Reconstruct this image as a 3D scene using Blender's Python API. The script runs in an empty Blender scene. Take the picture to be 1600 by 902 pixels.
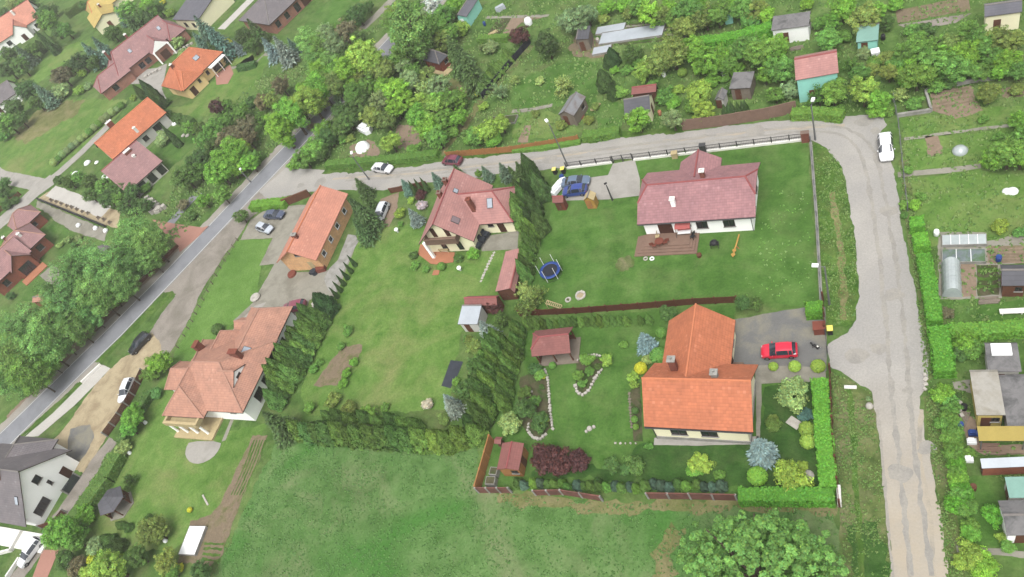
import bpy, math, random
import numpy as np
from mathutils import Vector, Matrix

R = math.radians
SC = bpy.context.scene
COL = SC.collection

# ---------------------------------------------------------------- camera
FOC, NADX, NADY, CAMZ = 1208.0, 1420.0, 1445.0, 78.0      # focal length and nadir in photo pixels (1600 x 902), height in m


def ray(u, v):
    return np.array([(u - 800.0) / FOC, -(v - 451.0) / FOC, -1.0])


_d = ray(NADX, NADY)
UPV = -_d / np.linalg.norm(_d)
_f = np.array([0, 0, -1.0])
_y = _f - UPV * _f.dot(UPV)
_y /= np.linalg.norm(_y)
_x = np.cross(_y, UPV)
_th = R(-39.0363)
XV = math.cos(_th) * _x + math.sin(_th) * _y
YV = -math.sin(_th) * _x + math.cos(_th) * _y


def at(u, v, z=0.0):
    """photo pixel -> world point at height z"""
    q = ray(u, v)
    k = (CAMZ - z) / (-q.dot(UPV))
    return Vector((q.dot(XV) * k, q.dot(YV) * k, z))


def ppm(p):
    """photo pixels per metre at a world point"""
    d = -(XV[2] * p[0] + YV[2] * p[1] + UPV[2] * (p[2] - CAMZ))
    return FOC / max(d, 1.0)


cam_data = bpy.data.cameras.new('camera')
cam = bpy.data.objects.new('camera', cam_data)
COL.objects.link(cam)
cam_data.sensor_width = 36.0
cam_data.lens = FOC * 36.0 / 1600.0
cam_data.clip_start = 0.5
cam_data.clip_end = 6000.0
M = Matrix(((XV[0], XV[1], XV[2], 0), (YV[0], YV[1], YV[2], 0), (UPV[0], UPV[1], UPV[2], CAMZ), (0, 0, 0, 1)))
cam.matrix_world = M
SC.camera = cam

# ---------------------------------------------------------------- sky, sun, exposure
SUN_VEC = Vector((0.10, -0.50, 1.0)).normalized()
world = bpy.data.worlds.new('World')
SC.world = world
world.use_nodes = True
nt = world.node_tree
nt.nodes.clear()
sky = nt.nodes.new('ShaderNodeTexSky')
sky.sky_type = 'NISHITA'
sky.sun_disc = False
sky.sun_elevation = math.asin(SUN_VEC.z)
sky.sun_rotation = math.atan2(SUN_VEC.x, SUN_VEC.y)
sky.air_density = 1.0
sky.dust_density = 5.0
sky.ozone_density = 1.0
hs = nt.nodes.new('ShaderNodeHueSaturation')
hs.inputs['Saturation'].default_value = 0.12
bg = nt.nodes.new('ShaderNodeBackground')
bg.inputs['Strength'].default_value = 0.15
wo = nt.nodes.new('ShaderNodeOutputWorld')
nt.links.new(sky.outputs[0], hs.inputs['Color'])
nt.links.new(hs.outputs[0], bg.inputs['Color'])
nt.links.new(bg.outputs[0], wo.inputs['Surface'])
sun_data = bpy.data.lights.new('sun', 'SUN')
sun_data.energy = 1.1
sun_data.angle = R(32)
sun_data.color = (1.0, 0.97, 0.92)
sun = bpy.data.objects.new('sun', sun_data)
COL.objects.link(sun)
sun.rotation_euler = SUN_VEC.to_track_quat('Z', 'Y').to_euler()
SC.view_settings.view_transform = 'Standard'
SC.view_settings.look = 'None'
SC.view_settings.gamma = 1.0
SC.view_settings.exposure = 0.84
SC.view_settings.use_curve_mapping = False
SC.cycles.max_bounces = 6
SC.cycles.diffuse_bounces = 3
SC.cycles.transparent_max_bounces = 4

# ---------------------------------------------------------------- helpers
EXPK = 2.0


def lin(c):
    c = c / 255.0
    return c / 12.92 if c <= 0.04045 else ((c + 0.055) / 1.055) ** 2.4


def A(r, g, b, k=EXPK):
    """colour as it reads in the photo (sRGB) -> base colour"""
    return (min(lin(r) / k, 0.85), min(lin(g) / k, 0.85), min(lin(b) / k, 0.85), 1.0)


def T(name):
    ox, oy, s = {'A': (0, 0, 3.0075), 'B': (400, 0, 3.0075), 'C': (800, 0, 3.0075), 'D': (1200, 0, 3.0075),
                 'E': (0, 300, 3.0075), 'F': (400, 300, 3.0075), 'G': (800, 300, 3.0075), 'H': (1200, 300, 3.0075),
                 'I': (0, 600, 2.9875), 'J': (400, 600, 2.9875), 'K': (800, 600, 2.9875), 'L': (1200, 600, 2.9875),
                 'P': (0, 0, 1.0), 'c1': (740, 480, 3.007), 'c2': (680, 440, 4.1), 'h1': (970, 220, 4.509), 'h2': (970, 460, 3.759),
                 'h3': (620, 240, 4.51), 'h4': (390, 280, 5.01), 'h5': (230, 460, 3.22), 'h6': (0, 660, 3.727), 'h7': (130, 120, 4.733),
                 'n9': (200, 0, 5.636), 'n1': (0, 0, 7.98), 'n3': (0, 250, 3.92), 'e1': (1180, 0, 3.81), 'e2': (1480, 500, 2.577),
                 'm1': (680, 0, 5.636), 'y1': (840, 230, 9.018), 'b4': (360, 300, 4.512), 'k2': (60, 780, 5.0), 'v7': (140, 420, 3.221),
                 'k3': (800, 600, 2.9865)}[name]
    return lambda x, y: (ox + x / s, oy + y / s)


def TP(t, pts, z=0.0):
    f = T(t)
    return [at(*f(p[0], p[1]), p[2] if len(p) > 2 else z) for p in pts]


def tag(o, label=None, cat=None, group=None, kind=None):
    if label: o['label'] = label
    if cat: o['category'] = cat
    if group: o['group'] = group
    if kind: o['kind'] = kind
    return o


def empty(name, loc=(0, 0, 0), rz=0.0, label=None, cat=None, group=None):
    o = bpy.data.objects.new(name, None)
    o.empty_display_size = 0.3
    o.location = loc
    o.rotation_euler = (0, 0, rz)
    COL.objects.link(o)
    return tag(o, label, cat, group)


def copy_tree(o, parent=None):
    c = o.copy()
    COL.objects.link(c)
    c.parent = parent
    for ch in o.children:
        copy_tree(ch, c)
    return c


class MB:
    """collects polygons; build() links them as one mesh object"""

    def __init__(s):
        s.v, s.f, s.m, s.uv = [], [], [], []

    def poly(s, pts, m=0, uv=None):
        i = len(s.v)
        s.v.extend([tuple(p) for p in pts])
        s.f.append(tuple(range(i, i + len(pts))))
        s.m.append(m)
        s.uv.append(uv or [(0, 0)] * len(pts))

    def box(s, x0, x1, y0, y1, z0, z1, m=0, rz=0.0, c=(0, 0), bottom=True):
        p = [(x0, y0), (x1, y0), (x1, y1), (x0, y1)]
        if rz:
            cs, sn = math.cos(rz), math.sin(rz)
            p = [(c[0] + (x - c[0]) * cs - (y - c[1]) * sn, c[1] + (x - c[0]) * sn + (y - c[1]) * cs) for x, y in p]
        s.prism(p, z0, z1, m, bottom)

    def prism(s, p, z0, z1, m=0, bottom=True, mtop=None):
        n = len(p)
        i = len(s.v)
        s.v.extend([(x, y, z0) for x, y in p] + [(x, y, z1) for x, y in p])
        for k in range(n):
            a, b = k, (k + 1) % n
            s.f.append((i + a, i + b, i + n + b, i + n + a)); s.m.append(m); s.uv.append(None)
        s.f.append(tuple(i + n + k for k in range(n))); s.m.append(m if mtop is None else mtop); s.uv.append(None)
        if bottom:
            s.f.append(tuple(i + k for k in reversed(range(n)))); s.m.append(m); s.uv.append(None)
        s.uv[-1] = s.uv[-1]

    def bar(s, a, b, w, h=None, m=0):
        """box beam from a to b"""
        a, b = Vector(a), Vector(b)
        h = h or w
        d = (b - a).normalized()
        up = Vector((0, 0, 1)) if abs(d.z) < 0.95 else Vector((1, 0, 0))
        sx = d.cross(up).normalized() * (w / 2)
        sz = sx.cross(d).normalized() * (h / 2)
        i = len(s.v)
        for q in (a, b):
            for g in (-sx - sz, sx - sz, sx + sz, -sx + sz):
                s.v.append(tuple(q + g))
        for q in ((0, 1, 5, 4), (1, 2, 6, 5), (2, 3, 7, 6), (3, 0, 4, 7), (3, 2, 1, 0), (4, 5, 6, 7)):
            s.f.append(tuple(i + k for k in q)); s.m.append(m); s.uv.append(None)

    def tube(s, pts, rad, n=8, m=0, cap=True):
        pts = [Vector(p) for p in pts]
        rad = rad if isinstance(rad, (list, tuple)) else [rad] * len(pts)
        i = len(s.v)
        prev = None
        for k, p in enumerate(pts):
            d = (pts[min(k + 1, len(pts) - 1)] - pts[max(k - 1, 0)]).normalized()
            if prev is None:
                up = Vector((0, 0, 1)) if abs(d.z) < 0.9 else Vector((1, 0, 0))
                sx = d.cross(up).normalized()
            else:
                sx = (prev - d * prev.dot(d)).normalized()
            prev = sx
            sy = d.cross(sx)
            for j in range(n):
                t = 2 * math.pi * j / n
                s.v.append(tuple(p + (sx * math.cos(t) + sy * math.sin(t)) * rad[k]))
        for k in range(len(pts) - 1):
            for j in range(n):
                a, b = i + k * n + j, i + k * n + (j + 1) % n
                s.f.append((a, b, b + n, a + n)); s.m.append(m); s.uv.append(None)
        if cap:
            s.f.append(tuple(i + j for j in reversed(range(n)))); s.m.append(m); s.uv.append(None)
            e = i + (len(pts) - 1) * n
            s.f.append(tuple(e + j for j in range(n))); s.m.append(m); s.uv.append(None)

    def lathe(s, prof, n=16, c=(0, 0, 0), m=0):
        """prof: (r, z) pairs"""
        i = len(s.v)
        for r, z in prof:
            for j in range(n):
                t = 2 * math.pi * j / n
                s.v.append((c[0] + r * math.cos(t), c[1] + r * math.sin(t), c[2] + z))
        for k in range(len(prof) - 1):
            for j in range(n):
                a, b = i + k * n + j, i + k * n + (j + 1) % n
                s.f.append((a, b, b + n, a + n)); s.m.append(m); s.uv.append(None)

    def build(s, name, mats, parent=None, loc=None, rz=0.0, smooth=False):
        me = bpy.data.meshes.new(name)
        me.from_pydata(s.v, [], s.f)
        for mt in (mats if isinstance(mats, (list, tuple)) else [mats]):
            me.materials.append(mt)
        me.polygons.foreach_set('material_index', s.m)
        if any(u for u in s.uv if u):
            ul = me.uv_layers.new(name='UVMap')
            flat = []
            for f, u in zip(s.f, s.uv):
                for k in range(len(f)):
                    flat.extend(u[k] if u else (0.0, 0.0))
            ul.data.foreach_set('uv', flat)
        if smooth:
            me.polygons.foreach_set('use_smooth', [True] * len(s.f))
        me.update()
        o = bpy.data.objects.new(name, me)
        COL.objects.link(o)
        if parent is not None: o.parent = parent
        if loc is not None: o.location = loc
        o.rotation_euler = (0, 0, rz)
        return o


# ---------------------------------------------------------------- materials
def _new(name):
    m = bpy.data.materials.new(name)
    m.use_nodes = True
    n = m.node_tree.nodes
    b = n['Principled BSDF']
    return m, m.node_tree, n, b


def noise_col(nt, coord, stops, scale, detail=6.0, rough=0.6, dist=0.0):
    n = nt.nodes.new('ShaderNodeTexNoise')
    n.inputs['Scale'].default_value = scale
    n.inputs['Detail'].default_value = detail
    n.inputs['Roughness'].default_value = rough
    n.inputs['Distortion'].default_value = dist
    nt.links.new(coord, n.inputs['Vector'])
    r = nt.nodes.new('ShaderNodeValToRGB')
    el = r.color_ramp.elements
    while len(el) < len(stops): el.new(0.5)
    for e, (p, c) in zip(el, stops):
        e.position = p
        e.color = c
    nt.links.new(n.outputs['Fac'], r.inputs['Fac'])
    return r.outputs['Color'], n.outputs['Fac']


def mixc(nt, fac, a, b, mode='MIX'):
    m = nt.nodes.new('ShaderNodeMix')
    m.data_type = 'RGBA'
    m.blend_type = mode
    for sock, v in ((m.inputs[0], fac), (m.inputs[6], a), (m.inputs[7], b)):
        if hasattr(v, 'links') or hasattr(v, 'is_linked'): nt.links.new(v, sock)
        else: sock.default_value = v
    return m.outputs[2]


def bump(nt, b, height, strength=0.3, dist=0.05):
    bp = nt.nodes.new('ShaderNodeBump')
    bp.inputs['Strength'].default_value = strength
    bp.inputs['Distance'].default_value = dist
    nt.links.new(height, bp.inputs['Height'])
    nt.links.new(bp.outputs[0], b.inputs['Normal'])


def sc(c, k):
    return (c[0] * k, c[1] * k, c[2] * k, 1.0)


def surf(name, c, var=0.15, scale=1.5, rough=0.8, fine=0.0, fscale=15.0, world=False, spec=0.3, metal=0.0, blotch=None, bscale=0.3, bpos=(0.45, 0.62), bumps=0.0):
    """plain surface: base colour with a soft large-scale variation, optional fine grain and blotches of another colour"""
    m, nt, n, b = _new(name)
    if world:
        co = n.new('ShaderNodeNewGeometry').outputs['Position']
    else:
        co = n.new('ShaderNodeTexCoord').outputs['Object']
    col, fac = noise_col(nt, co, [(0.3, sc(c, 1 - var)), (0.7, sc(c, 1 + var))], scale)
    if blotch:
        _, f2 = noise_col(nt, co, [(0, (0, 0, 0, 1)), (1, (1, 1, 1, 1))], bscale, 8.0, 0.65, 0.4)
        rr = n.new('ShaderNodeMapRange')
        rr.inputs[1].default_value, rr.inputs[2].default_value = bpos
        nt.links.new(f2, rr.inputs[0])
        col = mixc(nt, rr.outputs[0], col, blotch)
    if fine:
        fc, ff = noise_col(nt, co, [(0.25, (1 - fine, 1 - fine, 1 - fine, 1)), (0.75, (1 + fine, 1 + fine, 1 + fine, 1))], fscale, 4.0, 0.7)
        col = mixc(nt, 1.0, col, fc, 'MULTIPLY')
        if bumps: bump(nt, b, ff, bumps, 0.04)
    nt.links.new(col, b.inputs['Base Color'])
    b.inputs['Roughness'].default_value = rough
    b.inputs['Specular IOR Level'].default_value = spec
    b.inputs['Metallic'].default_value = metal
    return m


def grass_mat(name, cols, dry=None, dry_amt=0.5, big=0.06, mid=0.45, amp=0.2, lush=None):
    """cols: dark, mid, light; dry: straw patches"""
    m, nt, n, b = _new(name)
    co = n.new('ShaderNodeNewGeometry').outputs['Position']
    c1, f1 = noise_col(nt, co, [(0.32, cols[0]), (0.5, cols[1]), (0.68, cols[2])], mid, 8.0, 0.68, 0.3)
    c2, _ = noise_col(nt, co, [(0.32, (1 - amp, 1 - amp * .8, 1 - amp * 1.3, 1)), (0.68, (1 + amp, 1 + amp * .7, 1 + amp * .8, 1))], big, 3.0, 0.5)
    col = mixc(nt, 1.0, c1, c2, 'MULTIPLY')
    if dry:
        _, f3 = noise_col(nt, co, [(0, (0, 0, 0, 1)), (1, (1, 1, 1, 1))], big * 2.7, 7.0, 0.62, 0.5)
        rr = n.new('ShaderNodeMapRange')
        rr.inputs[1].default_value, rr.inputs[2].default_value = 0.47, 0.72
        rr.inputs[4].default_value = dry_amt
        nt.links.new(f3, rr.inputs[0])
        col = mixc(nt, rr.outputs[0], col, dry)
    if lush:
        _, f5 = noise_col(nt, co, [(0, (0, 0, 0, 1)), (1, (1, 1, 1, 1))], big * 1.3, 6.0, 0.6, 0.8)
        r5 = n.new('ShaderNodeMapRange')
        r5.inputs[1].default_value, r5.inputs[2].default_value, r5.inputs[3].default_value, r5.inputs[4].default_value = 0.36, 0.52, 0.75, 0.0
        nt.links.new(f5, r5.inputs[0])
        col = mixc(nt, r5.outputs[0], col, lush)
    c4, f4 = noise_col(nt, co, [(0.28, (0.62, 0.66, 0.6, 1)), (0.5, (1, 1, 1, 1)), (0.74, (1.38, 1.3, 1.3, 1))], 3.2, 5.0, 0.75)
    col = mixc(nt, 0.8, col, c4, 'MULTIPLY')
    nt.links.new(col, b.inputs['Base Color'])
    b.inputs['Roughness'].default_value = 0.95
    b.inputs['Specular IOR Level'].default_value = 0.1
    bump(nt, b, f4, 0.6, 0.12)
    return m


def tile_mat(name, c, var=0.12, moss=None, row=0.36, colw=0.30, rough=0.75, lines=0.5):
    """roof tiles laid by UV in metres: rows and columns in relief, tone changing tile by tile, weathering"""
    m, nt, n, b = _new(name)
    uv = n.new('ShaderNodeUVMap').outputs[0]
    sep = n.new('ShaderNodeSeparateXYZ')
    nt.links.new(uv, sep.inputs[0])

    def math_(op, a, bb=None):
        q = n.new('ShaderNodeMath'); q.operation = op
        if hasattr(a, 'links'): nt.links.new(a, q.inputs[0])
        else: q.inputs[0].default_value = a
        if bb is not None:
            if hasattr(bb, 'links'): nt.links.new(bb, q.inputs[1])
            else: q.inputs[1].default_value = bb
        return q.outputs[0]
    u = math_('DIVIDE', sep.outputs[0], colw)
    v = math_('DIVIDE', sep.outputs[1], row)
    fu, fv = math_('FLOOR', u), math_('FLOOR', v)
    cmb = n.new('ShaderNodeCombineXYZ')
    nt.links.new(fu, cmb.inputs[0]); nt.links.new(fv, cmb.inputs[1])
    wn = n.new('ShaderNodeTexWhiteNoise')
    nt.links.new(cmb.outputs[0], wn.inputs['Vector'])
    r = n.new('ShaderNodeValToRGB')
    r.color_ramp.elements[0].color = sc(c, 1 - var)
    r.color_ramp.elements[1].color = sc(c, 1 + var)
    e = r.color_ramp.elements.new(0.96); e.color = sc(c, 1 + var)
    r.color_ramp.elements[2].color = (min(1, c[0] * 1.15 + .02), min(1, c[1] * 1.2 + .02), min(1, c[2] * 1.2 + .02), 1)
    nt.links.new(wn.outputs['Value'], r.inputs['Fac'])
    co = n.new('ShaderNodeTexCoord').outputs['Object']
    c2, _ = noise_col(nt, co, [(0.3, (0.78, 0.79, 0.82, 1)), (0.7, (1.13, 1.11, 1.1, 1))], 0.42, 8.0, 0.68)
    col = mixc(nt, 1.0, r.outputs['Color'], c2, 'MULTIPLY')
    if moss:
        _, f3 = noise_col(nt, co, [(0, (0, 0, 0, 1)), (1, (1, 1, 1, 1))], 0.7, 9.0, 0.7, 0.6)
        rr = n.new('ShaderNodeMapRange')
        rr.inputs[1].default_value, rr.inputs[2].default_value, rr.inputs[4].default_value = 0.48, 0.72, 0.6
        nt.links.new(f3, rr.inputs[0])
        col = mixc(nt, rr.outputs[0], col, moss)
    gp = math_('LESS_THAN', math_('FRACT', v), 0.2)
    col = mixc(nt, math_('MULTIPLY', gp, 0.28), col, sc(c, 0.45))  # shadow gap under each tile row, painted into the colour
    nt.links.new(col, b.inputs['Base Color'])
    b.inputs['Roughness'].default_value = rough
    b.inputs['Specular IOR Level'].default_value = 0.25
    wv = math_('SINE', math_('MULTIPLY', u, 6.2832))
    fr = math_('FRACT', v)
    hgt = math_('SUBTRACT', math_('MULTIPLY', wv, 0.25), fr)
    bump(nt, b, hgt, lines, 0.06)
    return m


def brick_mat(name, c, mortar, rough=0.85, sx=1.0):
    m, nt, n, b = _new(name)
    co = n.new('ShaderNodeTexCoord').outputs['Object']
    # walls in every direction: horizontal coordinate = x + y
    sep = n.new('ShaderNodeSeparateXYZ'); nt.links.new(co, sep.inputs[0])
    ad = n.new('ShaderNodeMath'); ad.operation = 'ADD'
    nt.links.new(sep.outputs[0], ad.inputs[0]); nt.links.new(sep.outputs[1], ad.inputs[1])
    cm = n.new('ShaderNodeCombineXYZ')
    nt.links.new(ad.outputs[0], cm.inputs[0]); nt.links.new(sep.outputs[2], cm.inputs[1])
    bt = n.new('ShaderNodeTexBrick')
    bt.inputs['Scale'].default_value = 1.0
    bt.inputs['Brick Width'].default_value = 0.26 * sx
    bt.inputs['Row Height'].default_value = 0.085 * sx
    bt.inputs['Mortar Size'].default_value = 0.008
    bt.inputs['Color1'].default_value = sc(c, 0.85)
    bt.inputs['Color2'].default_value = sc(c, 1.15)
    bt.inputs['Mortar'].default_value = mortar
    nt.links.new(cm.outputs[0], bt.inputs['Vector'])
    c2, _ = noise_col(nt, co, [(0.3, (0.82, 0.82, 0.82, 1)), (0.7, (1.15, 1.12, 1.1, 1))], 0.9, 6.0, 0.65)
    col = mixc(nt, 1.0, bt.outputs['Color'], c2, 'MULTIPLY')
    nt.links.new(col, b.inputs['Base Color'])
    b.inputs['Roughness'].default_value = rough
    b.inputs['Specular IOR Level'].default_value = 0.2
    return m


def obj_col_mat(name, rough=0.35, metal=0.0, coat=0.0, spec=0.5):
    """takes its colour from the object"""
    m, nt, n, b = _new(name)
    oi = n.new('ShaderNodeObjectInfo')
    co = n.new('ShaderNodeTexCoord').outputs['Object']
    c2, _ = noise_col(nt, co, [(0.3, (0.9, 0.9, 0.9, 1)), (0.7, (1.06, 1.06, 1.06, 1))], 2.0, 4.0)
    nt.links.new(mixc(nt, 1.0, oi.outputs['Color'], c2, 'MULTIPLY'), b.inputs['Base Color'])
    b.inputs['Roughness'].default_value = rough
    b.inputs['Metallic'].default_value = metal
    b.inputs['Coat Weight'].default_value = coat
    b.inputs['Specular IOR Level'].default_value = spec
    return m


def foliage_mat(name, transl=0.3):
    """leaf colour from the object, tone from leaf to leaf out of the mesh"""
    m, nt, n, b = _new(name)
    oi = n.new('ShaderNodeObjectInfo')
    tn = n.new('ShaderNodeAttribute'); tn.attribute_name = 'tone'
    col = mixc(nt, 1.0, oi.outputs['Color'], tn.outputs['Color'], 'MULTIPLY')
    b.inputs['Roughness'].default_value = 0.6
    b.inputs['Specular IOR Level'].default_value = 0.25
    nt.links.new(col, b.inputs['Base Color'])
    tr = n.new('ShaderNodeBsdfTranslucent')
    nt.links.new(mixc(nt, 1.0, col, (1.1, 1.15, 0.6, 1), 'MULTIPLY'), tr.inputs['Color'])
    mx = n.new('ShaderNodeMixShader')
    mx.inputs[0].default_value = transl
    nt.links.new(b.outputs[0], mx.inputs[1]); nt.links.new(tr.outputs[0], mx.inputs[2])
    nt.links.new(mx.outputs[0], n['Material Output'].inputs['Surface'])
    return m


MT = {}
MT['grass_base'] = grass_mat('grass_base', [A(76, 108, 52), A(100, 136, 68), A(122, 154, 86)], A(150, 150, 106), 0.5)
MT['lawn_rich'] = grass_mat('lawn_rich', [A(72, 114, 46), A(93, 136, 62), A(112, 152, 78)], A(134, 150, 94), 0.45, 0.09, 0.35)
MT['lawn_soft'] = grass_mat('lawn_soft', [A(92, 136, 58), A(114, 153, 74), A(134, 167, 90)], A(158, 162, 106), 0.75, 0.05, 0.4)
MT['lawn_lime'] = grass_mat('lawn_lime', [A(104, 146, 66), A(116, 158, 78), A(130, 168, 90)], None, 0, 0.1, 0.3)
MT['meadow'] = grass_mat('meadow', [A(84, 124, 62), A(106, 146, 82), A(124, 160, 98)], A(152, 158, 118), 0.85, 0.04, 0.35, 0.2, A(78, 138, 56))
MT['pale_ground'] = surf('pale_ground', A(222, 218, 210), 0.06, 0.5, 0.9, 0.08, 4.0, True, 0.2)
MT['verge'] = grass_mat('verge', [A(84, 106, 58), A(108, 128, 72), A(132, 146, 90)], A(158, 150, 118), 0.7, 0.12, 0.7)
MT['verge_green'] = grass_mat('verge_green', [A(66, 104, 42), A(90, 128, 54), A(112, 146, 70)], A(128, 134, 84), 0.5, 0.2, 0.8)
MT['dark_grass'] = grass_mat('dark_grass', [A(56, 92, 40), A(70, 110, 50), A(90, 126, 64)], A(108, 118, 78), 0.4, 0.12, 0.5)  # grass of a deeper green than the lawns
MT['dry_grass'] = grass_mat('dry_grass', [A(110, 122, 70), A(136, 140, 90), A(156, 154, 108)], A(170, 156, 122), 0.7, 0.1, 0.5)
MT['asphalt'] = surf('asphalt', A(160, 162, 168), 0.07, 0.15, 0.85, 0.08, 6.0, True, 0.3, blotch=A(148, 150, 156), bscale=0.25)
MT['lane'] = surf('lane', A(195, 191, 184), 0.08, 0.2, 0.95, 0.16, 5.0, True, 0.15, blotch=A(186, 183, 178), bscale=0.13, bpos=(0.42, 0.6), bumps=0.4)
MT['lane_track'] = surf('lane_track', A(204, 193, 174), 0.08, 0.25, 0.95, 0.14, 6.0, True, 0.15, blotch=A(178, 172, 162), bscale=0.3, bumps=0.4)
MT['lane_rut'] = surf('lane_rut', A(178, 174, 167), 0.08, 0.5, 0.95, 0.16, 5.0, True, 0.12, blotch=A(190, 185, 175), bscale=0.5, bumps=0.4)
MT['gravel'] = surf('gravel', A(172, 164, 154), 0.1, 0.3, 0.95, 0.18, 5.0, True, 0.15, blotch=A(146, 140, 128), bscale=0.2, bumps=0.5)
MT['tarmac_old'] = surf('tarmac_old', A(136, 136, 134), 0.1, 0.3, 0.95, 0.12, 5.0, True, 0.15, blotch=A(160, 156, 140), bscale=0.3, bumps=0.3)
MT['paving'] = surf('paving', A(194, 190, 182), 0.06, 0.3, 0.9, 0.07, 3.0, True, 0.2, blotch=A(178, 174, 166), bscale=0.3)
MT['paving_dim'] = surf('paving_dim', A(176, 172, 158), 0.08, 0.3, 0.9, 0.1, 3.0, True, 0.2, blotch=A(152, 148, 134), bscale=0.3)
MT['red_paving'] = surf('red_paving', A(196, 146, 130), 0.07, 0.3, 0.9, 0.1, 4.0, True, 0.2)
MT['terracotta'] = surf('terracotta', A(204, 138, 104), 0.08, 0.5, 0.8, 0.1, 4.0, True)
MT['soil'] = surf('soil', A(150, 134, 112), 0.15, 0.5, 0.98, 0.22, 3.0, True, 0.1, blotch=A(120, 122, 78), bscale=0.5, bpos=(0.5, 0.66), bumps=0.8)
MT['soil_bare'] = surf('soil_bare', A(164, 144, 124), 0.1, 0.5, 0.98, 0.18, 3.0, True, 0.1, bumps=0.8)
MT['sand'] = surf('sand', A(206, 190, 156), 0.08, 0.4, 0.98, 0.12, 4.0, True, 0.1, blotch=A(176, 158, 128), bscale=0.35, bumps=0.4)
MT['mulch'] = surf('mulch', A(104, 100, 76), 0.25, 0.8, 0.98, 0.25, 4.0, True, 0.1, blotch=A(70, 96, 46), bscale=0.7, bumps=0.8)
MT['white_line'] = surf('white_line', A(228, 228, 224), 0.08, 1.0, 0.8, 0.15, 4.0, True, 0.2)
MT['shoulder'] = surf('shoulder', A(186, 180, 170), 0.1, 0.4, 0.95, 0.16, 5.0, True, 0.1, bumps=0.4)

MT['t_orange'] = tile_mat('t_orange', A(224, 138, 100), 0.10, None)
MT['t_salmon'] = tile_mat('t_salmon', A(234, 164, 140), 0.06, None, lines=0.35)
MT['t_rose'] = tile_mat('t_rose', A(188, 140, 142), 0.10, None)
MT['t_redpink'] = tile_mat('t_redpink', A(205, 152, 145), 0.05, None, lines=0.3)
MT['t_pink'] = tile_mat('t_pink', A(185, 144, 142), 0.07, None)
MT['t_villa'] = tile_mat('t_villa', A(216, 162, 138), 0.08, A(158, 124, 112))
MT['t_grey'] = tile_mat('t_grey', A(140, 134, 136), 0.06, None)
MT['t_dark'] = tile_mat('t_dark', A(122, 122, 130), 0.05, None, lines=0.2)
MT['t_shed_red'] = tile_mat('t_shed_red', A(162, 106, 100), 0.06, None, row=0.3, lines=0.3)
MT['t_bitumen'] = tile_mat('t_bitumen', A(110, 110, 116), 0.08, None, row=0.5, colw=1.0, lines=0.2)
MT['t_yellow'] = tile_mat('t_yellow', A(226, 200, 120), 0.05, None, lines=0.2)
MT['ridge_orange'] = surf('ridge_orange', A(238, 148, 106), 0.08, 3.0, 0.8)
MT['ridge_red'] = surf('ridge_red', A(176, 98, 98), 0.08, 3.0, 0.8)
MT['ridge_grey'] = surf('ridge_grey', A(150, 144, 140), 0.08, 3.0, 0.8)
MT['metal_roof'] = surf('metal_roof', A(206, 214, 222), 0.08, 0.6, 0.55, 0.05, 4.0, spec=0.4)
MT['sheet_yellow'] = surf('sheet_yellow', A(206, 184, 96, 2.4), 0.08, 0.8, 0.7, 0.06, 5.0)
MT['ridge_villa'] = surf('ridge_villa', A(204, 158, 138), 0.1, 3.0, 0.8)
MT['metal_green'] = surf('metal_green', A(146, 190, 176), 0.08, 0.8, 0.6, 0.05, 4.0)
MT['metal_dull'] = surf('metal_dull', A(156, 158, 162), 0.12, 0.6, 0.6, 0.08, 4.0, blotch=A(132, 122, 116), bscale=0.5)
MT['felt'] = surf('felt', A(146, 144, 144), 0.12, 0.6, 0.95, 0.1, 4.0, blotch=A(104, 104, 104), bscale=0.6)
MT['felt_light'] = surf('felt_light', A(196, 192, 182), 0.08, 0.6, 0.95, 0.08, 4.0, blotch=A(176, 170, 156), bscale=0.6)
MT['wall_white'] = surf('wall_white', A(240, 240, 238, 1.05), 0.03, 0.6, 0.9, 0.02, 5.0)
MT['wall_cream'] = surf('wall_cream', A(240, 234, 200, 1.2), 0.03, 0.6, 0.9, 0.02, 5.0)
MT['wall_ochre'] = surf('wall_ochre', A(236, 206, 150, 1.2), 0.04, 0.6, 0.9, 0.03, 5.0)
MT['wall_grey'] = surf('wall_grey', A(194, 192, 186, 1.2), 0.05, 0.6, 0.9, 0.03, 5.0)
MT['wall_teal'] = surf('wall_teal', A(142, 204, 190, 1.2), 0.06, 0.8, 0.85, 0.05, 5.0)
MT['wall_yellow'] = surf('wall_yellow', A(216, 196, 116, 1.6), 0.05, 0.8, 0.85, 0.04, 5.0)
MT['wall_barn'] = brick_mat('wall_barn', A(228, 176, 124, 1.45), A(204, 190, 164, 1.45))
MT['wall_brick'] = brick_mat('wall_brick', A(176, 100, 76), A(160, 130, 112))
MT['wall_brick_pink'] = brick_mat('wall_brick_pink', A(198, 138, 118), A(186, 160, 146))
MT['chim_brick'] = brick_mat('chim_brick', A(150, 82, 66), A(150, 128, 116))
MT['wood_brown'] = surf('wood_brown', A(120, 78, 58), 0.18, 1.5, 0.85, 0.15, 8.0)
MT['wood_red'] = surf('wood_red', A(142, 78, 62), 0.15, 1.5, 0.85, 0.12, 8.0)
MT['wood_orange'] = surf('wood_orange', A(196, 140, 86), 0.15, 1.5, 0.8, 0.12, 8.0)
MT['wood_honey'] = surf('wood_honey', A(208, 162, 84), 0.12, 1.5, 0.8, 0.12, 8.0)
MT['wood_pale'] = surf('wood_pale', A(216, 196, 150), 0.12, 1.5, 0.85, 0.1, 8.0)
MT['wood_deck'] = surf('wood_deck', A(150, 122, 106), 0.12, 1.5, 0.85, 0.12, 8.0)
MT['wood_grey'] = surf('wood_grey', A(148, 136, 122), 0.15, 1.5, 0.9, 0.15, 8.0)
MT['fence_brown'] = surf('fence_brown', A(112, 66, 48), 0.2, 1.2, 0.85, 0.15, 7.0)
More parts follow.
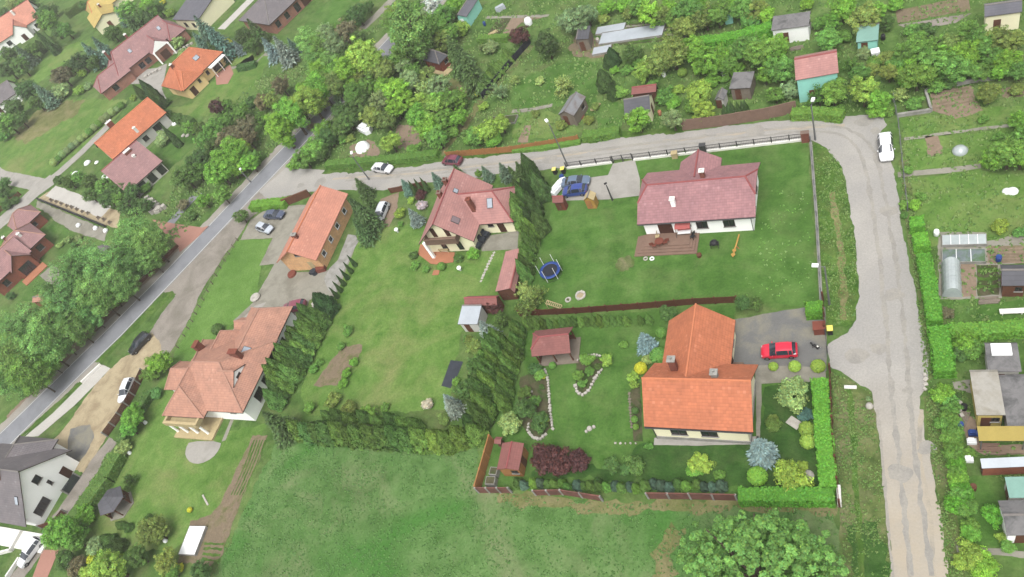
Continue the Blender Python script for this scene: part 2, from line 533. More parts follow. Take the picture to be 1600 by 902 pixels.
MT['fence_rust'] = surf('fence_rust', A(140, 94, 84), 0.18, 0.9, 0.9, 0.15, 7.0, blotch=A(118, 84, 74), bscale=0.8)
MT['concrete'] = surf('concrete', A(186, 184, 178), 0.1, 0.9, 0.9, 0.1, 7.0, blotch=A(160, 158, 150), bscale=0.8)
MT['concrete_white'] = surf('concrete_white', A(220, 218, 212, 1.2), 0.08, 0.9, 0.9, 0.08, 7.0)
MT['stone'] = surf('stone', A(212, 206, 196), 0.15, 2.0, 0.9, 0.15, 9.0)
MT['dark_frame'] = surf('dark_frame', A(70, 58, 54), 0.1, 2.0, 0.5)
MT['white_frame'] = surf('white_frame', A(235, 235, 235, 1.2), 0.03, 2.0, 0.5)
MT['door_brown'] = surf('door_brown', A(92, 56, 42), 0.12, 2.0, 0.6)
MT['glass'] = surf('glass', A(48, 52, 60), 0.2, 0.8, 0.08, spec=0.8)
MT['skylight_glass'] = surf('skylight_glass', A(190, 200, 212), 0.1, 0.8, 0.15, spec=0.8)
MT['skylight_dark'] = surf('skylight_dark', A(150, 130, 134), 0.1, 0.8, 0.15, spec=0.8)
MT['cold_glass'] = surf('cold_glass', A(134, 146, 150), 0.2, 0.8, 0.25, 0.1, 2.0, spec=0.6, blotch=A(96, 128, 84), bscale=0.8)
MT['black'] = surf('black', A(44, 44, 48), 0.15, 2.0, 0.6)
MT['steel'] = surf('steel', A(150, 152, 154), 0.08, 2.0, 0.45, metal=0.4)
MT['steel_dark'] = surf('steel_dark', A(92, 92, 94), 0.1, 2.0, 0.5, metal=0.3)
MT['white_plastic'] = surf('white_plastic', A(236, 238, 238, 1.2), 0.03, 1.0, 0.5)
MT['tarp_dark'] = surf('tarp_dark', A(62, 68, 78), 0.2, 1.2, 0.6, 0.1, 4.0)
MT['rubber'] = surf('rubber', A(40, 40, 42), 0.1, 3.0, 0.85)
MT['rim'] = surf('rim', A(170, 172, 174), 0.08, 3.0, 0.35, metal=0.6)
MT['car_glass'] = surf('car_glass', A(58, 66, 78), 0.1, 1.0, 0.06, spec=0.9)
MT['lamp_clear'] = surf('lamp_clear', A(226, 228, 228), 0.05, 3.0, 0.15, spec=0.8)
MT['lamp_red'] = surf('lamp_red', A(170, 30, 30), 0.05, 3.0, 0.2, spec=0.8)
MT['paint'] = obj_col_mat('paint', 0.28, 0.0, 0.6)
MT['matte'] = obj_col_mat('matte', 0.75, 0.0, 0.0, 0.3)
MT['bark'] = surf('bark', A(96, 84, 70), 0.25, 3.0, 0.95, 0.2, 10.0)
MT['leaf'] = foliage_mat('leaf', 0.24)
MT['needle'] = foliage_mat('needle', 0.07)
MT['blue_pad'] = surf('blue_pad', A(48, 82, 160), 0.08, 2.0, 0.5)
MT['net_dark'] = surf('net_dark', A(44, 48, 60), 0.1, 2.0, 0.8)
MT['pink_cloth'] = surf('pink_cloth', A(216, 120, 116), 0.06, 2.0, 0.8)
MT['cyl_poly'] = surf('cyl_poly', A(206, 216, 216), 0.1, 0.8, 0.25, 0.06, 3.0, spec=0.7)

# the lane turns sandier towards its lower end
_m = MT['lane']; _nt = _m.node_tree; _b = _nt.nodes['Principled BSDF']
_src = _b.inputs['Base Color'].links[0].from_socket
_geo = _nt.nodes.new('ShaderNodeNewGeometry'); _sp = _nt.nodes.new('ShaderNodeSeparateXYZ')
_nt.links.new(_geo.outputs['Position'], _sp.inputs[0])
_mr = _nt.nodes.new('ShaderNodeMapRange'); _mr.inputs[1].default_value, _mr.inputs[2].default_value = 46.0, 30.0
_nt.links.new(_sp.outputs[1], _mr.inputs[0])
_, _f = noise_col(_nt, _geo.outputs['Position'], [(0, (0, 0, 0, 1)), (1, (1, 1, 1, 1))], 0.35, 6.0, 0.6)
_mu = _nt.nodes.new('ShaderNodeMath'); _mu.operation = 'MULTIPLY'
_nt.links.new(_mr.outputs[0], _mu.inputs[0]); _nt.links.new(_f, _mu.inputs[1])
_nt.links.new(mixc(_nt, _mu.outputs[0], _src, A(216, 199, 170)), _b.inputs['Base Color'])
# ---------------------------------------------------------------- ground
rg = random.Random(5)


def rough_outline(pts, jit, step):
    if jit <= 0: return [(p[0], p[1]) for p in pts]
    out = []
    n = len(pts)
    for i in range(n):
        a, b = Vector(pts[i][:2]), Vector(pts[(i + 1) % n][:2])
        L = (b - a).length
        k = max(1, int(L / min(step, .5)))
        fa, fb, fc = rg.uniform(0, 6.28), rg.uniform(0, 6.28), rg.uniform(0, 6.28)
        nrm = Vector((b.y - a.y, a.x - b.x)) / max(L, 1e-6)
        for j in range(k):
            t = j / k
            q = a.lerp(b, t)
            if j:
                s_ = L * t
                w_ = min(1.0, 4 * t, 4 * (1 - t))
                q = q + nrm * jit * w_ * (math.sin(s_ * .9 + fa) + .7 * math.sin(s_ * 2.3 + fb) + .45 * math.sin(s_ * 5.6 + fc) + rg.gauss(0, .25))
            out.append((q.x, q.y))
    return out


def smooth_poly(pts, it=2):
    """Chaikin rounding of a closed outline"""
    p = [Vector(q[:2]) for q in pts]
    for _ in range(it):
        o = []
        for i in range(len(p)):
            a, b = p[i], p[(i + 1) % len(p)]
            o += [a.lerp(b, 0.25), a.lerp(b, 0.75)]
        p = o
    return p


import bmesh


def sheet(name, pts, z, mat, jit=0.0, step=0.6, rnd=0):
    p = smooth_poly(pts, rnd) if rnd else pts
    p = rough_outline(p, jit, step)
    bm = bmesh.new()
    vs = [bm.verts.new((x, y, z)) for x, y in p]
    es = [bm.edges.new((vs[i], vs[(i + 1) % len(vs)])) for i in range(len(vs))]
    bmesh.ops.triangle_fill(bm, use_beauty=True, use_dissolve=False, edges=es, normal=(0, 0, 1))
    for f in bm.faces:
        if f.normal.z < 0: f.normal_flip()
    me = bpy.data.meshes.new(name)
    bm.to_mesh(me); bm.free()
    me.materials.append(mat)
    o = bpy.data.objects.new(name, me)
    COL.objects.link(o)
    o['kind'] = 'structure'
    return o


def smooth_open(p, it=2):
    p = [Vector(q) for q in p]
    for _ in range(it):
        o = [p[0]]
        for a, b in zip(p, p[1:]): o += [a.lerp(b, .25), a.lerp(b, .75)]
        p = o + [p[-1]]
    return p


def strip(name, mid, widths, z, mat, jit=0.0, step=0.6):
    """ribbon along a world polyline"""
    L, Rr = [], []
    for i, p in enumerate(mid):
        a, b = mid[max(i - 1, 0)], mid[min(i + 1, len(mid) - 1)]
        d = Vector((b[0] - a[0], b[1] - a[1])).normalized()
        n = Vector((-d.y, d.x)) * (widths[i] if isinstance(widths, (list, tuple)) else widths) / 2
        q = Vector(p[:2])
        L.append(q + n); Rr.append(q - n)
    return sheet(name, L + Rr[::-1], z, mat, jit, step)


g = MB()
g.poly([(-1100, -700, 0), (700, -700, 0), (700, 1100, 0), (-1100, 1100, 0)])
tag(g.build('ground', MT['grass_base']), kind='structure')

# lawns and fields
P = T('P')


def PX(pts, z=0.0): return [at(x, y, z) for x, y in pts]


sheet('meadow', PX([(432, 690), (600, 690), (748, 690), (748, 768), (940, 786), (1150, 788), (1300, 800), (1320, 902), (1330, 960), (300, 960), (340, 890), (380, 800)]), 0.008, MT['meadow'], 0.25)
strip('verge', PX([(780, 778), (860, 784), (940, 794), (1060, 790), (1180, 790), (1306, 796)]), 1.3, 0.012, MT['dry_grass'], 0.3)
strip('verge', PX([(1060, 820), (1046, 850), (1030, 905), (1020, 950)]), 1.6, 0.012, MT['dry_grass'], 0.45)
sheet('lawn', PX([(880, 262), (1262, 224), (1280, 480), (1150, 470), (812, 492), (840, 400), (862, 330)]), 0.008, MT['lawn_rich'], 0.1)
sheet('lawn', PX([(812, 500), (1150, 476), (1145, 560), (1290, 575), (1300, 780), (770, 765), (760, 690), (790, 600)]), 0.008, MT['lawn_rich'], 0.1)
sheet('dark_grass', PX([(1005, 692), (1170, 692), (1290, 600), (1292, 765), (830, 745), (840, 725), (960, 735)]), 0.012, MT['dark_grass'], 0.3)
sheet('lawn', PX([(560, 365), (660, 345), (690, 400), (790, 385), (775, 470), (720, 520), (700, 640), (480, 650), (470, 610)]), 0.008, MT['lawn_soft'], 0.15)
sheet('lawn', PX([(372, 374), (424, 374), (408, 415), (400, 470), (350, 520), (320, 550), (265, 575), (285, 515)]), 0.008, MT['lawn_lime'], 0.08)
sheet('lawn', PX([(265, 575), (300, 560), (300, 690), (420, 660), (340, 800), (270, 860), (120, 860), (150, 790), (220, 640)]), 0.009, MT['lawn_soft'], 0.15)
sheet('field', TP('A', [(-40, 690), (120, 590), (260, 470), (450, 465), (600, 470), (560, 540), (440, 650), (230, 848), (-40, 800)]), 0.01, MT['lawn_soft'], 0.3)
sheet('dry_grass', TP('A', [(60, 640), (160, 530), (260, 480), (400, 470), (360, 540), (250, 600), (120, 680)]), 0.014, MT['dry_grass'], 0.5)
sheet('lawn', TP('A', [(60, 380), (180, 300), (300, 220), (430, 180), (420, 220), (330, 290), (220, 360), (120, 440)]), 0.01, MT['lawn_soft'], 0.2)
sheet('lawn', TP('A', [(780, 510), (900, 490), (1010, 370), (1200, 250), (1270, 260), (1200, 420), (1080, 520), (900, 560)]), 0.01, MT['lawn_soft'], 0.2)
sheet('lawn', TP('A', [(700, 700), (820, 600), (950, 560), (900, 700), (700, 890), (640, 870)]), 0.01, MT['lawn_rich'], 0.2)
sheet('lawn', TP('n3', [(250, 430), (330, 390), (430, 435), (360, 530), (300, 520)]), 0.01, MT['lawn_rich'], 0.1)
sheet('lawn', TP('n3', [(150, 810), (260, 730), (330, 800), (250, 880), (140, 860)]), 0.01, MT['lawn_rich'], 0.1)
sheet('lawn', TP('n9', [(850, 500), (1100, 460), (1110, 540), (960, 600)]), 0.01, MT['lawn_soft'], 0.1)
sheet('lawn', TP('B', [(150, 240), (240, 100), (330, 10), (520, -40), (430, 90), (300, 190), (200, 240)]), 0.01, MT['lawn_rich'], 0.2)
sheet('dry_grass', TP('B', [(880, 380), (990, 350), (1060, 430), (1000, 470), (900, 440)]), 0.01, MT['dry_grass'], 0.3)
sheet('lawn', TP('C', [(0, 400), (200, 300), (400, 290), (400, 480), (200, 500), (0, 510)]), 0.01, MT['lawn_rich'], 0.2)
sheet('lawn', TP('C', [(410, 500), (500, 480), (520, 620), (400, 640)]), 0.01, MT['lawn_rich'], 0.2)
sheet('lawn', TP('C', [(0, 540), (180, 520), (330, 620), (0, 670)]), 0.01, MT['lawn_soft'], 0.2)
sheet('lawn', TP('D', [(620, 560), (1000, 500), (1200, 500), (1200, 590), (640, 650)]), 0.01, MT['lawn_soft'], 0.2)
sheet('lawn', TP('D', [(640, 660), (1150, 600), (1160, 760), (980, 800), (620, 800)]), 0.01, MT['lawn_soft'], 0.2)
sheet('lawn', TP('D', [(640, 840), (1000, 800), (1250, 830), (1250, 1160), (700, 1160), (640, 1000)]), 0.01, MT['lawn_soft'], 0.2)
sheet('lawn', TP('H', [(800, 510), (1250, 500), (1250, 620), (860, 620)]), 0.01, MT['lawn_rich'], 0.2)
sheet('lawn', TP('L', [(900, 440), (1110, 430), (1110, 760), (960, 760), (900, 640)]), 0.01, MT['lawn_rich'], 0.2)

# the lane with its wide bend, gravel, and the turn-off
lane = [(447, 262), (505, 266), (560, 264), (620, 262), (695, 250), (800, 240), (905, 224), (1000, 212), (1070, 206), (1200, 190), (1300, 183), (1375, 178), (1386, 195),
        (1372, 212), (1392, 250), (1402, 300), (1410, 360), (1420, 410), (1432, 460), (1440, 520), (1452, 560), (1450, 590), (1437, 620), (1444, 680), (1458, 740), (1472, 810), (1482, 900), (1486, 960),
        (1398, 960), (1392, 880), (1386, 800), (1378, 720), (1370, 650), (1362, 612), (1330, 592), (1296, 572), (1294, 538), (1325, 520), (1338, 500), (1342, 450), (1338, 390), (1328, 320), (1316, 262), (1292, 232), (1262, 216),
        (1200, 222), (1100, 234), (1000, 246), (950, 252), (885, 262), (830, 268), (790, 270), (720, 282), (660, 286), (620, 292), (600, 298), (545, 297), (485, 300), (450, 306), (420, 312), (405, 300)]
sheet('lane', PX(lane), 0.03, MT['lane'], 0.09, 0.4)
for k, tr in enumerate(([(1440, 640), (1436, 700), (1446, 760), (1456, 830), (1462, 960)], [(1406, 700), (1412, 780), (1420, 860), (1424, 960)])):
    strip('lane_track', PX(tr), 0.35, 0.036, MT['lane_track'], 0.06, 0.4)
strip('lane_track', PX([(520, 280), (640, 272), (760, 258), (860, 246), (1000, 226), (1200, 203), (1320, 196)]), 0.5, 0.036, MT['lane_track'], 0.1, 0.5)
sheet('verge', PX([(1268, 222), (1290, 226), (1314, 258), (1328, 320), (1338, 390), (1342, 450), (1337, 498), (1322, 512), (1296, 512), (1288, 470), (1274, 330)]), 0.016, MT['verge_green'], 0.12)
strip('ditch', PX([(1300, 300), (1312, 380), (1318, 440), (1318, 500)]), 0.7, 0.022, MT['dry_grass'], 0.15)
sheet('verge', PX([(1298, 580), (1330, 596), (1360, 612), (1370, 650), (1380, 740), (1388, 820), (1396, 902), (1400, 960), (1320, 960), (1312, 800), (1302, 690)]), 0.016, MT['verge'], 0.12)
strip('ditch', PX([(1326, 606), (1332, 660), (1336, 740), (1342, 830), (1348, 950)]), 0.5, 0.022, MT['verge_green'], 0.1)
strip('verge', PX([(1346, 820), (1360, 860), (1372, 930)]), 3.0, 0.02, MT['dark_grass'], 0.25)
strip('kerb', PX([(1371, 640), (1379, 720), (1386, 800), (1394, 890), (1398, 950)]), 0.25, 0.045, MT['shoulder'], 0.06)
sheet('verge', PX([(1404, 250), (1420, 250), (1430, 330), (1440, 430), (1452, 520), (1456, 590), (1448, 600), (1452, 555), (1440, 505), (1430, 440), (1416, 360)]), 0.016, MT['verge'], 0.1)
sheet('verge', PX([(1442, 620), (1470, 620), (1480, 720), (1500, 830), (1510, 960), (1486, 960), (1480, 890), (1470, 800), (1455, 720)]), 0.016, MT['verge'], 0.12)
strip('verge', PX([(505, 268), (600, 263), (700, 248), (800, 236), (905, 221), (1000, 208), (1070, 202)]), 1.4, 0.034, MT['verge_green'], 0.2)

# the main road
rl = PX([(-60, 735), (83, 597), (165, 517), (262, 420), (359, 318), (430, 243), (500, 170), (560, 110), (604, 62), (640, 25), (680, -18)])
rr_ = PX([(-60, 772), (0, 712), (116, 597), (190, 525), (290, 420), (375, 330), (452, 250), (520, 178), (582, 116), (628, 70), (660, 38), (700, -8)])
sheet("road_shoulder", [Vector((p.x - 1.5, p.y + 1.3, 0)) for p in rl] + [Vector((p.x + 0.9, p.y - 0.8, 0)) for p in rr_[::-1]], 0.02, MT["shoulder"], 0.12)
sheet('road', rl + rr_[::-1], 0.04, MT['asphalt'], 0.03)
for nm, edge, off in (('road_marking', rl, -0.25), ('road_marking', rr_, 0.25)):
    pp = [Vector((p.x - off * 0.7, p.y + off * 0.7, 0)) for p in edge]
    strip(nm, pp, 0.2, 0.05, MT['white_line'])
    if nm: pass
sheet('soil', PX([(60, 604), (100, 555), (180, 470), (258, 396), (280, 380), (288, 384), (250, 424), (165, 508), (80, 596), (20, 660), (10, 650)]), 0.012, MT['soil_bare'], 0.3)
sheet('red_paving', TP('E', [(715, 130), (820, 150), (950, 168), (985, 160), (930, 215), (845, 285), (835, 250), (770, 190)]), 0.05, MT['red_paving'])
strip('path', TP('E', [(800, 150), (850, 90), (895, 40), (940, 0)]), 2.4, 0.03, MT['asphalt'], 0.03)
strip('path', TP('B', [(500, 135), (560, 80), (610, 30), (640, 0)]), 2.6, 0.03, MT['paving_dim'], 0.05)
# gravel forecourt beside the main road
sheet('gravel_yard', PX([(405, 300), (440, 275), (450, 306), (420, 316), (388, 345), (372, 372), (350, 400), (318, 450), (290, 510), (270, 545), (255, 570), (238, 570), (232, 590), (225, 545), (234, 520), (250, 494), (274, 463), (268, 458), (240, 478), (206, 520), (205, 510), (290, 418), (380, 326)]), 0.026, MT['gravel'], 0.12)
sheet('sand_yard', PX([(238, 520), (252, 540), (250, 575), (228, 580), (205, 620), (172, 675), (130, 740), (118, 735), (100, 720), (80, 690), (100, 670), (150, 600), (190, 560), (215, 548)]), 0.03, MT['sand'], 0.12)
sheet('verge', TP('E', [(830, 480), (800, 500), (700, 590), (560, 720), (480, 800), (440, 800), (560, 680), (700, 540), (770, 470), (815, 470)]), 0.03, MT['verge_green'], 0.15)
sheet('pavement', TP('E', [(385, 905), (480, 812), (520, 830), (450, 905), (350, 1005), (250, 1090), (180, 1150), (120, 1150), (250, 1040)]), 0.056, MT['pale_ground'], 0.02)
strip('verge', TP('E', [(370, 900), (300, 970), (200, 1060), (100, 1150)]), 0.9, 0.045, MT['verge_green'], 0.1)
sheet('road_apron', TP('I', [(330, 210), (420, 190), (440, 250), (400, 330), (360, 370), (310, 330)]), 0.035, MT['tarmac_old'], 0.1)
sheet('side_lane', TP('I', [(510, 250), (550, 270), (470, 390), (380, 520), (310, 620), (230, 740), (160, 840), (110, 910), (40, 910), (130, 790), (200, 680), (290, 560), (370, 440), (440, 340)]), 0.036, MT['gravel'], 0.08)
sheet('red_paving', TP('I', [(200, 775), (275, 775), (245, 850), (220, 910), (150, 910)]), 0.042, MT['red_paving'])
# house drives and yards
sheet('driveway', PX([(958, 256), (992, 250), (1000, 280), (1000, 306), (950, 312), (880, 314), (878, 290), (920, 278), (950, 274)]), 0.03, MT['paving'])
sheet('driveway', PX([(1144, 500), (1270, 478), (1290, 480), (1292, 580), (1262, 574), (1180, 572), (1146, 570)]), 0.03, MT['tarmac_old'], 0.05)
sheet('path', PX([(1180, 571), (1290, 574), (1292, 596), (1190, 600), (1188, 690), (1182, 690)]), 0.034, MT['paving_dim'], 0.04)
strip('path', PX([(1022, 690), (1090, 691), (1186, 688)]), 0.9, 0.034, MT['paving'], 0.02)
sheet('yard', TP('b4', [(380, 100), (560, 90), (540, 330), (420, 570), (670, 560), (770, 500), (890, 300), (870, 420), (740, 740), (560, 760), (500, 910), (20, 910), (160, 780), (310, 510), (205, 520), (300, 325), (70, 340), (140, 200), (240, 130)]), 0.03, MT['paving_dim'], 0.05)
sheet('driveway', TP('b4', [(1060, 50), (1190, 0), (1180, 110), (1120, 245), (1000, 240)]), 0.03, MT['soil_bare'], 0.1)
sheet('path', TP('h5', [(540, 60), (430, 180), (370, 260), (330, 300), (420, 300), (520, 140), (600, 40)]), 0.034, MT['paving'], 0.03)
t5 = TP('h5', [(215, 740), (375, 740), (365, 780), (330, 825), (270, 855), (220, 850), (192, 815), (195, 775)])
sheet('patio', t5, 0.05, MT['paving'], 0.0, rnd=1)
sheet('path', TP('h5', [(430, 605), (520, 600), (520, 622), (440, 622), (395, 735), (375, 742)]), 0.04, MT['paving_dim'], 0.02)
strip('path', TP('h5', [(520, 560), (600, 420), (680, 260), (740, 140)]), 0.9, 0.03, MT['paving_dim'], 0.03)
sheet('patio', TP('h3', [(580, 590), (860, 545), (850, 680), (740, 680), (600, 690)]), 0.03, MT['paving_dim'], 0.03)
sheet('patio', TP('h3', [(170, 640), (265, 690), (410, 700), (400, 770), (280, 785), (240, 780), (150, 710)]), 0.12, MT['terracotta'])
sheet('driveway', TP('n9', [(345, 560), (330, 640), (300, 790), (350, 890), (290, 900), (140, 740), (0, 740), (-90, 800), (-140, 820), (-60, 700), (100, 620), (250, 600)]), 0.03, MT['paving'], 0.05)
strip('driveway', TP('n9', [(820, 260), (960, 120), (1080, 0), (1160, -80)]), 3.4, 0.03, MT['pale_ground'], 0.04)
sheet('yard', TP('n9', [(860, 60), (1000, -40), (900, -60), (780, 60), (700, 160), (780, 180)]), 0.03, MT['paving_dim'], 0.05)
strip('path', TP('n9', [(900, 600), (1000, 590), (1120, 560), (1200, 480), (1400, 510)]), 1.0, 0.03, MT['paving_dim'], 0.05)
sheet('patio', TP('n9', [(770, 660), (900, 570), (930, 650), (880, 740), (780, 750)]), 0.05, MT['red_paving'], 0.0)
strip('path', TP('A', [(-60, 790), (0, 830), (100, 850), (190, 870)]), 4.0, 0.03, MT['paving'], 0.05)
strip('path', TP('A', [(190, 880), (280, 810), (380, 720), (470, 630), (520, 580)]), 3.0, 0.032, MT['paving'], 0.05)
strip('path', TP('n3', [(320, 120), (200, 210), (80, 320), (-40, 420)]), 6.0, 0.034, MT['paving'], 0.06)
sheet('stone_yard', TP('n3', [(230, 240), (320, 180), (460, 220), (740, 320), (720, 420), (640, 400), (470, 330)]), 0.03, MT['sand'], 0.1)
strip('path', TP('n3', [(310, 190), (430, 235), (560, 285), (650, 320)]), 3.4, 0.036, MT['pale_ground'], 0.08)
sheet('stone_yard', TP('n3', [(230, 250), (460, 350), (660, 430), (640, 500), (450, 440), (330, 370), (300, 330), (220, 290)]), 0.032, MT['paving_dim'], 0.1)
sheet('path', TP('n3', [(240, 710), (330, 640), (400, 730), (380, 770), (320, 770)]), 0.03, MT['paving_dim'], 0.1)
# soil beds, plots and allotment ground
sheet('vegetable_bed', TP('F', [(410, 725), (500, 720), (480, 780), (430, 840), (380, 910), (270, 910), (330, 830)]), 0.03, MT['soil'], 0.15)
sheet('vegetable_plot', TP('I', [(1180, 240), (1250, 240), (1200, 380), (1130, 530), (1080, 670), (1040, 800), (985, 850), (830, 835), (890, 640), (985, 610), (1030, 560), (1090, 430)]), 0.03, MT['soil'], 0.12)
sheet('bare_patch', TP('B', [(660, 590), (740, 590), (790, 650), (740, 700), (670, 700), (650, 640)]), 0.03, MT['soil_bare'], 0.2)
sheet('bare_patch', TP('B', [(440, 690), (530, 655), (580, 700), (570, 740), (440, 740)]), 0.03, MT['soil_bare'], 0.2)
sheet('bare_patch', TP('C', [(260, 230), (300, 170), (470, 200), (470, 270), (310, 270)]), 0.028, MT['soil'], 0.2)
sheet('bare_patch', TP('C', [(0, 75), (160, 70), (150, 82), (60, 105), (0, 110)]), 0.03, MT['soil_bare'], 0.1)
sheet('vegetable_bed', TP('m1', [(555, 160), (670, 160), (580, 300), (470, 290)]), 0.034, MT['mulch'], 0.05)
sheet('vegetable_bed', TP('m1', [(670, 160), (810, 155), (760, 200), (660, 300), (590, 300)]), 0.033, MT['soil_bare'], 0.05)
strip('path', TP('m1', [(450, 155), (700, 150), (1000, 140)]), 0.8, 0.036, MT['paving_dim'], 0.04)
strip('path', TP('C', [(0, 525), (100, 515), (190, 495)]), 0.9, 0.03, MT['paving_dim'], 0.04)
sheet('vegetable_bed', TP('C', [(60, 590), (90, 590), (75, 670), (25, 670)]), 0.03, MT['soil_bare'], 0.05)
sheet('vegetable_bed', TP('C', [(530, 105), (760, 90), (770, 190), (500, 215), (470, 150)]), 0.03, MT['mulch'], 0.1)
sheet('vegetable_bed', TP('D', [(600, 50), (940, -15), (950, 50), (610, 110)]), 0.03, MT['soil'], 0.05)
sheet('vegetable_bed', TP('D', [(610, 118), (960, 62), (880, 110), (680, 145)]), 0.03, MT['gravel'], 0.05)
sheet('vegetable_bed', TP('D', [(765, 435), (950, 402), (970, 450), (1010, 520), (880, 560), (770, 520)]), 0.03, MT['soil_bare'], 0.12)
sheet('vegetable_bed', TP('D', [(740, 640), (800, 640), (820, 720), (750, 740)]), 0.03, MT['soil_bare'], 0.08)
sheet('vegetable_bed', TP('D', [(1095, 420), (1210, 400), (1210, 450), (1110, 465)]), 0.03, MT['soil'], 0.08)
strip('path', TP('D', [(610, 822), (750, 810), (900, 795), (1000, 780)]), 0.9, 0.03, MT['paving_dim'], 0.05)
strip('path', TP('D', [(640, 655), (850, 625), (1160, 588)]), 0.5, 0.03, MT['paving_dim'], 0.05)
sheet('vegetable_bed', TP('H', [(1030, 255), (1230, 250), (1230, 335), (1030, 335)]), 0.03, MT['soil_bare'], 0.05)
sheet('vegetable_bed', TP('H', [(905, 340), (975, 340), (980, 490), (915, 495)]), 0.03, MT['soil_bare'], 0.05)
sheet('vegetable_bed', TP('H', [(980, 345), (1080, 345), (1085, 485), (985, 490)]), 0.03, MT['mulch'], 0.05)
sheet('allotment_yard', TP('H', [(940, 250), (1220, 190), (1240, 335), (1100, 340), (1100, 500), (800, 505), (800, 190), (1025, 190)]), 0.022, MT['paving_dim'], 0.06)
sheet('allotment_yard', TP('e2', [(50, 380), (130, 400), (130, 500), (320, 500), (320, 545), (150, 545), (80, 500)]), 0.025, MT['soil_bare'], 0.08)
sheet('allotment_yard', TP('e2', [(20, 250), (100, 240), (110, 300), (30, 280)]), 0.025, MT['paving_dim'], 0.08)
strip('path', TP('L', [(880, 770), (1000, 780), (1210, 800)]), 0.6, 0.025, MT['paving_dim'], 0.05)
sheet('flower_bed', TP('c1', [(330, 290), (350, 400), (370, 560), (320, 620), (250, 590), (200, 480), (220, 330)]), 0.02, MT['mulch'], 0.1)
sheet('flower_bed', TP('c1', [(480, 250), (560, 225), (610, 250), (600, 300), (545, 390), (510, 415), (480, 380)]), 0.02, MT['mulch'], 0.1)
sheet('flower_bed', PX([(1195, 605), (1290, 590), (1294, 760), (1200, 755), (1180, 720)]), 0.018, MT['dark_grass'], 0.2)
sheet('flower_bed', PX([(985, 610), (1000, 600), (1005, 690), (990, 690)]), 0.02, MT['mulch'], 0.05)
sheet('garden_path', TP('C', [(700, 108), (712, 190), (700, 192)]), 0.03, MT['paving_dim'], 0.02)
strip('trodden_path', TP('B', [(1060, 470), (1000, 560), (920, 660), (860, 730)]), 1.6, 0.02, MT['dry_grass'], 0.25)
strip('trodden_path', TP('m1', [(850, 400), (700, 580), (420, 880)]), 1.4, 0.02, MT['verge'], 0.2)

for a, b in (((1200, 300), (1250, 270)), ((1170, 350), (1225, 320)), ((1145, 420), (1195, 400)), ((1120, 500), (1165, 480))): pass
for k in range(5):
    d = k * 13
    strip('vegetable_row', TP('I', [(1188 + d, 262), (1140 + d, 390), (1080 + d, 520)]), .22, .045, MT['verge_green'], .06, .3)
for k in range(4):
    strip('vegetable_row', TP('I', [(955 - k * 4, 745 + k * 24), (1045 - k * 8, 748 + k * 26)]), .35, .045, MT['verge_green'], .1, .3)
for k in range(4):
    strip('vegetable_row', TP('D', [(770 + k * 6, 450 + k * 20), (945 + k * 8, 415 + k * 20)]), .3, .045, MT['soil'], .06, .3)
for k in range(3):
    strip('vegetable_row', TP('H', [(985, 372 + k * 38), (1080, 366 + k * 38)]), .5, .05, MT['verge_green'], .1, .3)

for k in range(7):
    strip('vegetable_row', TP('C', [(520 + k * 4, 112 + k * 15), (760 + k * 2, 92 + k * 14)]), .45, .05, MT['paving_dim'] if k % 2 else MT['verge_green'], .08, .3)
for k in range(5):
    strip('vegetable_row', TP('H', [(1040, 262 + k * 16), (1225, 258 + k * 16)]), .3, .045, MT['soil'], .05, .3)

for pts in ([(540, 283), (660, 274), (780, 261), (900, 247), (1000, 234), (1130, 219), (1230, 207), (1300, 205), (1336, 222), (1352, 260), (1366, 340), (1376, 420), (1384, 500), (1390, 580), (1400, 680), (1412, 780), (1424, 900)],
            [(540, 275), (660, 267), (780, 253), (900, 238), (1000, 226), (1130, 210), (1230, 198), (1310, 196), (1356, 216), (1374, 260), (1388, 340), (1402, 420), (1412, 500), (1420, 590), (1426, 680), (1440, 780), (1456, 900)]):
    strip('wheel_track', smooth_open(PX(pts)), .42, .038, MT['lane_rut'], .1, .4)
rq = random.Random(4)
for x, y in ((1368, 205), (1350, 190), (1388, 330), (1395, 460), (1372, 545), (1420, 610), (1340, 555), (560, 288), (500, 285), (470, 290), (860, 250), (1180, 205), (1405, 740), (1448, 700)):
    p = at(x, y)
    k = rq.uniform(.5, 1.5)
    sheet('road_patch', [Vector((p.x + k * rq.uniform(.7, 1.3) * math.cos(a * .628), p.y + k * rq.uniform(.7, 1.3) * .8 * math.sin(a * .628), 0)) for a in range(10)], .042, MT['lane_rut'], .08, .3, 1)
# ---------------------------------------------------------------- houses
LM = []       # landmarks for the labels of plants: (phrase, photo x, photo y)


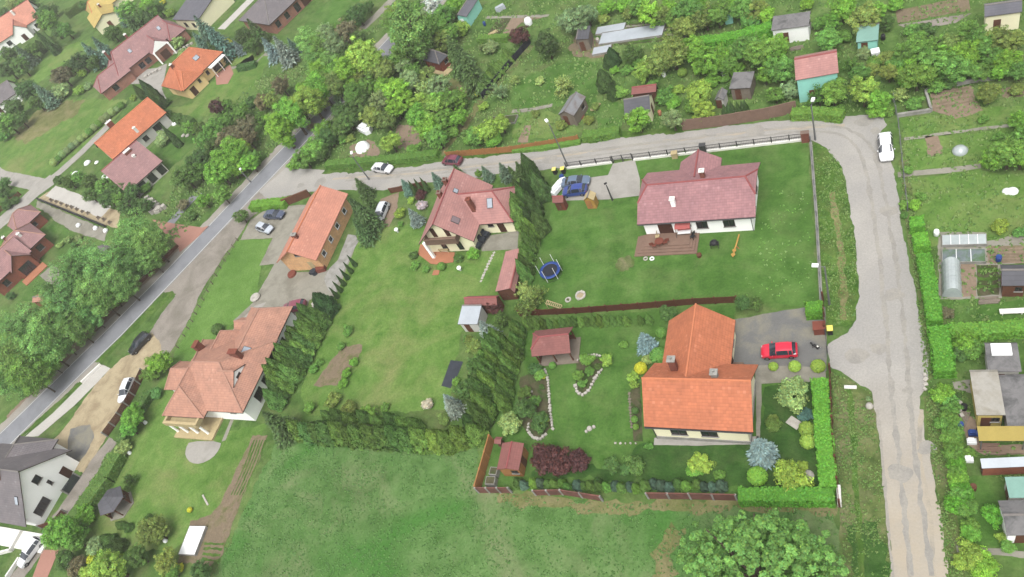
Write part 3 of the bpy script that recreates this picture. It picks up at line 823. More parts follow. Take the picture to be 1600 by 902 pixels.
def roof_volume(mb_roof, mb_wall, x0, x1, y0, y1, he, hr, axis='x', h0=(0, 0), h1=(0, 0), oh=0.5, og=0.4, t=0.16, z0=0.0, roff=0.0, walls=True, m_gable=0, ridge=True):
    """one pitched volume over a rectangle. h0/h1 = (run, fraction) of the hip at the low/high end: fraction 1 a full hip, below 1 a half hip, 0 a gable.
    roff shifts the ridge across (a lean-to when it reaches the edge)"""
    if axis == 'x':
        u0, u1, v0, v1 = x0, x1, y0, y1
        W = lambda u, v, z: (u, v, z)
    else:
        u0, u1, v0, v1 = y0, y1, x0, x1
        W = lambda u, v, z: (v, u, z)
    vc = (v0 + v1) / 2 + roff
    flip = axis != 'x'

    def face(mb, pts, m=0, uv=None):
        if flip:
            pts = pts[::-1]; uv = uv[::-1] if uv else None
        mb.poly([W(*p) for p in pts], m, uv)
    sides = []
    for v, sg in ((v0, -1), (v1, 1)):
        half = abs(v - vc)
        if half < 0.05: sides.append((sg, v + sg * 0.3, hr, 0.0)); continue
        slope = (hr - he) / half
        V = v + sg * oh
        sides.append((sg, V, hr - slope * abs(V - vc), slope))
    U0, U1 = u0 - (og if h0[1] < 1 else oh), u1 + (og if h1[1] < 1 else oh)
    r0, r1 = U0 + h0[0], U1 - h1[0]
    top_per = []
    for sg, V, ze, sl in sides:
        if sl == 0: continue
        run = abs(V - vc)
        L = math.hypot(run, hr - ze)
        e0 = [(U0, V, ze)]
        e1 = [(U1, V, ze)]
        pts = [(U0, V, ze), (U1, V, ze)]
        if 0 < h1[1] < 1: pts.append((U1, vc + sg * run * h1[1], hr - (hr - ze) * h1[1]))
        pts.append((r1, vc, hr))
        pts.append((r0, vc, hr))
        if 0 < h0[1] < 1: pts.append((U0, vc + sg * run * h0[1], hr - (hr - ze) * h0[1]))
        if sg > 0: pts = pts[::-1]
        uv = [(p[0], L * abs(p[1] - V) / run) for p in pts]
        face(mb_roof, [(p[0], p[1], p[2] + t) for p in pts], 0, uv)
        face(mb_roof, [p for p in pts][::-1], 1)
    # hips
    for (run, fr), U, rr, e in ((h0, U0, r0, -1), (h1, U1, r1, 1)):
        if fr <= 0: continue
        q = []
        for sg, V, ze, sl in sides:
            q.append((U, vc + (V - vc) * fr, hr - (hr - ze) * fr))
        pts = [q[0], q[1], (rr, vc, hr)] if e > 0 else [q[1], q[0], (rr, vc, hr)]
        Lh = math.hypot(run, hr - q[0][2])
        uv = [(p[1], Lh * abs(p[0] - U) / max(run, .01)) for p in pts]
        face(mb_roof, [(p[0], p[1], p[2] + t) for p in pts], 0, uv)
        face(mb_roof, pts[::-1], 1)
    # fascias round the perimeter
    per = [(U0, sides[0][1], sides[0][2]), (U1, sides[0][1], sides[0][2])]
    if h1[1] < 1:
        if h1[1] > 0:
            per += [(U1, vc + (sides[0][1] - vc) * h1[1], hr - (hr - sides[0][2]) * h1[1]), (U1, vc + (sides[1][1] - vc) * h1[1], hr - (hr - sides[1][2]) * h1[1])]
        else: per.append((U1, vc, hr))
    per += [(U1, sides[1][1], sides[1][2]), (U0, sides[1][1], sides[1][2])]
    if h0[1] < 1:
        if h0[1] > 0:
            per += [(U0, vc + (sides[1][1] - vc) * h0[1], hr - (hr - sides[1][2]) * h0[1]), (U0, vc + (sides[0][1] - vc) * h0[1], hr - (hr - sides[0][2]) * h0[1])]
        else: per.append((U0, vc, hr))
    for i in range(len(per)):
        a, b = per[i], per[(i + 1) % len(per)]
        face(mb_roof, [a, b, (b[0], b[1], b[2] + t), (a[0], a[1], a[2] + t)], 1)
    # ridge and hip caps
    if ridge:
        rr = 0.12
        mb_roof.tube([W(r0, vc, hr + t), W(r1, vc, hr + t)], rr, 6, 2)
        for (run, fr), U, r_ in ((h0, U0, r0), (h1, U1, r1)):
            if fr > 0:
                for sg, V, ze, sl in sides:
                    mb_roof.tube([W(r_, vc, hr + t), W(U, vc + (V - vc) * fr, hr - (hr - ze) * fr + t)], rr, 6, 2)
    # walls
    if walls:
        hv = lambda v: hr - (hr - he) * abs(v - vc) / max(abs((v0 if v < vc else v1) - vc), 0.05)
        for a, b in (((u0, v0), (u1, v0)), ((u1, v1), (u0, v1))):
            h = he if abs(a[1] - vc) > 0.06 else hr
            face(mb_wall, [(a[0], a[1], z0), (b[0], b[1], z0), (b[0], b[1], h), (a[0], a[1], h)], 0)
        for U, e, (run, fr) in ((u0, -1, h0), (u1, 1, h1)):
            a, b = (v0, v1)
            za = he if abs(v0 - vc) > 0.06 else hr
            zb = he if abs(v1 - vc) > 0.06 else hr
            pts = [(U, a, z0), (U, b, z0), (U, b, zb)]
            if fr == 0: pts.append((U, vc, hr))
            elif fr < 1: pts += [(U, vc + (v1 - vc) * fr, hr - (hr - he) * fr), (U, vc + (v0 - vc) * fr, hr - (hr - he) * fr)]
            pts.append((U, a, za))
            if fr >= 1: pts = [(U, a, z0), (U, b, z0), (U, b, zb), (U, a, za)]
            if e < 0: pts = pts[::-1]
            face(mb_wall, pts, m_gable)


def wall_frame(face, c, z):
    """local axes of a wall face: origin, along, out"""
    if face == 'S': return Vector((c[0], c[1], z)), Vector((1, 0, 0)), Vector((0, -1, 0))
    if face == 'N': return Vector((c[0], c[1], z)), Vector((-1, 0, 0)), Vector((0, 1, 0))
    if face == 'E': return Vector((c[0], c[1], z)), Vector((0, 1, 0)), Vector((1, 0, 0))
    return Vector((c[0], c[1], z)), Vector((0, -1, 0)), Vector((-1, 0, 0))


def obox(mb, o, ax, out, a0, a1, z0, z1, d0, d1, m=0):
    p = [o + ax * a + out * d for a, d in ((a0, d0), (a0, d1), (a1, d1), (a1, d0))]
    pp = [(q.x, q.y) for q in p]
    s = sum(pp[i][0] * pp[(i + 1) % 4][1] - pp[(i + 1) % 4][0] * pp[i][1] for i in range(4))
    if s < 0: pp = pp[::-1]
    mb.prism(pp, o.z + z0, o.z + z1, m)


def window(house, face, c, z, w, h, frame='dark_frame', mull=1, sill=True, name='window', pane='glass'):
    """c: point on the wall (local x, y); z: sill height"""
    o, ax, out = wall_frame(face, c, z)
    f = 0.09
    mb = MB()
    for a0, a1, z0, z1 in ((-w / 2, -w / 2 + f, 0, h), (w / 2 - f, w / 2, 0, h), (-w / 2 + f, w / 2 - f, 0, f), (-w / 2 + f, w / 2 - f, h - f, h)):
        obox(mb, o, ax, out, a0, a1, z0, z1, -0.04, 0.06)
    for k in range(mull):
        x = -w / 2 + w * (k + 1) / (mull + 1)
        obox(mb, o, ax, out, x - f / 2, x + f / 2, f, h - f, -0.04, 0.05)
    wd = mb.build(name, MT[frame], house)
    g_ = MB()
    obox(g_, o, ax, out, -w / 2 + f, w / 2 - f, f, h - f, -0.04, 0.015)
    g_.build('pane', MT[pane], wd)
    if sill:
        s_ = MB()
        obox(s_, o, ax, out, -w / 2 - 0.08, w / 2 + 0.08, -0.07, -0.003, -0.04, 0.16)
        s_.build('sill', MT['concrete'], wd)
    return wd


def door(house, face, c, z, w, h, mat='door_brown', frame='dark_frame', name='door'):
    o, ax, out = wall_frame(face, c, z)
    mb = MB()
    obox(mb, o, ax, out, -w / 2, w / 2, 0, h, -0.04, 0.04)
    for k in (-1, 1):
        obox(mb, o, ax, out, k * w / 4 - w * 0.17, k * w / 4 + w * 0.17, h * 0.12, h * 0.88, 0.04, 0.055)
    d = mb.build(name, MT[mat], house)
    hd = MB()
    obox(hd, o, ax, out, w * 0.38, w * 0.42, h * 0.45, h * 0.55, 0.055, 0.1)
    hd.build('handle', MT['steel'], d)
    return d


def chimney(roof, x, y, z0, z1, w=0.6, d=0.6, mat='chim_brick', cap='concrete_white', pot=True):
    mb = MB()
    mb.box(x - w / 2, x + w / 2, y - d / 2, y + d / 2, z0, z1)
    c = mb.build('chimney', MT[mat], roof)
    cp = MB()
    cp.box(x - w / 2 - 0.09, x + w / 2 + 0.09, y - d / 2 - 0.09, y + d / 2 + 0.09, z1 + 0.002, z1 + 0.12)
    if pot:
        cp.tube([(x, y, z1 + 0.122), (x, y, z1 + 0.4)], 0.12, 8)
    cp.build('chimney_cap', MT[cap], c)
    return c


def skylight(roof, x, y, z, w, h, slope, face='S', pane='skylight_glass'):
    """flush roof window on a slope that faces `face`"""
    o, ax, out = wall_frame(face, (x, y), z)
    up = (Vector((0, 0, math.sin(slope))) - out * math.cos(slope))
    n = ax.cross(up)
    if n.z < 0: n = -n
    mb = MB()

    def slab(mb, a0, a1, b0, b1, d0, d1, m=0):
        P_ = []
        for d in (d0, d1):
            for a, b in ((a0, b0), (a1, b0), (a1, b1), (a0, b1)):
                P_.append(o + ax * a + up * b + n * d)
        for q in ((0, 3, 2, 1), (4, 5, 6, 7), (0, 1, 5, 4), (1, 2, 6, 5), (2, 3, 7, 6), (3, 0, 4, 7)):
            mb.poly([P_[k] for k in q], m)
    slab(mb, -w / 2, w / 2, -h / 2, h / 2, -0.1, 0.08)
    s_ = mb.build('skylight', MT['steel_dark'], roof)
    g_ = MB()
    slab(g_, -w / 2 + 0.08, w / 2 - 0.08, -h / 2 + 0.08, h / 2 - 0.08, 0.0, 0.095)
    g_.build('skylight_pane', MT[pane], s_)


def gutter(house, a, b, z, drop=None):
    mb = MB()
    mb.tube([(a[0], a[1], z), (b[0], b[1], z)], 0.075, 6)
    gt = mb.build('gutter', MT['steel_dark'], house)
    if drop:
        d = MB()
        d.tube([(drop[0], drop[1], z), (drop[2], drop[3], z - 0.5), (drop[2], drop[3], 0.0)], 0.05, 6)
        d.build('downpipe', MT['steel_dark'], gt)


class House:
    def __init__(s, name, label, cat, origin=(0, 0), rz=0.0, lm=None):
        s.root = empty(name, (origin[0], origin[1], 0), rz, label, cat)
        s.rb, s.wb = MB(), MB()
        s.o, s.rz = Vector((origin[0], origin[1])), rz
        s.i = Matrix.Rotation(-rz, 2)
        if lm: LM.append((lm, origin, s.root))

    def vol(s, *a, **k):
        roof_volume(s.rb, s.wb, *a, **k)

    def loc(s, u, v, z):
        """photo pixel at height z -> local x, y"""
        p = at(u, v, z)
        return s.i @ (Vector((p.x, p.y)) - s.o)

    def done(s, roof, wall, fascia='dark_frame', ridge='ridge_red', gable=None):
        s.wall = s.wb.build('wall', [MT[wall], MT[gable or wall]], s.root)
        s.roof = s.rb.build('roof', [MT[roof], MT[fascia], MT[ridge]], s.root)
        return s


# --- white house with the dark rose roof, upper right plot (world axes)
H1 = House('white_bungalow', 'white bungalow with long dusty rose tiled roof and wooden terrace on trampoline lawn', 'house', (-29.3, 66.9), lm='the dusty-rose bungalow')
H1.vol(0, 14.0, 0, 8.5, 3.2, 5.4, 'x', (1.25, .45), (1.25, .45), oh=0.5, og=0.6)
H1.vol(4.3, 9.0, 6.0, 10.3, 3.1, 4.75, 'y', og=0.35, oh=0.45)
H1.done('t_rose', 'wall_white', ridge='ridge_red')
sl = math.atan2(2.2, 4.25)
for px_ in (1096.5, 1138.5):
    q = H1.loc(px_, 349, 1.9)
    window(H1.root, 'S', (q.x, 0), 1.05, 1.45, 1.35, mull=1)
window(H1.root, 'E', (14.0, 2.6), 1.0, 1.2, 1.3)
window(H1.root, 'E', (14.0, 6.0), 1.0, 1.2, 1.3)
q = H1.loc(1041, 357, 1.2)
door(H1.root, 'S', (q.x, 0), 0.45, 1.9, 2.2)
chimney(H1.roof, 7.9, 5.2, 4.5, 6.3, 0.55, 0.55)
chimney(H1.roof, 4.3, 1.6, 3.6, 5.3, 0.55, 0.55, mat='wall_white')
gutter(H1.root, (-0.4, -0.56), (14.4, -0.56), 3.0, (13.9, -0.56, 13.9, -0.08))
mb = MB()
for k in range(4):
    mb.box(-0.1 - 0.4 * k, 6.0 + 0.35 * k, -2.2 - 0.42 * k, -0.02, 0.0, 0.5 - 0.125 * k)
    for j in range(3):
        pass
tb = mb.build('terrace', MT['wood_deck'], H1.root)

# --- orange tiled cream house, bottom right plot
H2 = House('orange_roofed_house', 'cream house with bright orange tiled L-shaped roof beside the red car', 'house', (-23.7, 37.2), lm='the cream house beside the red car')
H2.vol(0, 10.0, 0, 7.5, 3.35, 6.6, 'x', oh=0.3, og=0.75)
H2.vol(0.35, 7.4, 4.4, 13.6, 2.9, 6.0, 'y', oh=0.35, og=0.35)
H2.done('t_orange', 'wall_cream', fascia='dark_frame', ridge='ridge_orange')
for px_ in (1060, 1108):
    q = H2.loc(px_, 674, 2.0)
    window(H2.root, 'S', (q.x, 0), 1.2, 1.75, 1.25, mull=1)
window(H2.root, 'E', (10.0, 3.7), 3.9, 1.0, 1.3)
window(H2.root, 'E', (10.0, 2.0), 1.1, 1.4, 1.3)
door(H2.root, 'E', (7.4, 9.0), 0.1, 2.4, 2.2)
window(H2.root, 'E', (7.4, 11.8), 1.2, 1.0, 1.0)
window(H2.root, 'W', (0, 3.2), 1.2, 1.4, 1.2)
q = H2.loc(1055, 578, 4.8)
chimney(H2.roof, q.x, q.y, 3.6, 7.0, 0.75, 0.65, cap='concrete')
q = H2.loc(1117, 588, 6.2)
chimney(H2.roof, q.x, q.y, 5.4, 7.0, 0.65, 0.6, mat='concrete', cap='concrete')
gutter(H2.root, (-0.7, -0.38), (10.6, -0.38), 3.1, (-0.1, -0.38, -0.06, -0.07))
mb = MB()
mb.box(7.45, 8.6, 7.6, 9.8, 0.0, 0.35)
mb.build('doorstep', MT['wood_deck'], H2.root)
mb = MB()
mb.box(-0.12, 10.12, -0.1, -0.003, 0.0, 0.55); mb.box(10.003, 10.12, 0, 7.5, 0, 0.55)
mb.build('plinth', MT['concrete'], H2.root)

# --- middle house with gable front and balcony
H3 = House('gabled_house', 'cream gable-fronted house with brick-red roof, wooden balcony and terracotta terrace', 'house', (-63.4, 66.2), lm='the cream gabled house')
H3.vol(0, 8.1, 0, 9.8, 3.3, 7.0, 'y', oh=0.75, og=0.7)
H3.vol(4.4, 13.8, 3.2, 9.3, 3.1, 5.7, 'x', (0, 0), (3.2, 1), oh=0.6)
H3.done('t_redpink', 'wall_cream', ridge='ridge_red')
for x in (2.6, 4.9):
    door(H3.root, 'S', (x, 0), 3.55, 0.75, 1.95, 'door_brown')
for x in (2.9, 5.6):
    window(H3.root, 'S', (x, 0), 0.35, 0.9, 1.9, sill=False, mull=0)
mb = MB()
mb.box(1.2, 6.6, -1.3, -0.003, 3.2, 3.42)
for x in np.arange(1.25, 6.6, 0.16):
    mb.box(x, x + 0.11, -1.3, -1.25, 3.422, 4.35)
for y in np.arange(-1.2, -0.1, 0.16):
    mb.box(1.2, 1.25, y, y + 0.11, 3.422, 4.35); mb.box(6.55, 6.6, y, y + 0.11, 3.422, 4.35)
mb.box(1.15, 6.65, -1.36, -1.24, 4.352, 4.45)
mb.build('balcony', MT['wood_deck'], H3.root)
mb = MB()
mb.box(0.6, 1.05, -1.3, -0.85, 0.12, 3.6)
mb.build('balcony_pillar', MT['wall_white'], H3.root)
window(H3.root, 'S', (10.1, 3.2), 1.5, 0.9, 0.7)
door(H3.root, 'S', (11.7, 3.2), 0.1, 1.1, 2.2)
window(H3.root, 'E', (13.8, 6.2), 1.1, 1.3, 1.2)
window(H3.root, 'W', (0, 3.2), 1.1, 1.3, 1.3); window(H3.root, 'W', (0, 6.8), 1.1, 1.3, 1.3)
for u, v, z, h_ in ((697, 285, 6.5, 7.1), (688, 305, 6.0, 6.6), (733, 315, 6.0, 6.5)):
    q = H3.loc(u, v, z)
    chimney(H3.roof, q.x, q.y, z - 2.2, h_, 0.62, 0.62, cap='chim_brick')
s3 = math.atan2(3.7, 4.05)
q = H3.loc(725.5, 341.5, 5.4); skylight(H3.roof, 6.2, q.y, 7.0 - 3.7 / 4.05 * (6.2 - 4.05) + 0.16, 1.1, 1.3, s3, 'E', 'skylight_dark')
q = H3.loc(701, 298, 6.4); skylight(H3.roof, 5.1, q.y, 7.0 - 3.7 / 4.05 * (5.1 - 4.05) + 0.16, 0.8, 0.8, s3, 'E')
q = H3.loc(760, 328, 5.0); skylight(H3.roof, q.x, 4.9, 5.7 - 2.6 / 3.05 * (6.25 - 4.9) + 0.17, 0.95, 1.5, math.atan2(2.6, 3.05), 'S')
mb = MB()
mb.box(1.6, 2.7, -4.5, -3.6, 0.0, 0.09)

mb.build('terrace_step', MT['terracotta'], H3.root)

# --- long brick barn house
H4 = House('long_brick_house', 'long ochre brick house with plain salmon-orange gable roof beside silver hatchback', 'house', (-90.4, 63.9), lm='the long ochre brick house')
H4.vol(0, 7.4, 0, 13.1, 3.3, 5.6, 'y', oh=0.45, og=0.7)
H4.done('t_salmon', 'wall_barn', fascia='t_salmon', ridge='ridge_orange')
for v, u in ((330, 534), (353, 525), (374, 514), (396, 505)):
    q = H4.loc(u, v, 1.9)
    window(H4.root, 'E', (7.4, q.y), 1.4, 1.0, 1.0, frame='white_frame', mull=0)
window(H4.root, 'S', (4.1, 0), 3.7, 1.0, 0.5, frame='dark_frame', mull=0)
door(H4.root, 'S', (5.3, 0), 0.1, 1.0, 2.0, 'wood_pale')
door(H4.root, 'W', (0, 6.5), 0.1, 1.0, 2.0, 'door_brown')
q = H4.loc(462, 371, 5.6)
chimney(H4.roof, q.x, q.y, 4.6, 6.3, 0.9, 0.5, cap='concrete')

# --- villa
H5 = House('villa', 'rambling white villa with weathered salmon hipped roof, columns and rounded patio', 'house', (-97.2, 36.0), lm='the white villa')
H5.vol(0, 14.3, 0.2, 11.4, 3.6, 6.8, 'x', (5.0, 1), (5.2, 1), oh=0.55)
H5.vol(6.8, 14.3, 8.6, 17.4, 3.6, 5.5, 'y', (0, 0), (1.8, 1), oh=0.5)
H5.vol(0.1, 7.4, -0.9, 6.0, 3.7, 6.5, 'y', (3.4, 1), (0, 0), oh=0.6, walls=False)
H5.vol(-2.8, 3.2, 3.4, 7.6, 3.4, 5.1, 'x', (1.6, 1), (0, 0), oh=0.45)
H5.vol(2.6, 6.2, 9.0, 13.4, 3.4, 5.0, 'y', (0, 0), (1.4, 1), oh=0.4)
H5.vol(4.9, 7.6, 14.0, 16.2, 2.9, 3.7, 'x', (0.0, 0), (0, 0), oh=0.3)
# dormer on the south-east slope
H5.vol(9.6, 12.6, 3.0, 6.4, 5.1, 6.2, 'x', (0, 0), (0.0, 0), oh=0.25, og=0.1)
H5.done('t_villa', 'wall_white', ridge='ridge_villa')
window(H5.root, 'E', (12.6, 4.7), 4.6, 1.0, 0.8, mull=0)
for v, u in ((517, 441), (534, 434), (560, 422), (594, 406)):
    q = H5.loc(u, v, 1.8)
    window(H5.root, 'E', (14.3, q.y), 1.2, 1.0, 1.2)
door(H5.root, 'E', (14.3, H5.loc(420, 574, 1.2).y), 0.1, 2.0, 2.1)
window(H5.root, 'E', (14.3, H5.loc(397, 616, 1.5).y), 0.8, 1.8, 1.6)
window(H5.root, 'S', (11.8, 0.2), 2.2, 1.0, 0.9)
window(H5.root, 'S', (3.0, 0.2), 2.0, 1.8, 1.0); window(H5.root, 'S', (5.6, 0.2), 2.0, 1.0, 1.0)
mb = MB()
mb.box(0.2, 8.0, -3.4, 0.19, 0.0, 0.3)
mb.build('porch_floor', MT['wood_pale'], H5.root)
for x in (0.5, 2.5, 4.6, 6.7):
    c = MB()
    c.tube([(x, -2.4, 0.302), (x, -2.4, 2.5)], [0.2, 0.17], 10)
    c.build('column', MT['wall_white'], H5.root)
mb = MB()
mb.box(0.2, 7.0, -2.65, -2.2, 2.502, 3.35); mb.box(0.2, 0.6, -2.19, 0.19, 2.502, 3.35); mb.box(6.6, 7.0, -2.19, 0.19, 2.502, 3.35); mb.box(0.6, 6.6, -2.19, 0.19, 2.5, 2.64)
mb.build('balcony', MT['wood_pale'], H5.root)
q = H5.loc(311, 543, 5.5); chimney(H5.roof, q.x, q.y, 3.8, 6.4, 0.7, 1.2, pot=False, cap='chim_brick')
q = H5.loc(367, 553, 6.4); chimney(H5.roof, q.x, q.y, 5.0, 7.0, 1.5, 0.7, pot=False, cap='chim_brick')
q = H5.loc(386, 549, 4.9); skylight(H5.roof, q.x, q.y, 5.5 - 1.9 / 3.75 * abs(q.x - 10.55) + 0.17, 1.2, 1.2, math.atan2(1.9, 3.75), 'E')
mb = MB()
mb.tube([(-2.9, 5.5, 0), (-2.9, 5.5, 0.5)], 0.2, 8)

# --- house with dusky brown roof in the corner
H6 = House('dark_roofed_house', 'white-gabled house with dusky brown roof at the bottom corner beside main road', 'house', (-114.6, 16.9), lm='the dusky brown roof house')
H6.vol(-17, 0, 0, 10.4, 3.2, 8.0, 'x', oh=0.9, og=0.35)
H6.vol(-13.0, -4.2, 6.0, 12.2, 3.0, 5.6, 'y', (0, 0), (2.6, 1), oh=0.5)
H6.done('t_grey', 'wall_white', ridge='ridge_grey')
window(H6.root, 'E', (0, 5.4), 4.2, 1.2, 1.2, mull=0)
window(H6.root, 'E', (0, 5.9), 2.2, 0.5, 1.0, mull=0)
window(H6.root, 'E', (0, 2.5), 1.0, 2.6, 1.5, mull=2)
door(H6.root, 'E', (0, 8.2), 0.1, 1.2, 2.1)
q = H6.loc(14, 812, 4.6); skylight(H6.roof, q.x, 1.9, 3.2 + 4.8 / 5.2 * 1.9 + 0.17, 0.8, 1.3, math.atan2(4.8, 5.2), 'S')
chimney(H6.roof, -4.5, 4.4, 6.6, 8.9, 0.6, 0.9)
mb = MB()
mb.box(-9.0, 3.3, -3.6, -1.0, 0.0, 0.24)
mb.build('terrace', MT['concrete_white'], H6.root)

# --- far houses to the upper left, turned 60 to 70 degrees
def rot_house(name, label, cat, c, deg, lm=None):
    return House(name, label, cat, c, R(deg), lm)


H7 = rot_house('orange_house', 'grey-walled house with one broad orange tiled slope and adjoining pink carport roof', 'house', (-157.6, 105.9), 61.5, 'the house with pink carport roof')
H7.vol(-7.6, 7.6, -4.9, 4.9, 3.3, 6.2, 'x', oh=0.5, og=0.4)
H7.done('t_orange', 'wall_grey', ridge='ridge_orange')
window(H7.root, 'S', (4.4, -4.9), 0.9, 2.2, 1.6, mull=2); window(H7.root, 'S', (0.6, -4.9), 1.0, 1.3, 1.2)
window(H7.root, 'W', (-7.6, -2.0), 0.9, 1.6, 1.6)
q = H7.loc(211, 202, 5.3); chimney(H7.roof, q.x, q.y, 4.4, 5.7, 0.6, 0.6, mat='concrete_white')
chimney(H7.roof, -2.2, 3.0, 4.4, 6.8, 1.4, 0.7)
H7b = rot_house('pink_roofed_annex', 'wide pinkish-red single-slope roof annex on posts below the orange house', 'outbuilding', (-146.4, 92.0), 61.0, 'the pink annex')
H7b.vol(-4.6, 4.6, -5.0, 5.0, 2.7, 5.2, 'x', oh=0.4, og=0.4, roff=5.0)
H7b.done('t_pink', 'wall_grey', ridge='ridge_red')
q = H7b.loc(205, 227, 5.2); chimney(H7b.roof, 1.8, 3.7, 4.4, 5.6, 1.6, 0.8)
q = H7b.loc(211, 246, 4.3); chimney(H7b.roof, q.x, q.y, 3.8, 4.8, 0.6, 0.6, mat='concrete_white')
for x in (-4.0, -1.5, 1.0, 3.6):
    window(H7b.root, 'S', (x, -5.0), 0.3, 1.6, 2.0, mull=0, sill=False)
H8 = rot_house('pink_house', 'long brick house with dusty pink roof and white pedimented porch beside orange hipped house', 'house', (-180.4, 139.6), 57.0, 'the dusty pink roof house')
H8.vol(-7.5, 10.5, -4.8, 4.8, 3.4, 7.2, 'x', (3.2, 1), (0, 0), oh=0.5)
H8.vol(2.5, 7.2, -8.2, 0.0, 3.3, 5.6, 'y', oh=0.4, og=0.3)
H8.vol(8.4, 13.0, -7.2, 2.0, 3.2, 6.0, 'y', (2.4, 1), (0, 0), oh=0.4)
H8.vol(-14.0, -5.0, -5.6, 1.2, 2.9, 5.3, 'x', (2.6, 1), (0, 0), oh=0.4)
H8.done('t_pink', 'wall_brick_pink', ridge='ridge_red', gable='wall_brick_pink')
for x in (-10.5, -1.5, 0.6):
    window(H8.root, 'S', (x, -4.8 if x > -5 else -5.6), 0.9, 1.5, 1.4)
door(H8.root, 'S', (4.9, -8.2), 0.1, 2.2, 2.3); window(H8.root, 'S', (10.6, -7.2), 0.9, 1.5, 1.4)
mb = MB()
mb.poly([(2.3, -8.55, 3.35), (7.4, -8.55, 3.35), (4.85, -8.55, 5.65)]); mb.poly([(7.4, -8.35, 3.35), (2.3, -8.35, 3.35), (4.85, -8.35, 5.65)])
mb.poly([(2.3, -8.35, 3.35), (7.4, -8.35, 3.35), (7.4, -8.55, 3.35), (2.3, -8.55, 3.35)])
mb.build('pediment', MT['wall_white'], H8.root)
for x in (2.5, 7.1):
    mb = MB(); mb.box(x - 0.2, x + 0.2, -9.0, -8.6, 0, 3.4); mb.build('porch_column', MT['wall_white'], H8.root)
for x, y in ((-1.2, -2.6), (8.5, -1.0)):
    skylight(H8.roof, x, -2.4, 7.2 - 3.8 / 4.8 * 2.4 + 0.17, 0.9, 1.2, math.atan2(3.8, 4.8), 'S')
chimney(H8.roof, -6.2, 0.6, 5.6, 8.2, 0.6, 0.9); chimney(H8.roof, 1.0, 2.0, 5.2, 8.0, 0.6, 0.9)
H9 = rot_house('hipped_house', 'ochre house with rounded bright orange hipped roof and small brick terrace', 'house', (-151.2, 126.2), 68.0, 'the orange hipped house')
H9.vol(-6.2, 6.6, -4.2, 4.6, 3.4, 7.0, 'x', (4.2, 1), (4.2, 1), oh=0.7)
H9.vol(-6.2, -0.5, -5.2, 2.0, 3.3, 5.6, 'y', (2.2, 1), (0, 0), oh=0.5)
H9.done('t_orange', 'wall_ochre', ridge='ridge_orange')
skylight(H9.roof, 2.0, -2.2, 7.0 - 3.6 / 4.4 * 2.4 + 0.18, 1.5, 1.2, math.atan2(3.6, 4.4), 'S')
window(H9.root, 'S', (-2.0, -5.2), 1.6, 0.7, 0.9); door(H9.root, 'S', (-4.6, -5.2), 0.1, 1.4, 2.1); window(H9.root, 'S', (4.2, -4.2), 0.3, 2.6, 2.2, mull=2, sill=False)
window(H9.root, 'S', (1.2, -4.2), 1.2, 0.8, 1.0)
chimney(H9.roof, -3.4, -0.4, 5.4, 7.4, 0.6, 0.6)
mb = MB()
mb.box(1.8, 6.8, -6.4, -4.9, 2.6, 2.75)
for x in (1.9, 4.2, 6.6): mb.box(x, x + 0.12, -6.35, -6.2, 0, 2.6)
mb.build('pergola', MT['white_frame'], H9.root)
H10 = rot_house('white_house', 'far white house with coral tiled roof and gabled porch in the top corner', 'house', (-265.6, 176.6), 43.0, 'the far coral-roofed white house')
H10.vol(-12.0, 7.0, -5.6, 5.6, 3.6, 8.0, 'x', oh=0.5, og=0.5)
H10.vol(-2.6, 2.2, -8.2, -1.0, 3.6, 6.0, 'y', oh=0.4, og=0.3)
H10.done('t_salmon', 'wall_white', ridge='ridge_red')
for x in (-6.0, 5.0): window(H10.root, 'S', (x, -5.6), 0.9, 1.6, 1.4)
window(H10.root, 'E', (7.0, 0), 4.0, 1.2, 1.4); door(H10.root, 'S', (-0.2, -8.2), 0.1, 1.4, 2.2)
chimney(H10.roof, 1.0, -1.5, 6.2, 8.2, 0.7, 0.7, mat='concrete_white')
H10b = rot_house('white_cottage', 'white cottage with grey roof cut by the left edge beside dark conifers', 'house', (-235.0, 133.0), 45.0)
H10b.vol(-5, 5, -4, 4, 3.0, 5.6, 'x'); H10b.done('t_grey', 'wall_white', ridge='ridge_grey')
window(H10b.root, 'S', (2.0, -4), 1.0, 1.4, 1.3); door(H10b.root, 'S', (-1.5, -4), 0.1, 1.0, 2.1); window(H10b.root, 'E', (5, 0), 1.0, 1.4, 1.3)
HY = rot_house('yellow_roofed_house', 'small house with bright yellow sheet roof behind the pink roof house', 'house', (-216.6, 167.6), -39.0, 'the yellow roof')
HY.vol(-6.0, 6.0, -4.0, 4.0, 3.0, 4.6, 'x'); HY.done('t_yellow', 'wall_cream', ridge='wall_yellow')
window(HY.root, 'S', (2.5, -4.0), 1.0, 1.6, 1.3); door(HY.root, 'E', (6.0, 0), 0.1, 1.2, 2.1, 'wood_red'); chimney(HY.roof, -2, 1.0, 4.0, 5.4)
p = at(190, 4, 3)
HZ = rot_house('cream_house', 'cream house with ochre roof cut by the top edge behind the yellow roof', 'house', (p.x - 8, p.y + 6), 55.0)
HZ.vol(-9, 9, -4.6, 4.6, 3.2, 6.0, 'x', (2, 1), (2, 1)); HZ.done('t_yellow', 'wall_cream', ridge='ridge_orange')
window(HZ.root, 'S', (-3, -4.6), 1, 1.5, 1.3); window(HZ.root, 'S', (3, -4.6), 1, 1.5, 1.3)
H11 = rot_house('brick_garage', 'square brick garage with pyramid terracotta roof beside the pale access road', 'garage', (-174.4, 80.4), 66.0, 'the pyramid-roofed brick garage')
H11.vol(-2.9, 2.9, -2.9, 2.9, 3.0, 5.2, 'x', (2.7, 1), (2.7, 1), oh=0.45); H11.done('t_pink', 'wall_brick', ridge='ridge_villa')
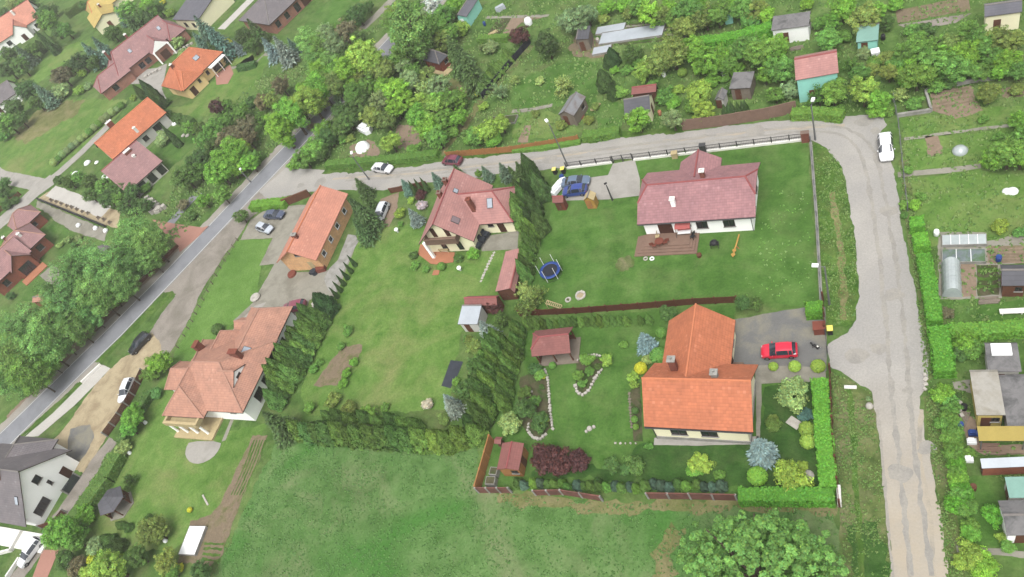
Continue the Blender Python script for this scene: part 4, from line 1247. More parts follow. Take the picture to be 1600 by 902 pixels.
door(H11.root, 'N', (0, 2.9), 0.05, 2.6, 2.2); window(H11.root, 'S', (0.5, -2.9), 1.2, 1.0, 0.9)
H12 = rot_house('brick_house', 'red brick house with crossed terracotta hip roofs at the left edge', 'house', (-167.5, 72.2), 66.0, 'the red brick house')
H12.vol(-3.6, 4.2, -4.2, 4.6, 3.3, 6.0, 'x', (3.4, 1), (3.2, 1), oh=0.55)
H12.vol(-10.0, 0, -5.4, 2.2, 3.3, 6.0, 'x', (2.6, 1), (0, 0), oh=0.5)
H12.vol(-5.0, -0.6, -6.4, 0, 3.2, 5.4, 'y', oh=0.4, og=0.3)
H12.done('t_pink', 'wall_brick', ridge='ridge_villa')
window(H12.root, 'S', (2.0, -4.2), 1.1, 1.4, 1.3); window(H12.root, 'S', (-2.8, -6.4), 0.3, 2.8, 2.2, mull=2, sill=False); window(H12.root, 'S', (-7.6, -5.4), 1.0, 1.3, 1.3)
chimney(H12.roof, -1.0, 0.4, 5.0, 6.6, 0.6, 0.6); chimney(H12.roof, 1.4, -1.4, 5.0, 5.8, 0.6, 0.6, mat='concrete_white')
mb = MB(); mb.box(-5.6, 0, -9.4, -6.6, 0, 0.18); mb.build('terrace', MT['terracotta'], H12.root)
H13 = rot_house('grey_roofed_house', 'low brick house under broad slate-grey hipped roof by the top edge', 'house', (-132.9, 138.5), 67.0, 'the slate-roofed brick house')
H13.vol(0.4, 26.0, 0.4, 13.6, 3.2, 6.2, 'x', (6.5, 1), (6.5, 1), oh=0.55); H13.done('t_grey', 'wall_brick_pink', ridge='ridge_grey')
for x in (2.2, 5.4): window(H13.root, 'S', (x, 0.4), 0.9, 1.3, 1.5)
window(H13.root, 'S', (9.0, 0.4), 0.3, 1.6, 2.1, sill=False); door(H13.root, 'S', (12.0, 0.4), 0.1, 2.4, 2.3)
H14 = rot_house('slate_roofed_house', 'house with plain dark slate roof behind dark conifers by the top edge', 'house', (-167.5, 155.0), -18.0, 'the dark slate roof')
H14.vol(-6.0, 6.0, -4.6, 7.5, 3.4, 5.4, 'x', (0, 0), (0, 0), roff=5.4, oh=0.4); H14.done('t_dark', 'wall_cream', ridge='ridge_grey')
window(H14.root, 'S', (2.0, -4.6), 1, 1.4, 1.3); window(H14.root, 'S', (-2.0, -4.6), 1, 1.4, 1.3); chimney(H14.roof, -2, 3, 4.5, 6.2)


# ---------------------------------------------------------------- sheds
def rect3(tile, pts, z):
    """south-west, south-east, north-east eave corners in tile pixels -> centre, rotation, width, depth"""
    a, b, c = [Vector((p.x, p.y)) for p in TP(tile, pts, z)]
    ex = b - a
    w = ex.length
    ex.normalize()
    ey = Vector((-ex.y, ex.x))
    d = (c - b).dot(ey)
    ctr = a + ex * w / 2 + ey * d / 2
    return ctr, math.atan2(ex.y, ex.x), w, d


def shed(name, label, cat, tile, pts, he, hr, roof, wall, axis='x', roff=0.0, h0=(0, 0), h1=(0, 0), ov=0.18, ridge='ridge_grey', dr='S', win=None, lm=None, walls=True, doormat='wood_brown'):
    c, rz, w, d = rect3(tile, pts, he)
    h = House(name, label, cat, c, rz, lm)
    x, y = w / 2 - ov, d / 2 - ov
    h.vol(-x, x, -y, y, he, hr, axis, h0, h1, oh=ov, og=ov, t=0.07, roff=roff * (y if axis == 'x' else x), walls=walls, ridge=hr - he > 0.35)
    if walls:
        h.done(roof, wall, ridge=ridge)
    else:
        h.roof = h.rb.build('roof', [MT[roof], MT['dark_frame'], MT[ridge]], h.root)
    if dr and walls:
        pos = {'S': (-x * 0.3, -y), 'E': (x, 0), 'N': (0, y), 'W': (-x, 0)}[dr]
        door(h.root, dr, pos, 0.03, min(0.85, 0.6 * (w if dr in 'SN' else d)), min(1.9, he - 0.25), doormat)
    if win and walls:
        pos = {'S': (x * 0.45, -y), 'E': (x, y * 0.4), 'N': (0, y), 'W': (-x, 0)}[win]
        window(h.root, win, pos, he * 0.45, min(0.9, 0.3 * w), min(0.7, he * 0.35), mull=1)
    h.x, h.y = x, y
    return h


# open timber gazebo with a dark red roof
SG = shed('gazebo', 'open timber gazebo with dark red hipped roof beside the conifer rows', 'gazebo', 'c1', [(272, 232), (455, 215), (478, 90)], 2.3, 3.5, 't_shed_red', 'wood_brown', h0=(1.2, .6), walls=False, ridge='ridge_red', lm='the dark red gazebo')
for sx in (-1, 0, 1):
    for sy in (-1, 1):
        b_ = MB(); b_.box(sx * SG.x * 0.92 - 0.07, sx * SG.x * 0.92 + 0.07, sy * SG.y * 0.9 - 0.07, sy * SG.y * 0.9 + 0.07, 0.1, 2.32); b_.build('post', MT['wood_brown'], SG.root)
b_ = MB(); b_.box(-SG.x, SG.x + 0.5, -SG.y - 0.3, SG.y, 0, 0.1); b_.build('floor', MT['wood_grey'], SG.root)
b_ = MB()
for k in range(9):
    b_.box(-SG.x * 0.9, SG.x * 0.9, SG.y * 0.88, SG.y * 0.92, 0.14 + k * 0.1, 0.22 + k * 0.1)
    b_.box(-SG.x * 0.9 + 0.02, -SG.x * 0.9 + 0.06, -SG.y * 0.85, SG.y * 0.85, 0.14 + k * 0.1, 0.22 + k * 0.1)
b_.build('railing', MT['wood_brown'], SG.root)
SR = shed('garden_shed', 'red plank shed with smooth brick-red roof beside the purple bushes', 'shed', 'c1', [(108, 765), (212, 768), (228, 640)], 2.1, 2.5, 't_shed_red', 'wood_orange', 'y', roff=0.0, ridge='ridge_red', dr='E', win='S', lm='the red shed by purple bushes')
SX = shed('tool_box', 'tiny brick-red roofed box hut against the plank fence', 'hut', 'c1', [(96, 642), (128, 644), (136, 610)], 1.2, 1.35, 't_shed_red', 'wood_brown', dr=None)
SM = shed('lean_to_shed', 'grey shed with pale corrugated metal roof on the lawn edge', 'shed', 'c2', [(145, 275), (270, 275), (330, 155)], 2.1, 2.5, 'metal_roof', 'wall_grey', roff=0.95, dr='S', win='W', lm='the metal-roofed shed')
SN = shed('red_roofed_shed', 'long narrow shed with brick-red roof joined behind the metal-roofed shed', 'shed', 'c2', [(186, 154), (395, 150), (408, 86)], 2.3, 2.9, 't_shed_red', 'wood_brown', ridge='ridge_red', dr=None)
SP = shed('woodshed', 'long narrow woodshed with pinkish roof along the conifer row', 'woodshed', 'P', [(774, 456), (802, 454), (804, 392)], 2.3, 2.7, 't_redpink', 'wood_brown', 'y', roff=0.9, dr='S', lm='the long woodshed', ridge='ridge_red')
SB = shed('wooden_hut', 'small dark red plank hut beside the parked blue car', 'hut', 'y1', [(205, 780), (360, 775), (385, 680)], 2.0, 2.5, 't_shed_red', 'wood_red', ridge='ridge_red', dr='S', lm='the dark red hut')
SD = shed('playhouse', 'honey timber playhouse with cream roof in front of parked cars', 'playhouse', 'y1', [(640, 755), (790, 750), (830, 645)], 1.9, 2.5, 'wood_pale', 'wood_honey', 'y', dr='S', ov=0.12, lm='the honey playhouse', doormat='wood_orange')
# plots north of the lane
S1 = shed('summerhouse', 'red plank summerhouse with grey pyramid roof and open porch', 'summerhouse', 'm1', [(-110, 525), (30, 560), (60, 470)], 2.3, 4.0, 't_bitumen', 'wood_red', h0=(1.3, 1), h1=(1.3, 1), dr='S', win='E', lm='the red summerhouse')
b_ = MB(); b_.box(-S1.x - 0.4, S1.x + 1.6, -S1.y - 0.9, S1.y, 0, 0.12); b_.build('porch_floor', MT['wood_pale'], S1.root)
S2 = shed('green_shed', 'long green and white shed with dark grey roof at the top edge', 'shed', 'm1', [(185, 158), (275, 150), (400, -20)], 2.4, 3.0, 't_dark', 'wall_teal', 'y', roff=-0.6, dr='S', lm='the green and white shed', doormat='white_frame')
S3 = shed('garden_hut', 'garden hut with slate-grey roof beside long white cold frames', 'hut', 'm1', [(1235, 372), (1350, 345), (1385, 225)], 2.3, 2.7, 't_bitumen', 'wood_grey', 'y', roff=-0.9, dr='S', lm='the hut by the white frames')
S4 = shed('allotment_shed', 'allotment shed with striped sheet-metal roof beside thujas and a bright lawn', 'shed', 'C', [(215, 540), (290, 545), (320, 452)], 2.3, 3.1, 'metal_dull', 'wood_grey', 'y', dr='S', win='E', lm='the striped metal-roof shed')
S5 = shed('yellow_shed', 'shed with bitumen roof and pale yellow gable beside the lane', 'shed', 'C', [(528, 540), (650, 520), (672, 440)], 2.3, 3.6, 't_bitumen', 'wall_cream', 'x', dr='E', lm='the yellow-gabled shed')
S5b = shed('shed_extension', 'brick-red roofed extension behind the yellow gabled shed', 'shed', 'C', [(560, 446), (676, 432), (684, 402)], 2.4, 2.8, 't_shed_red', 'wood_brown', roff=0.8, dr=None, ridge='ridge_red')
S6 = shed('open_shed', 'weathered open shed with mossy grey roof behind the brown fence', 'shed', 'C', [(1020, 420), (1120, 415), (1125, 338)], 2.2, 2.5, 'felt', 'wood_grey', roff=0.9, dr='S', lm='the mossy grey shed')
S7 = shed('tool_shed', 'tiny grey tool shed beside the mossy grey shed', 'shed', 'C', [(950, 470), (995, 470), (1010, 425)], 1.8, 2.2, 'felt', 'wall_grey', 'y', dr='S')
S8 = shed('garden_kiosk', 'white garden cabin with flat dark roof and stacked crates at the side', 'cabin', 'e1', [(95, 185), (320, 155), (300, 75)], 2.7, 3.0, 'felt', 'wall_white', roff=0.9, dr='S', win='E', lm='the flat-roofed white cabin')
S9 = shed('teal_cabin', 'tall teal cabin with brick-red roof beside the lane bend', 'cabin', 'e1', [(240, 480), (497, 435), (485, 290)], 4.2, 5.2, 't_redpink', 'wall_teal', ridge='ridge_red', dr='S', win='S', lm='the teal cabin', roff=0.25)
S10 = shed('green_shed', 'small pale green corrugated shed among fruit trees', 'shed', 'e1', [(600, 255), (732, 240), (720, 150)], 2.2, 2.6, 'metal_green', 'wall_teal', roff=0.9, dr='S', lm='the pale green shed')
S11 = shed('dark_roofed_hut', 'cream hut with dark ribbed roof in the top corner', 'hut', 'e1', [(1365, 100), (1590, 70), (1590, -10)], 2.8, 3.5, 't_dark', 'wall_cream', dr='S', lm='the dark ribbed roof')
S12 = shed('brown_hut', 'brown plank hut with dark roof beside vegetable beds', 'hut', 'H', [(1098, 440), (1220, 440), (1220, 340)], 2.2, 3.0, 't_bitumen', 'wood_brown', dr='S', win='S', lm='the dark plank hut')
# flat-roofed sheds by the lower right edge
S13 = shed('flat_roofed_shed', 'flat grey felt-roofed shed with white skylight at the edge', 'shed', 'e2', [(165, 210), (300, 210), (295, 88)], 2.6, 2.75, 'felt', 'wall_grey', roff=0.9, dr='S', lm='the felt-roofed shed')
b_ = MB(); b_.box(-0.9, 0.8, 0.0, 1.3, 2.78, 3.0); b_.build('skylight', MT['white_plastic'], S13.root)
S14 = shed('flat_roofed_shed', 'long pale cream flat-roofed shed with yellow lower wall', 'shed', 'e2', [(118, 385), (235, 385), (215, 198)], 2.7, 2.85, 'felt_light', 'wall_yellow', roff=0.9, dr='S', win='S', lm='the cream flat roof')
S15 = shed('flat_roofed_shed', 'wide slate-coloured flat-roofed shed cut by the right edge', 'shed', 'e2', [(245, 440), (420, 440), (420, 215)], 2.5, 2.65, 'felt', 'wall_grey', roff=0.9, dr='W')
S16 = shed('canopy', 'yellow sheet canopy over clutter beside the cream flat roof', 'canopy', 'e2', [(128, 488), (330, 488), (330, 425)], 2.3, 2.6, 'sheet_yellow', 'wall_yellow', roff=0.9, walls=False, lm='the yellow canopy')
for sx in (-1, 1):
    for sy in (-1, 1):
        b_ = MB(); b_.box(sx * S16.x * 0.95 - 0.05, sx * S16.x * 0.95 + 0.05, sy * S16.y * 0.9 - 0.05, sy * S16.y * 0.9 + 0.05, 0, 2.33 if sy < 0 else 2.55); b_.build('post', MT['steel'], S16.root)
S17 = shed('metal_roofed_shed', 'low brick shed with pale blue-white metal roof', 'shed', 'e2', [(140, 598), (330, 590), (330, 548)], 2.0, 2.3, 'metal_roof', 'wall_brick', roff=0.9, dr='W', lm='the pale metal roof')
S18 = shed('green_roofed_shed', 'shed with plain sea-green roof cut by the right edge', 'shed', 'e2', [(250, 718), (420, 716), (420, 622)], 2.3, 2.5, 'metal_green', 'wall_grey', roff=0.9, dr='W')
S19 = shed('grey_shed', 'charcoal-roofed white shed with lichened ridge at lower right edge', 'shed', 'e2', [(240, 868), (420, 866), (420, 722)], 2.3, 2.9, 'felt', 'wall_white', dr='S')
S20 = shed('brick_hut', 'tiny brick hut between birches and the stone yard', 'hut', 'n3', [(590, 560), (650, 575), (640, 520)], 2.0, 2.4, 't_grey', 'wall_brick', dr='S')
S21 = shed('garden_hut', 'small terracotta-topped hut half hidden under the roadside birches', 'hut', 'E', [(150, 520), (200, 515), (195, 480)], 1.6, 2.0, 't_villa', 'wall_brick', dr=None)
S22 = shed('garden_hut', 'tiny pinkish hut under the birches nearest the red brick house', 'hut', 'E', [(85, 585), (130, 580), (125, 550)], 1.6, 2.0, 't_villa', 'wall_brick', dr=None)

# six-sided gazebo with a grey roof on the villa lawn
hx = at(*T('h6')(640, 455), 2.2)
G6 = empty('hexagonal_gazebo', (hx.x, hx.y, 0), R(20), 'six-sided dark timber gazebo with grey shingle roof on villa lawn', 'gazebo')
LM.append(('the six-sided gazebo', (hx.x, hx.y), G6))
hp = [(2.0 * math.cos(R(60 * k)), 2.0 * math.sin(R(60 * k))) for k in range(6)]
b_ = MB()
for k in range(6):
    a, c = hp[k], hp[(k + 1) % 6]
    b_.poly([(a[0] * 1.15, a[1] * 1.15, 2.1), (c[0] * 1.15, c[1] * 1.15, 2.1), (0, 0, 3.5)], 0, [(0, 0), (2, 0), (1, 2)])
    b_.poly([(a[0] * 1.15, a[1] * 1.15, 2.03), (0, 0, 3.4), (c[0] * 1.15, c[1] * 1.15, 2.03)], 1)
    b_.poly([(a[0] * 1.15, a[1] * 1.15, 2.03), (c[0] * 1.15, c[1] * 1.15, 2.03), (c[0] * 1.15, c[1] * 1.15, 2.1), (a[0] * 1.15, a[1] * 1.15, 2.1)], 1)
b_.build('roof', [MT['t_bitumen'], MT['wood_brown']], G6)
b_ = MB(); b_.prism([(x * 1.15, y * 1.15) for x, y in hp], 0, 0.12); b_.build('floor', MT['paving_dim'], G6)
for x, y in hp:
    b_ = MB(); b_.box(x * 0.95 - 0.07, x * 0.95 + 0.07, y * 0.95 - 0.07, y * 0.95 + 0.07, 0.122, 2.12); b_.build('post', MT['wood_brown'], G6)
for k in range(5):
    b_ = MB()
    for j in range(8):
        b_.bar((hp[k][0] * 0.93, hp[k][1] * 0.93, 0.22 + j * 0.1), (hp[k + 1][0] * 0.93, hp[k + 1][1] * 0.93, 0.22 + j * 0.1), 0.03, 0.08)
    b_.build('railing', MT['wood_brown'], G6) if k < 5 and k != 4 else None
# ---------------------------------------------------------------- vegetation
def leaf_mesh(name, c, nrm, size, asp, tone, mat, axis=None, fold=0.25, seed=0):
    """one folded rhombus per leaf; c (N,3) centres, nrm (N,3) facing, size (N,), tone (N,3)"""
    rs = np.random.default_rng(seed)
    N = len(c)
    nrm = nrm / np.maximum(np.linalg.norm(nrm, axis=1, keepdims=True), 1e-6)
    a = rs.normal(size=(N, 3)) if axis is None else axis + rs.normal(size=(N, 3)) * 0.12
    a -= nrm * (a * nrm).sum(1, keepdims=True)
    a /= np.maximum(np.linalg.norm(a, axis=1, keepdims=True), 1e-6)
    b = np.cross(nrm, a)
    s = size[:, None]
    v = np.empty((N, 4, 3))
    v[:, 0] = c - a * s
    v[:, 1] = c + b * s * asp - nrm * s * fold * asp
    v[:, 2] = c + a * s
    v[:, 3] = c - b * s * asp - nrm * s * fold * asp
    me = bpy.data.meshes.new(name)
    me.vertices.add(N * 4)
    me.vertices.foreach_set('co', v.reshape(-1))
    me.loops.add(N * 4)
    me.loops.foreach_set('vertex_index', np.arange(N * 4))
    me.polygons.add(N)
    me.polygons.foreach_set('loop_start', np.arange(0, N * 4, 4))
    me.polygons.foreach_set('loop_total', np.full(N, 4))
    at_ = me.attributes.new('tone', 'FLOAT_COLOR', 'FACE')
    t4 = np.ones((N, 4)); t4[:, :3] = np.clip(tone, 0.05, 2.5)
    at_.data.foreach_set('color', t4.reshape(-1))
    me.materials.append(mat)
    me.update(calc_edges=True)
    return me


def tones(rs, N, clump, amp=0.16, warm=0.10):
    """tone (N,3): per-clump value, small change leaf by leaf, some leaves yellower"""
    k = clump * (1 + rs.normal(size=N) * amp)
    w = rs.normal(size=N) * warm
    return np.stack([k * (1 + w), k, k * (1 - w * 0.8)], 1)


def broad_crown(seed, n_cl=130, per=60, leaf=0.048, zlo=0.45, zhi=2.1, lob=0.25, cl_r=0.24, flat=1.0, inner=0.35):
    """crown of radius 1 made of leaf clumps, uneven outline"""
    rs = np.random.default_rng(seed)
    ph = rs.uniform(0, 6.28, 6)
    zc, hz = (zlo + zhi) / 2, (zhi - zlo) / 2
    C, K = [], []
    while len(C) < n_cl:
        d = rs.normal(size=3); d /= np.linalg.norm(d)
        t = math.atan2(d[1], d[0])
        rad = 1 + lob * (0.5 * math.sin(2 * t + ph[0]) + 0.45 * math.sin(3 * t + ph[1] + 1.7 * d[2]) + 0.4 * math.sin(5 * t + ph[2] - 2.5 * d[2])) + rs.normal() * 0.07
        f = rs.uniform(inner, 1.0) ** 0.55
        p = d * rad * f * np.array([0.86, 0.86, hz * 0.9])
        p[2] += zc
        if p[2] < zlo * 0.8: continue
        C.append(p); K.append(math.exp(rs.normal() * 0.2))
    C = np.array(C); K = np.array(K)
    cr = cl_r * rs.uniform(0.65, 1.3, n_cl)
    idx = np.repeat(np.arange(n_cl), per)
    N = len(idx)
    d = rs.normal(size=(N, 3)); d /= np.linalg.norm(d, axis=1, keepdims=True)
    d[:, 2] = np.where(d[:, 2] < -0.3, -d[:, 2] * 0.7, d[:, 2])
    pos = C[idx] + d * (cr[idx] * rs.uniform(0.35, 1.05, N) ** 0.6)[:, None] * np.array([1, 1, 0.8 * flat])
    ctr = np.array([0, 0, zc])
    out = pos - ctr
    nrm = d * 0.9 + out * 0.35 + np.array([0, 0, 0.45]) + rs.normal(size=(N, 3)) * 0.4
    return leaf_mesh('crown', pos, nrm, leaf * rs.uniform(0.6, 1.35, N), 0.62, tones(rs, N, K[idx]), MT['leaf'], seed=seed)


def loose_crown(seed, leaf=0.075):
    """thin light crown: branches with leaves strung along them, gaps between"""
    rs = np.random.default_rng(seed)
    P_, K, D = [], [], []
    for i in range(34):
        a = rs.uniform(0, 6.28); el = rs.uniform(0.1, 1.35)
        L = rs.uniform(0.7, 1.15)
        d = np.array([math.cos(a) * math.cos(el), math.sin(a) * math.cos(el), math.sin(el)])
        k = math.exp(rs.normal() * 0.18)
        for j in range(60):
            t = rs.uniform(0.3, 1.0)
            p = np.array([0, 0, 0.45]) + d * t * L * np.array([1, 1, 1.25])
            p[2] -= 0.25 * t * t * math.cos(el)
            P_.append(p + rs.normal(size=3) * 0.075); K.append(k); D.append(d)
    P_, K, D = map(np.array, (P_, K, D))
    N = len(P_)
    nrm = rs.normal(size=(N, 3)) + np.array([0, 0, 0.8])
    return leaf_mesh('crown', P_, nrm, leaf * rs.uniform(0.6, 1.4, N), 0.45, tones(rs, N, K), MT['leaf'], axis=D, seed=seed)


def thuja_crown(seed, taper=0.62, n=3900, leaf=0.16, H=4.2):
    """dense column of upright flat sprays, radius 1, height H"""
    rs = np.random.default_rng(seed)
    t = rs.uniform(0.0, 1.0, n) ** 0.9
    ph = rs.uniform(0, 6.28, n)
    prof = np.minimum(1, 0.76 + t * 1.5) * np.clip(1 - t ** (1.0 / taper), 0, 1) ** 0.9
    lump = 1 + 0.10 * np.sin(ph * 5 + t * 9 + seed) + 0.09 * np.sin(ph * 3 - t * 14 + 2 * seed) + 0.06 * np.sin(ph * 9 + t * 23)
    rr = prof * lump * (1 - np.abs(rs.normal(size=n)) * 0.13)
    pos = np.stack([np.cos(ph) * rr, np.sin(ph) * rr, t * H * 0.97], 1)
    out = np.stack([np.cos(ph), np.sin(ph), np.full(n, 0.25)], 1)
    tw = rs.uniform(-1.1, 1.1, n)
    side = np.stack([-np.sin(ph), np.cos(ph), np.zeros(n)], 1)
    nrm = out * np.cos(tw)[:, None] + side * np.sin(tw)[:, None]
    ax = np.stack([np.cos(ph) * 0.55, np.sin(ph) * 0.55, np.ones(n)], 1)
    k = 0.86 + 0.26 * np.sin(ph * 5 + t * 9 + seed) * 0.5 + 0.20 * np.sin(ph * 3 - t * 14 + 2 * seed) * 0.5 + rs.normal(size=n) * 0.1
    return leaf_mesh('crown', pos, nrm, leaf * rs.uniform(0.6, 1.4, n) * (1.15 - 0.5 * t), 0.55, tones(rs, n, k, 0.12, 0.06), MT['needle'], axis=ax, seed=seed)


def spruce_crown(seed, H=3.0, whorls=17, leaf=0.11):
    """tiers of drooping boughs with needle sprays, base radius 1"""
    rs = np.random.default_rng(seed)
    P_, D, Nn, K, S = [], [], [], [], []
    for w in range(whorls):
        t = w / (whorls - 1)
        z = 0.12 * H + (H * 0.86) * t
        Rw = (1 - t) ** 0.85 * rs.uniform(0.9, 1.08) + 0.05
        nb = int(6 + 8 * (1 - t))
        a0 = rs.uniform(0, 6.28)
        for b in range(nb):
            a = a0 + 6.283 * b / nb + rs.normal() * 0.12
            L = Rw * rs.uniform(0.78, 1.12)
            d = np.array([math.cos(a), math.sin(a), 0])
            k = math.exp(rs.normal() * 0.16)
            m = int(5 + 13 * L)
            for j in range(m):
                f = (j + 0.5) / m
                sd = rs.normal() * 0.13 * (0.4 + L * 0.7)
                p = d * L * f + np.array([-d[1], d[0], 0]) * sd
                p = p + np.array([0, 0, z - 0.30 * L * f * f + 0.06 * f + rs.normal() * 0.02])
                P_.append(p); D.append(d + np.array([-d[1], d[0], 0]) * sd * 2.0 + np.array([0, 0, -0.25])); Nn.append(np.array([0, 0, 1.0]) + rs.normal(size=3) * 0.35 + d * 0.3); K.append(k * (0.8 + 0.35 * f)); S.append(leaf * (0.75 + 0.5 * (1 - t)))
    P_, D, Nn, K, S = map(np.array, (P_, D, Nn, K, S))
    N = len(P_)
    return leaf_mesh('crown', P_, Nn, S * rs.uniform(0.7, 1.35, N), 0.5, tones(rs, N, K, 0.14, 0.05), MT['needle'], axis=D, seed=seed)


def ball_crown(seed, n=2200, leaf=0.12, H=1.7):
    """clipped ball"""
    rs = np.random.default_rng(seed)
    d = rs.normal(size=(n, 3)); d /= np.linalg.norm(d, axis=1, keepdims=True)
    d[:, 2] = np.where(d[:, 2] < -0.75, -d[:, 2], d[:, 2])
    r = 1 - np.abs(rs.normal(size=n)) * 0.07 + 0.03 * np.sin(d[:, 0] * 7 + seed) * np.sin(d[:, 1] * 6)
    pos = d * r[:, None] * np.array([1, 1, H / 2]) + np.array([0, 0, H / 2])
    nrm = d + rs.normal(size=(n, 3)) * 0.45 + np.array([0, 0, .2])
    return leaf_mesh('crown', pos, nrm, leaf * rs.uniform(0.6, 1.3, n), 0.6, tones(rs, n, np.ones(n), 0.14), MT['leaf'], seed=seed)


def trunk_mesh(seed, H, r0, limbs=6, spread=0.7, z1=0.4):
    rs = random.Random(seed)
    mb = MB()
    top = Vector((rs.uniform(-.08, .08), rs.uniform(-.08, .08), H * 0.86))
    mid = Vector((rs.uniform(-.05, .05), rs.uniform(-.05, .05), H * 0.45))
    mb.tube([(0, 0, -0.05), (0, 0, 0.08 * H), mid, top], [r0 * 1.35, r0, r0 * 0.7, r0 * 0.18], 7)
    for k in range(limbs):
        a = 6.283 * k / limbs + rs.uniform(-.4, .4)
        z = H * rs.uniform(z1, 0.7)
        p0 = Vector((0, 0, z))
        p2 = Vector((math.cos(a) * spread, math.sin(a) * spread, z + H * rs.uniform(0.12, 0.3)))
        p1 = p0.lerp(p2, 0.5) + Vector((0, 0, 0.05 * H))
        mb.tube([p0, p1, p2], [r0 * 0.5, r0 * 0.33, r0 * 0.12], 5)
    me = bpy.data.meshes.new('trunk')
    me.from_pydata(mb.v, [], mb.f)
    me.materials.append(MT['bark'])
    return me


KINDS_ = {}


def reg(kind, meshes, unit_h, trunk, noun, cat, names=('crown', 'trunk')):
    KINDS_[kind] = dict(m=meshes, h=unit_h, t=trunk, noun=noun, cat=cat)


reg('broad', [broad_crown(s, (150, 110, 180, 130, 160)[s % 5], 60, 0.048, 0.4 + 0.08 * (s % 3), 1.9 + 0.12 * (s % 4), 0.22 + 0.07 * (s % 3), 0.21) for s in (1, 2, 3, 4, 5, 6)], 2.15, trunk_mesh(1, 1.9, 0.085), 'leafy tree', 'tree')
reg('tall', [broad_crown(s, 180, 56, 0.046, 0.6, 3.1, 0.22, 0.25) for s in (11, 12, 13)], 3.2, trunk_mesh(2, 2.9, 0.09, 8), 'tall tree', 'tree')
reg('birch', [broad_crown(s, 210, 56, 0.033, 0.2, 2.9, 0.3, 0.22, 1.0, 0.2) for s in (21, 22, 23)], 3.0, trunk_mesh(3, 2.8, 0.04, 9), 'birch', 'tree')
reg('loose', [loose_crown(s) for s in (31, 32, 33)], 1.75, trunk_mesh(4, 1.4, 0.06, 7, 0.6, 0.3), 'sparse fruit tree', 'tree')
reg('bush', [broad_crown(s, 90, 56, 0.064, 0.05, 1.35, 0.26, 0.26) for s in (41, 42, 43, 44, 45)], 1.4, None, 'bush', 'bush')
reg('thuja', [thuja_crown(s) for s in (1, 2, 3)], 4.2, None, 'thuja', 'conifer')
reg('column', [thuja_crown(s, 0.95, 2600, 0.2, 6.5) for s in (5, 6)], 6.5, None, 'slim column thuja', 'conifer')
reg('cone', [thuja_crown(s, 0.5, 3600, 0.14, 2.9) for s in (8, 9)], 2.9, None, 'cone conifer', 'conifer')
reg('spruce', [spruce_crown(s) for s in (51, 52, 53)], 3.1, trunk_mesh(5, 2.9, 0.05, 0), 'spruce', 'conifer')
reg('ball', [ball_crown(s) for s in (61, 62)], 1.7, None, 'clipped round bush', 'bush')
reg('giant', [broad_crown(71, 1150, 72, 0.0175, 0.2, 1.5, 0.13, 0.052, 1.7, 0.5)], 1.55, trunk_mesh(6, 1.3, 0.07, 10, 0.75, .3), 'huge walnut-like tree', 'tree')

# leaf colours as they read in the photo
LC = {'bright': (118, 166, 62), 'mid': (106, 148, 66), 'dark': (84, 116, 58), 'olive': (124, 144, 72), 'lime': (140, 170, 72), 'pale': (150, 174, 104), 'grey': (132, 156, 104),
      'blue': (114, 132, 126), 'bluegreen': (88, 116, 98), 'conif': (72, 98, 54), 'thuja': (104, 138, 66), 'thujad': (92, 124, 62), 'yellow': (196, 200, 60), 'purple': (92, 58, 56), 'brown': (116, 112, 82),
      'white': (206, 206, 196), 'birchg': (114, 156, 82), 'pink': (214, 190, 190), 'hedge': (98, 156, 52), 'linden': (108, 156, 84), 'walnut': (106, 150, 74)}
CW = {'bright': 'bright green', 'mid': 'mid green', 'dark': 'dark green', 'olive': 'olive green', 'lime': 'yellow-green', 'pale': 'pale green', 'grey': 'grey-green', 'blue': 'silvery blue',
      'bluegreen': 'blue-green', 'conif': 'deep green', 'thuja': 'green', 'thujad': 'dark green', 'yellow': 'bright yellow', 'purple': 'dark purple', 'brown': 'brownish', 'white': 'white-flowering',
      'birchg': 'soft green', 'pink': 'pink-white flowering', 'hedge': 'vivid green', 'linden': 'fresh green', 'walnut': 'rich green'}
LEAFK = 1.8


def leafcol(c, rnd, sp=0.10):
    r, g_, b = (lin(q) / 2.0 * LEAFK for q in LC[c])
    k = math.exp(rnd.gauss(0, sp)); h = rnd.gauss(0, 0.06)
    return (min(r * k * (1 + h), .8), min(g_ * k, .8), min(b * k * (1 - h), .8), 1)


PLANTS = []
rp = random.Random(77)
NOBJ = {'birch': 'birch_tree', 'broad': 'leafy_tree', 'tall': 'tall_tree', 'loose': 'fruit_tree', 'bush': 'bush', 'thuja': 'thuja', 'column': 'column_thuja', 'cone': 'cone_conifer',
        'spruce': 'spruce_tree', 'ball': 'clipped_bush', 'giant': 'big_tree'}


def put_plant(kind, loc, r, h, col, group=None, row=None):
    K = KINDS_[kind]
    name = NOBJ[kind]
    me = K['m'][rp.randrange(len(K['m']))]
    lc = leafcol(col, rp, 0.17 if kind == 'thuja' else 0.11)
    rz = rp.uniform(0, 6.28)
    if K['t'] is not None and r > 0.9:
        o = empty(name, loc, rz)
        o.scale = (r, r, h / K['h'])
        c = bpy.data.objects.new('crown', me); COL.objects.link(c); c.parent = o; c.color = lc
        t = bpy.data.objects.new('trunk', K['t']); COL.objects.link(t); t.parent = o
    else:
        o = bpy.data.objects.new(name, me); COL.objects.link(o)
        o.location = loc; o.rotation_euler = (0, 0, rz); o.scale = (r, r, h / K['h']); o.color = lc
    o['category'] = K['cat']
    if group: o['group'] = group
    PLANTS.append(dict(o=o, kind=kind, col=col, loc=Vector(loc), r=r, h=h, row=row, group=group))
    return o


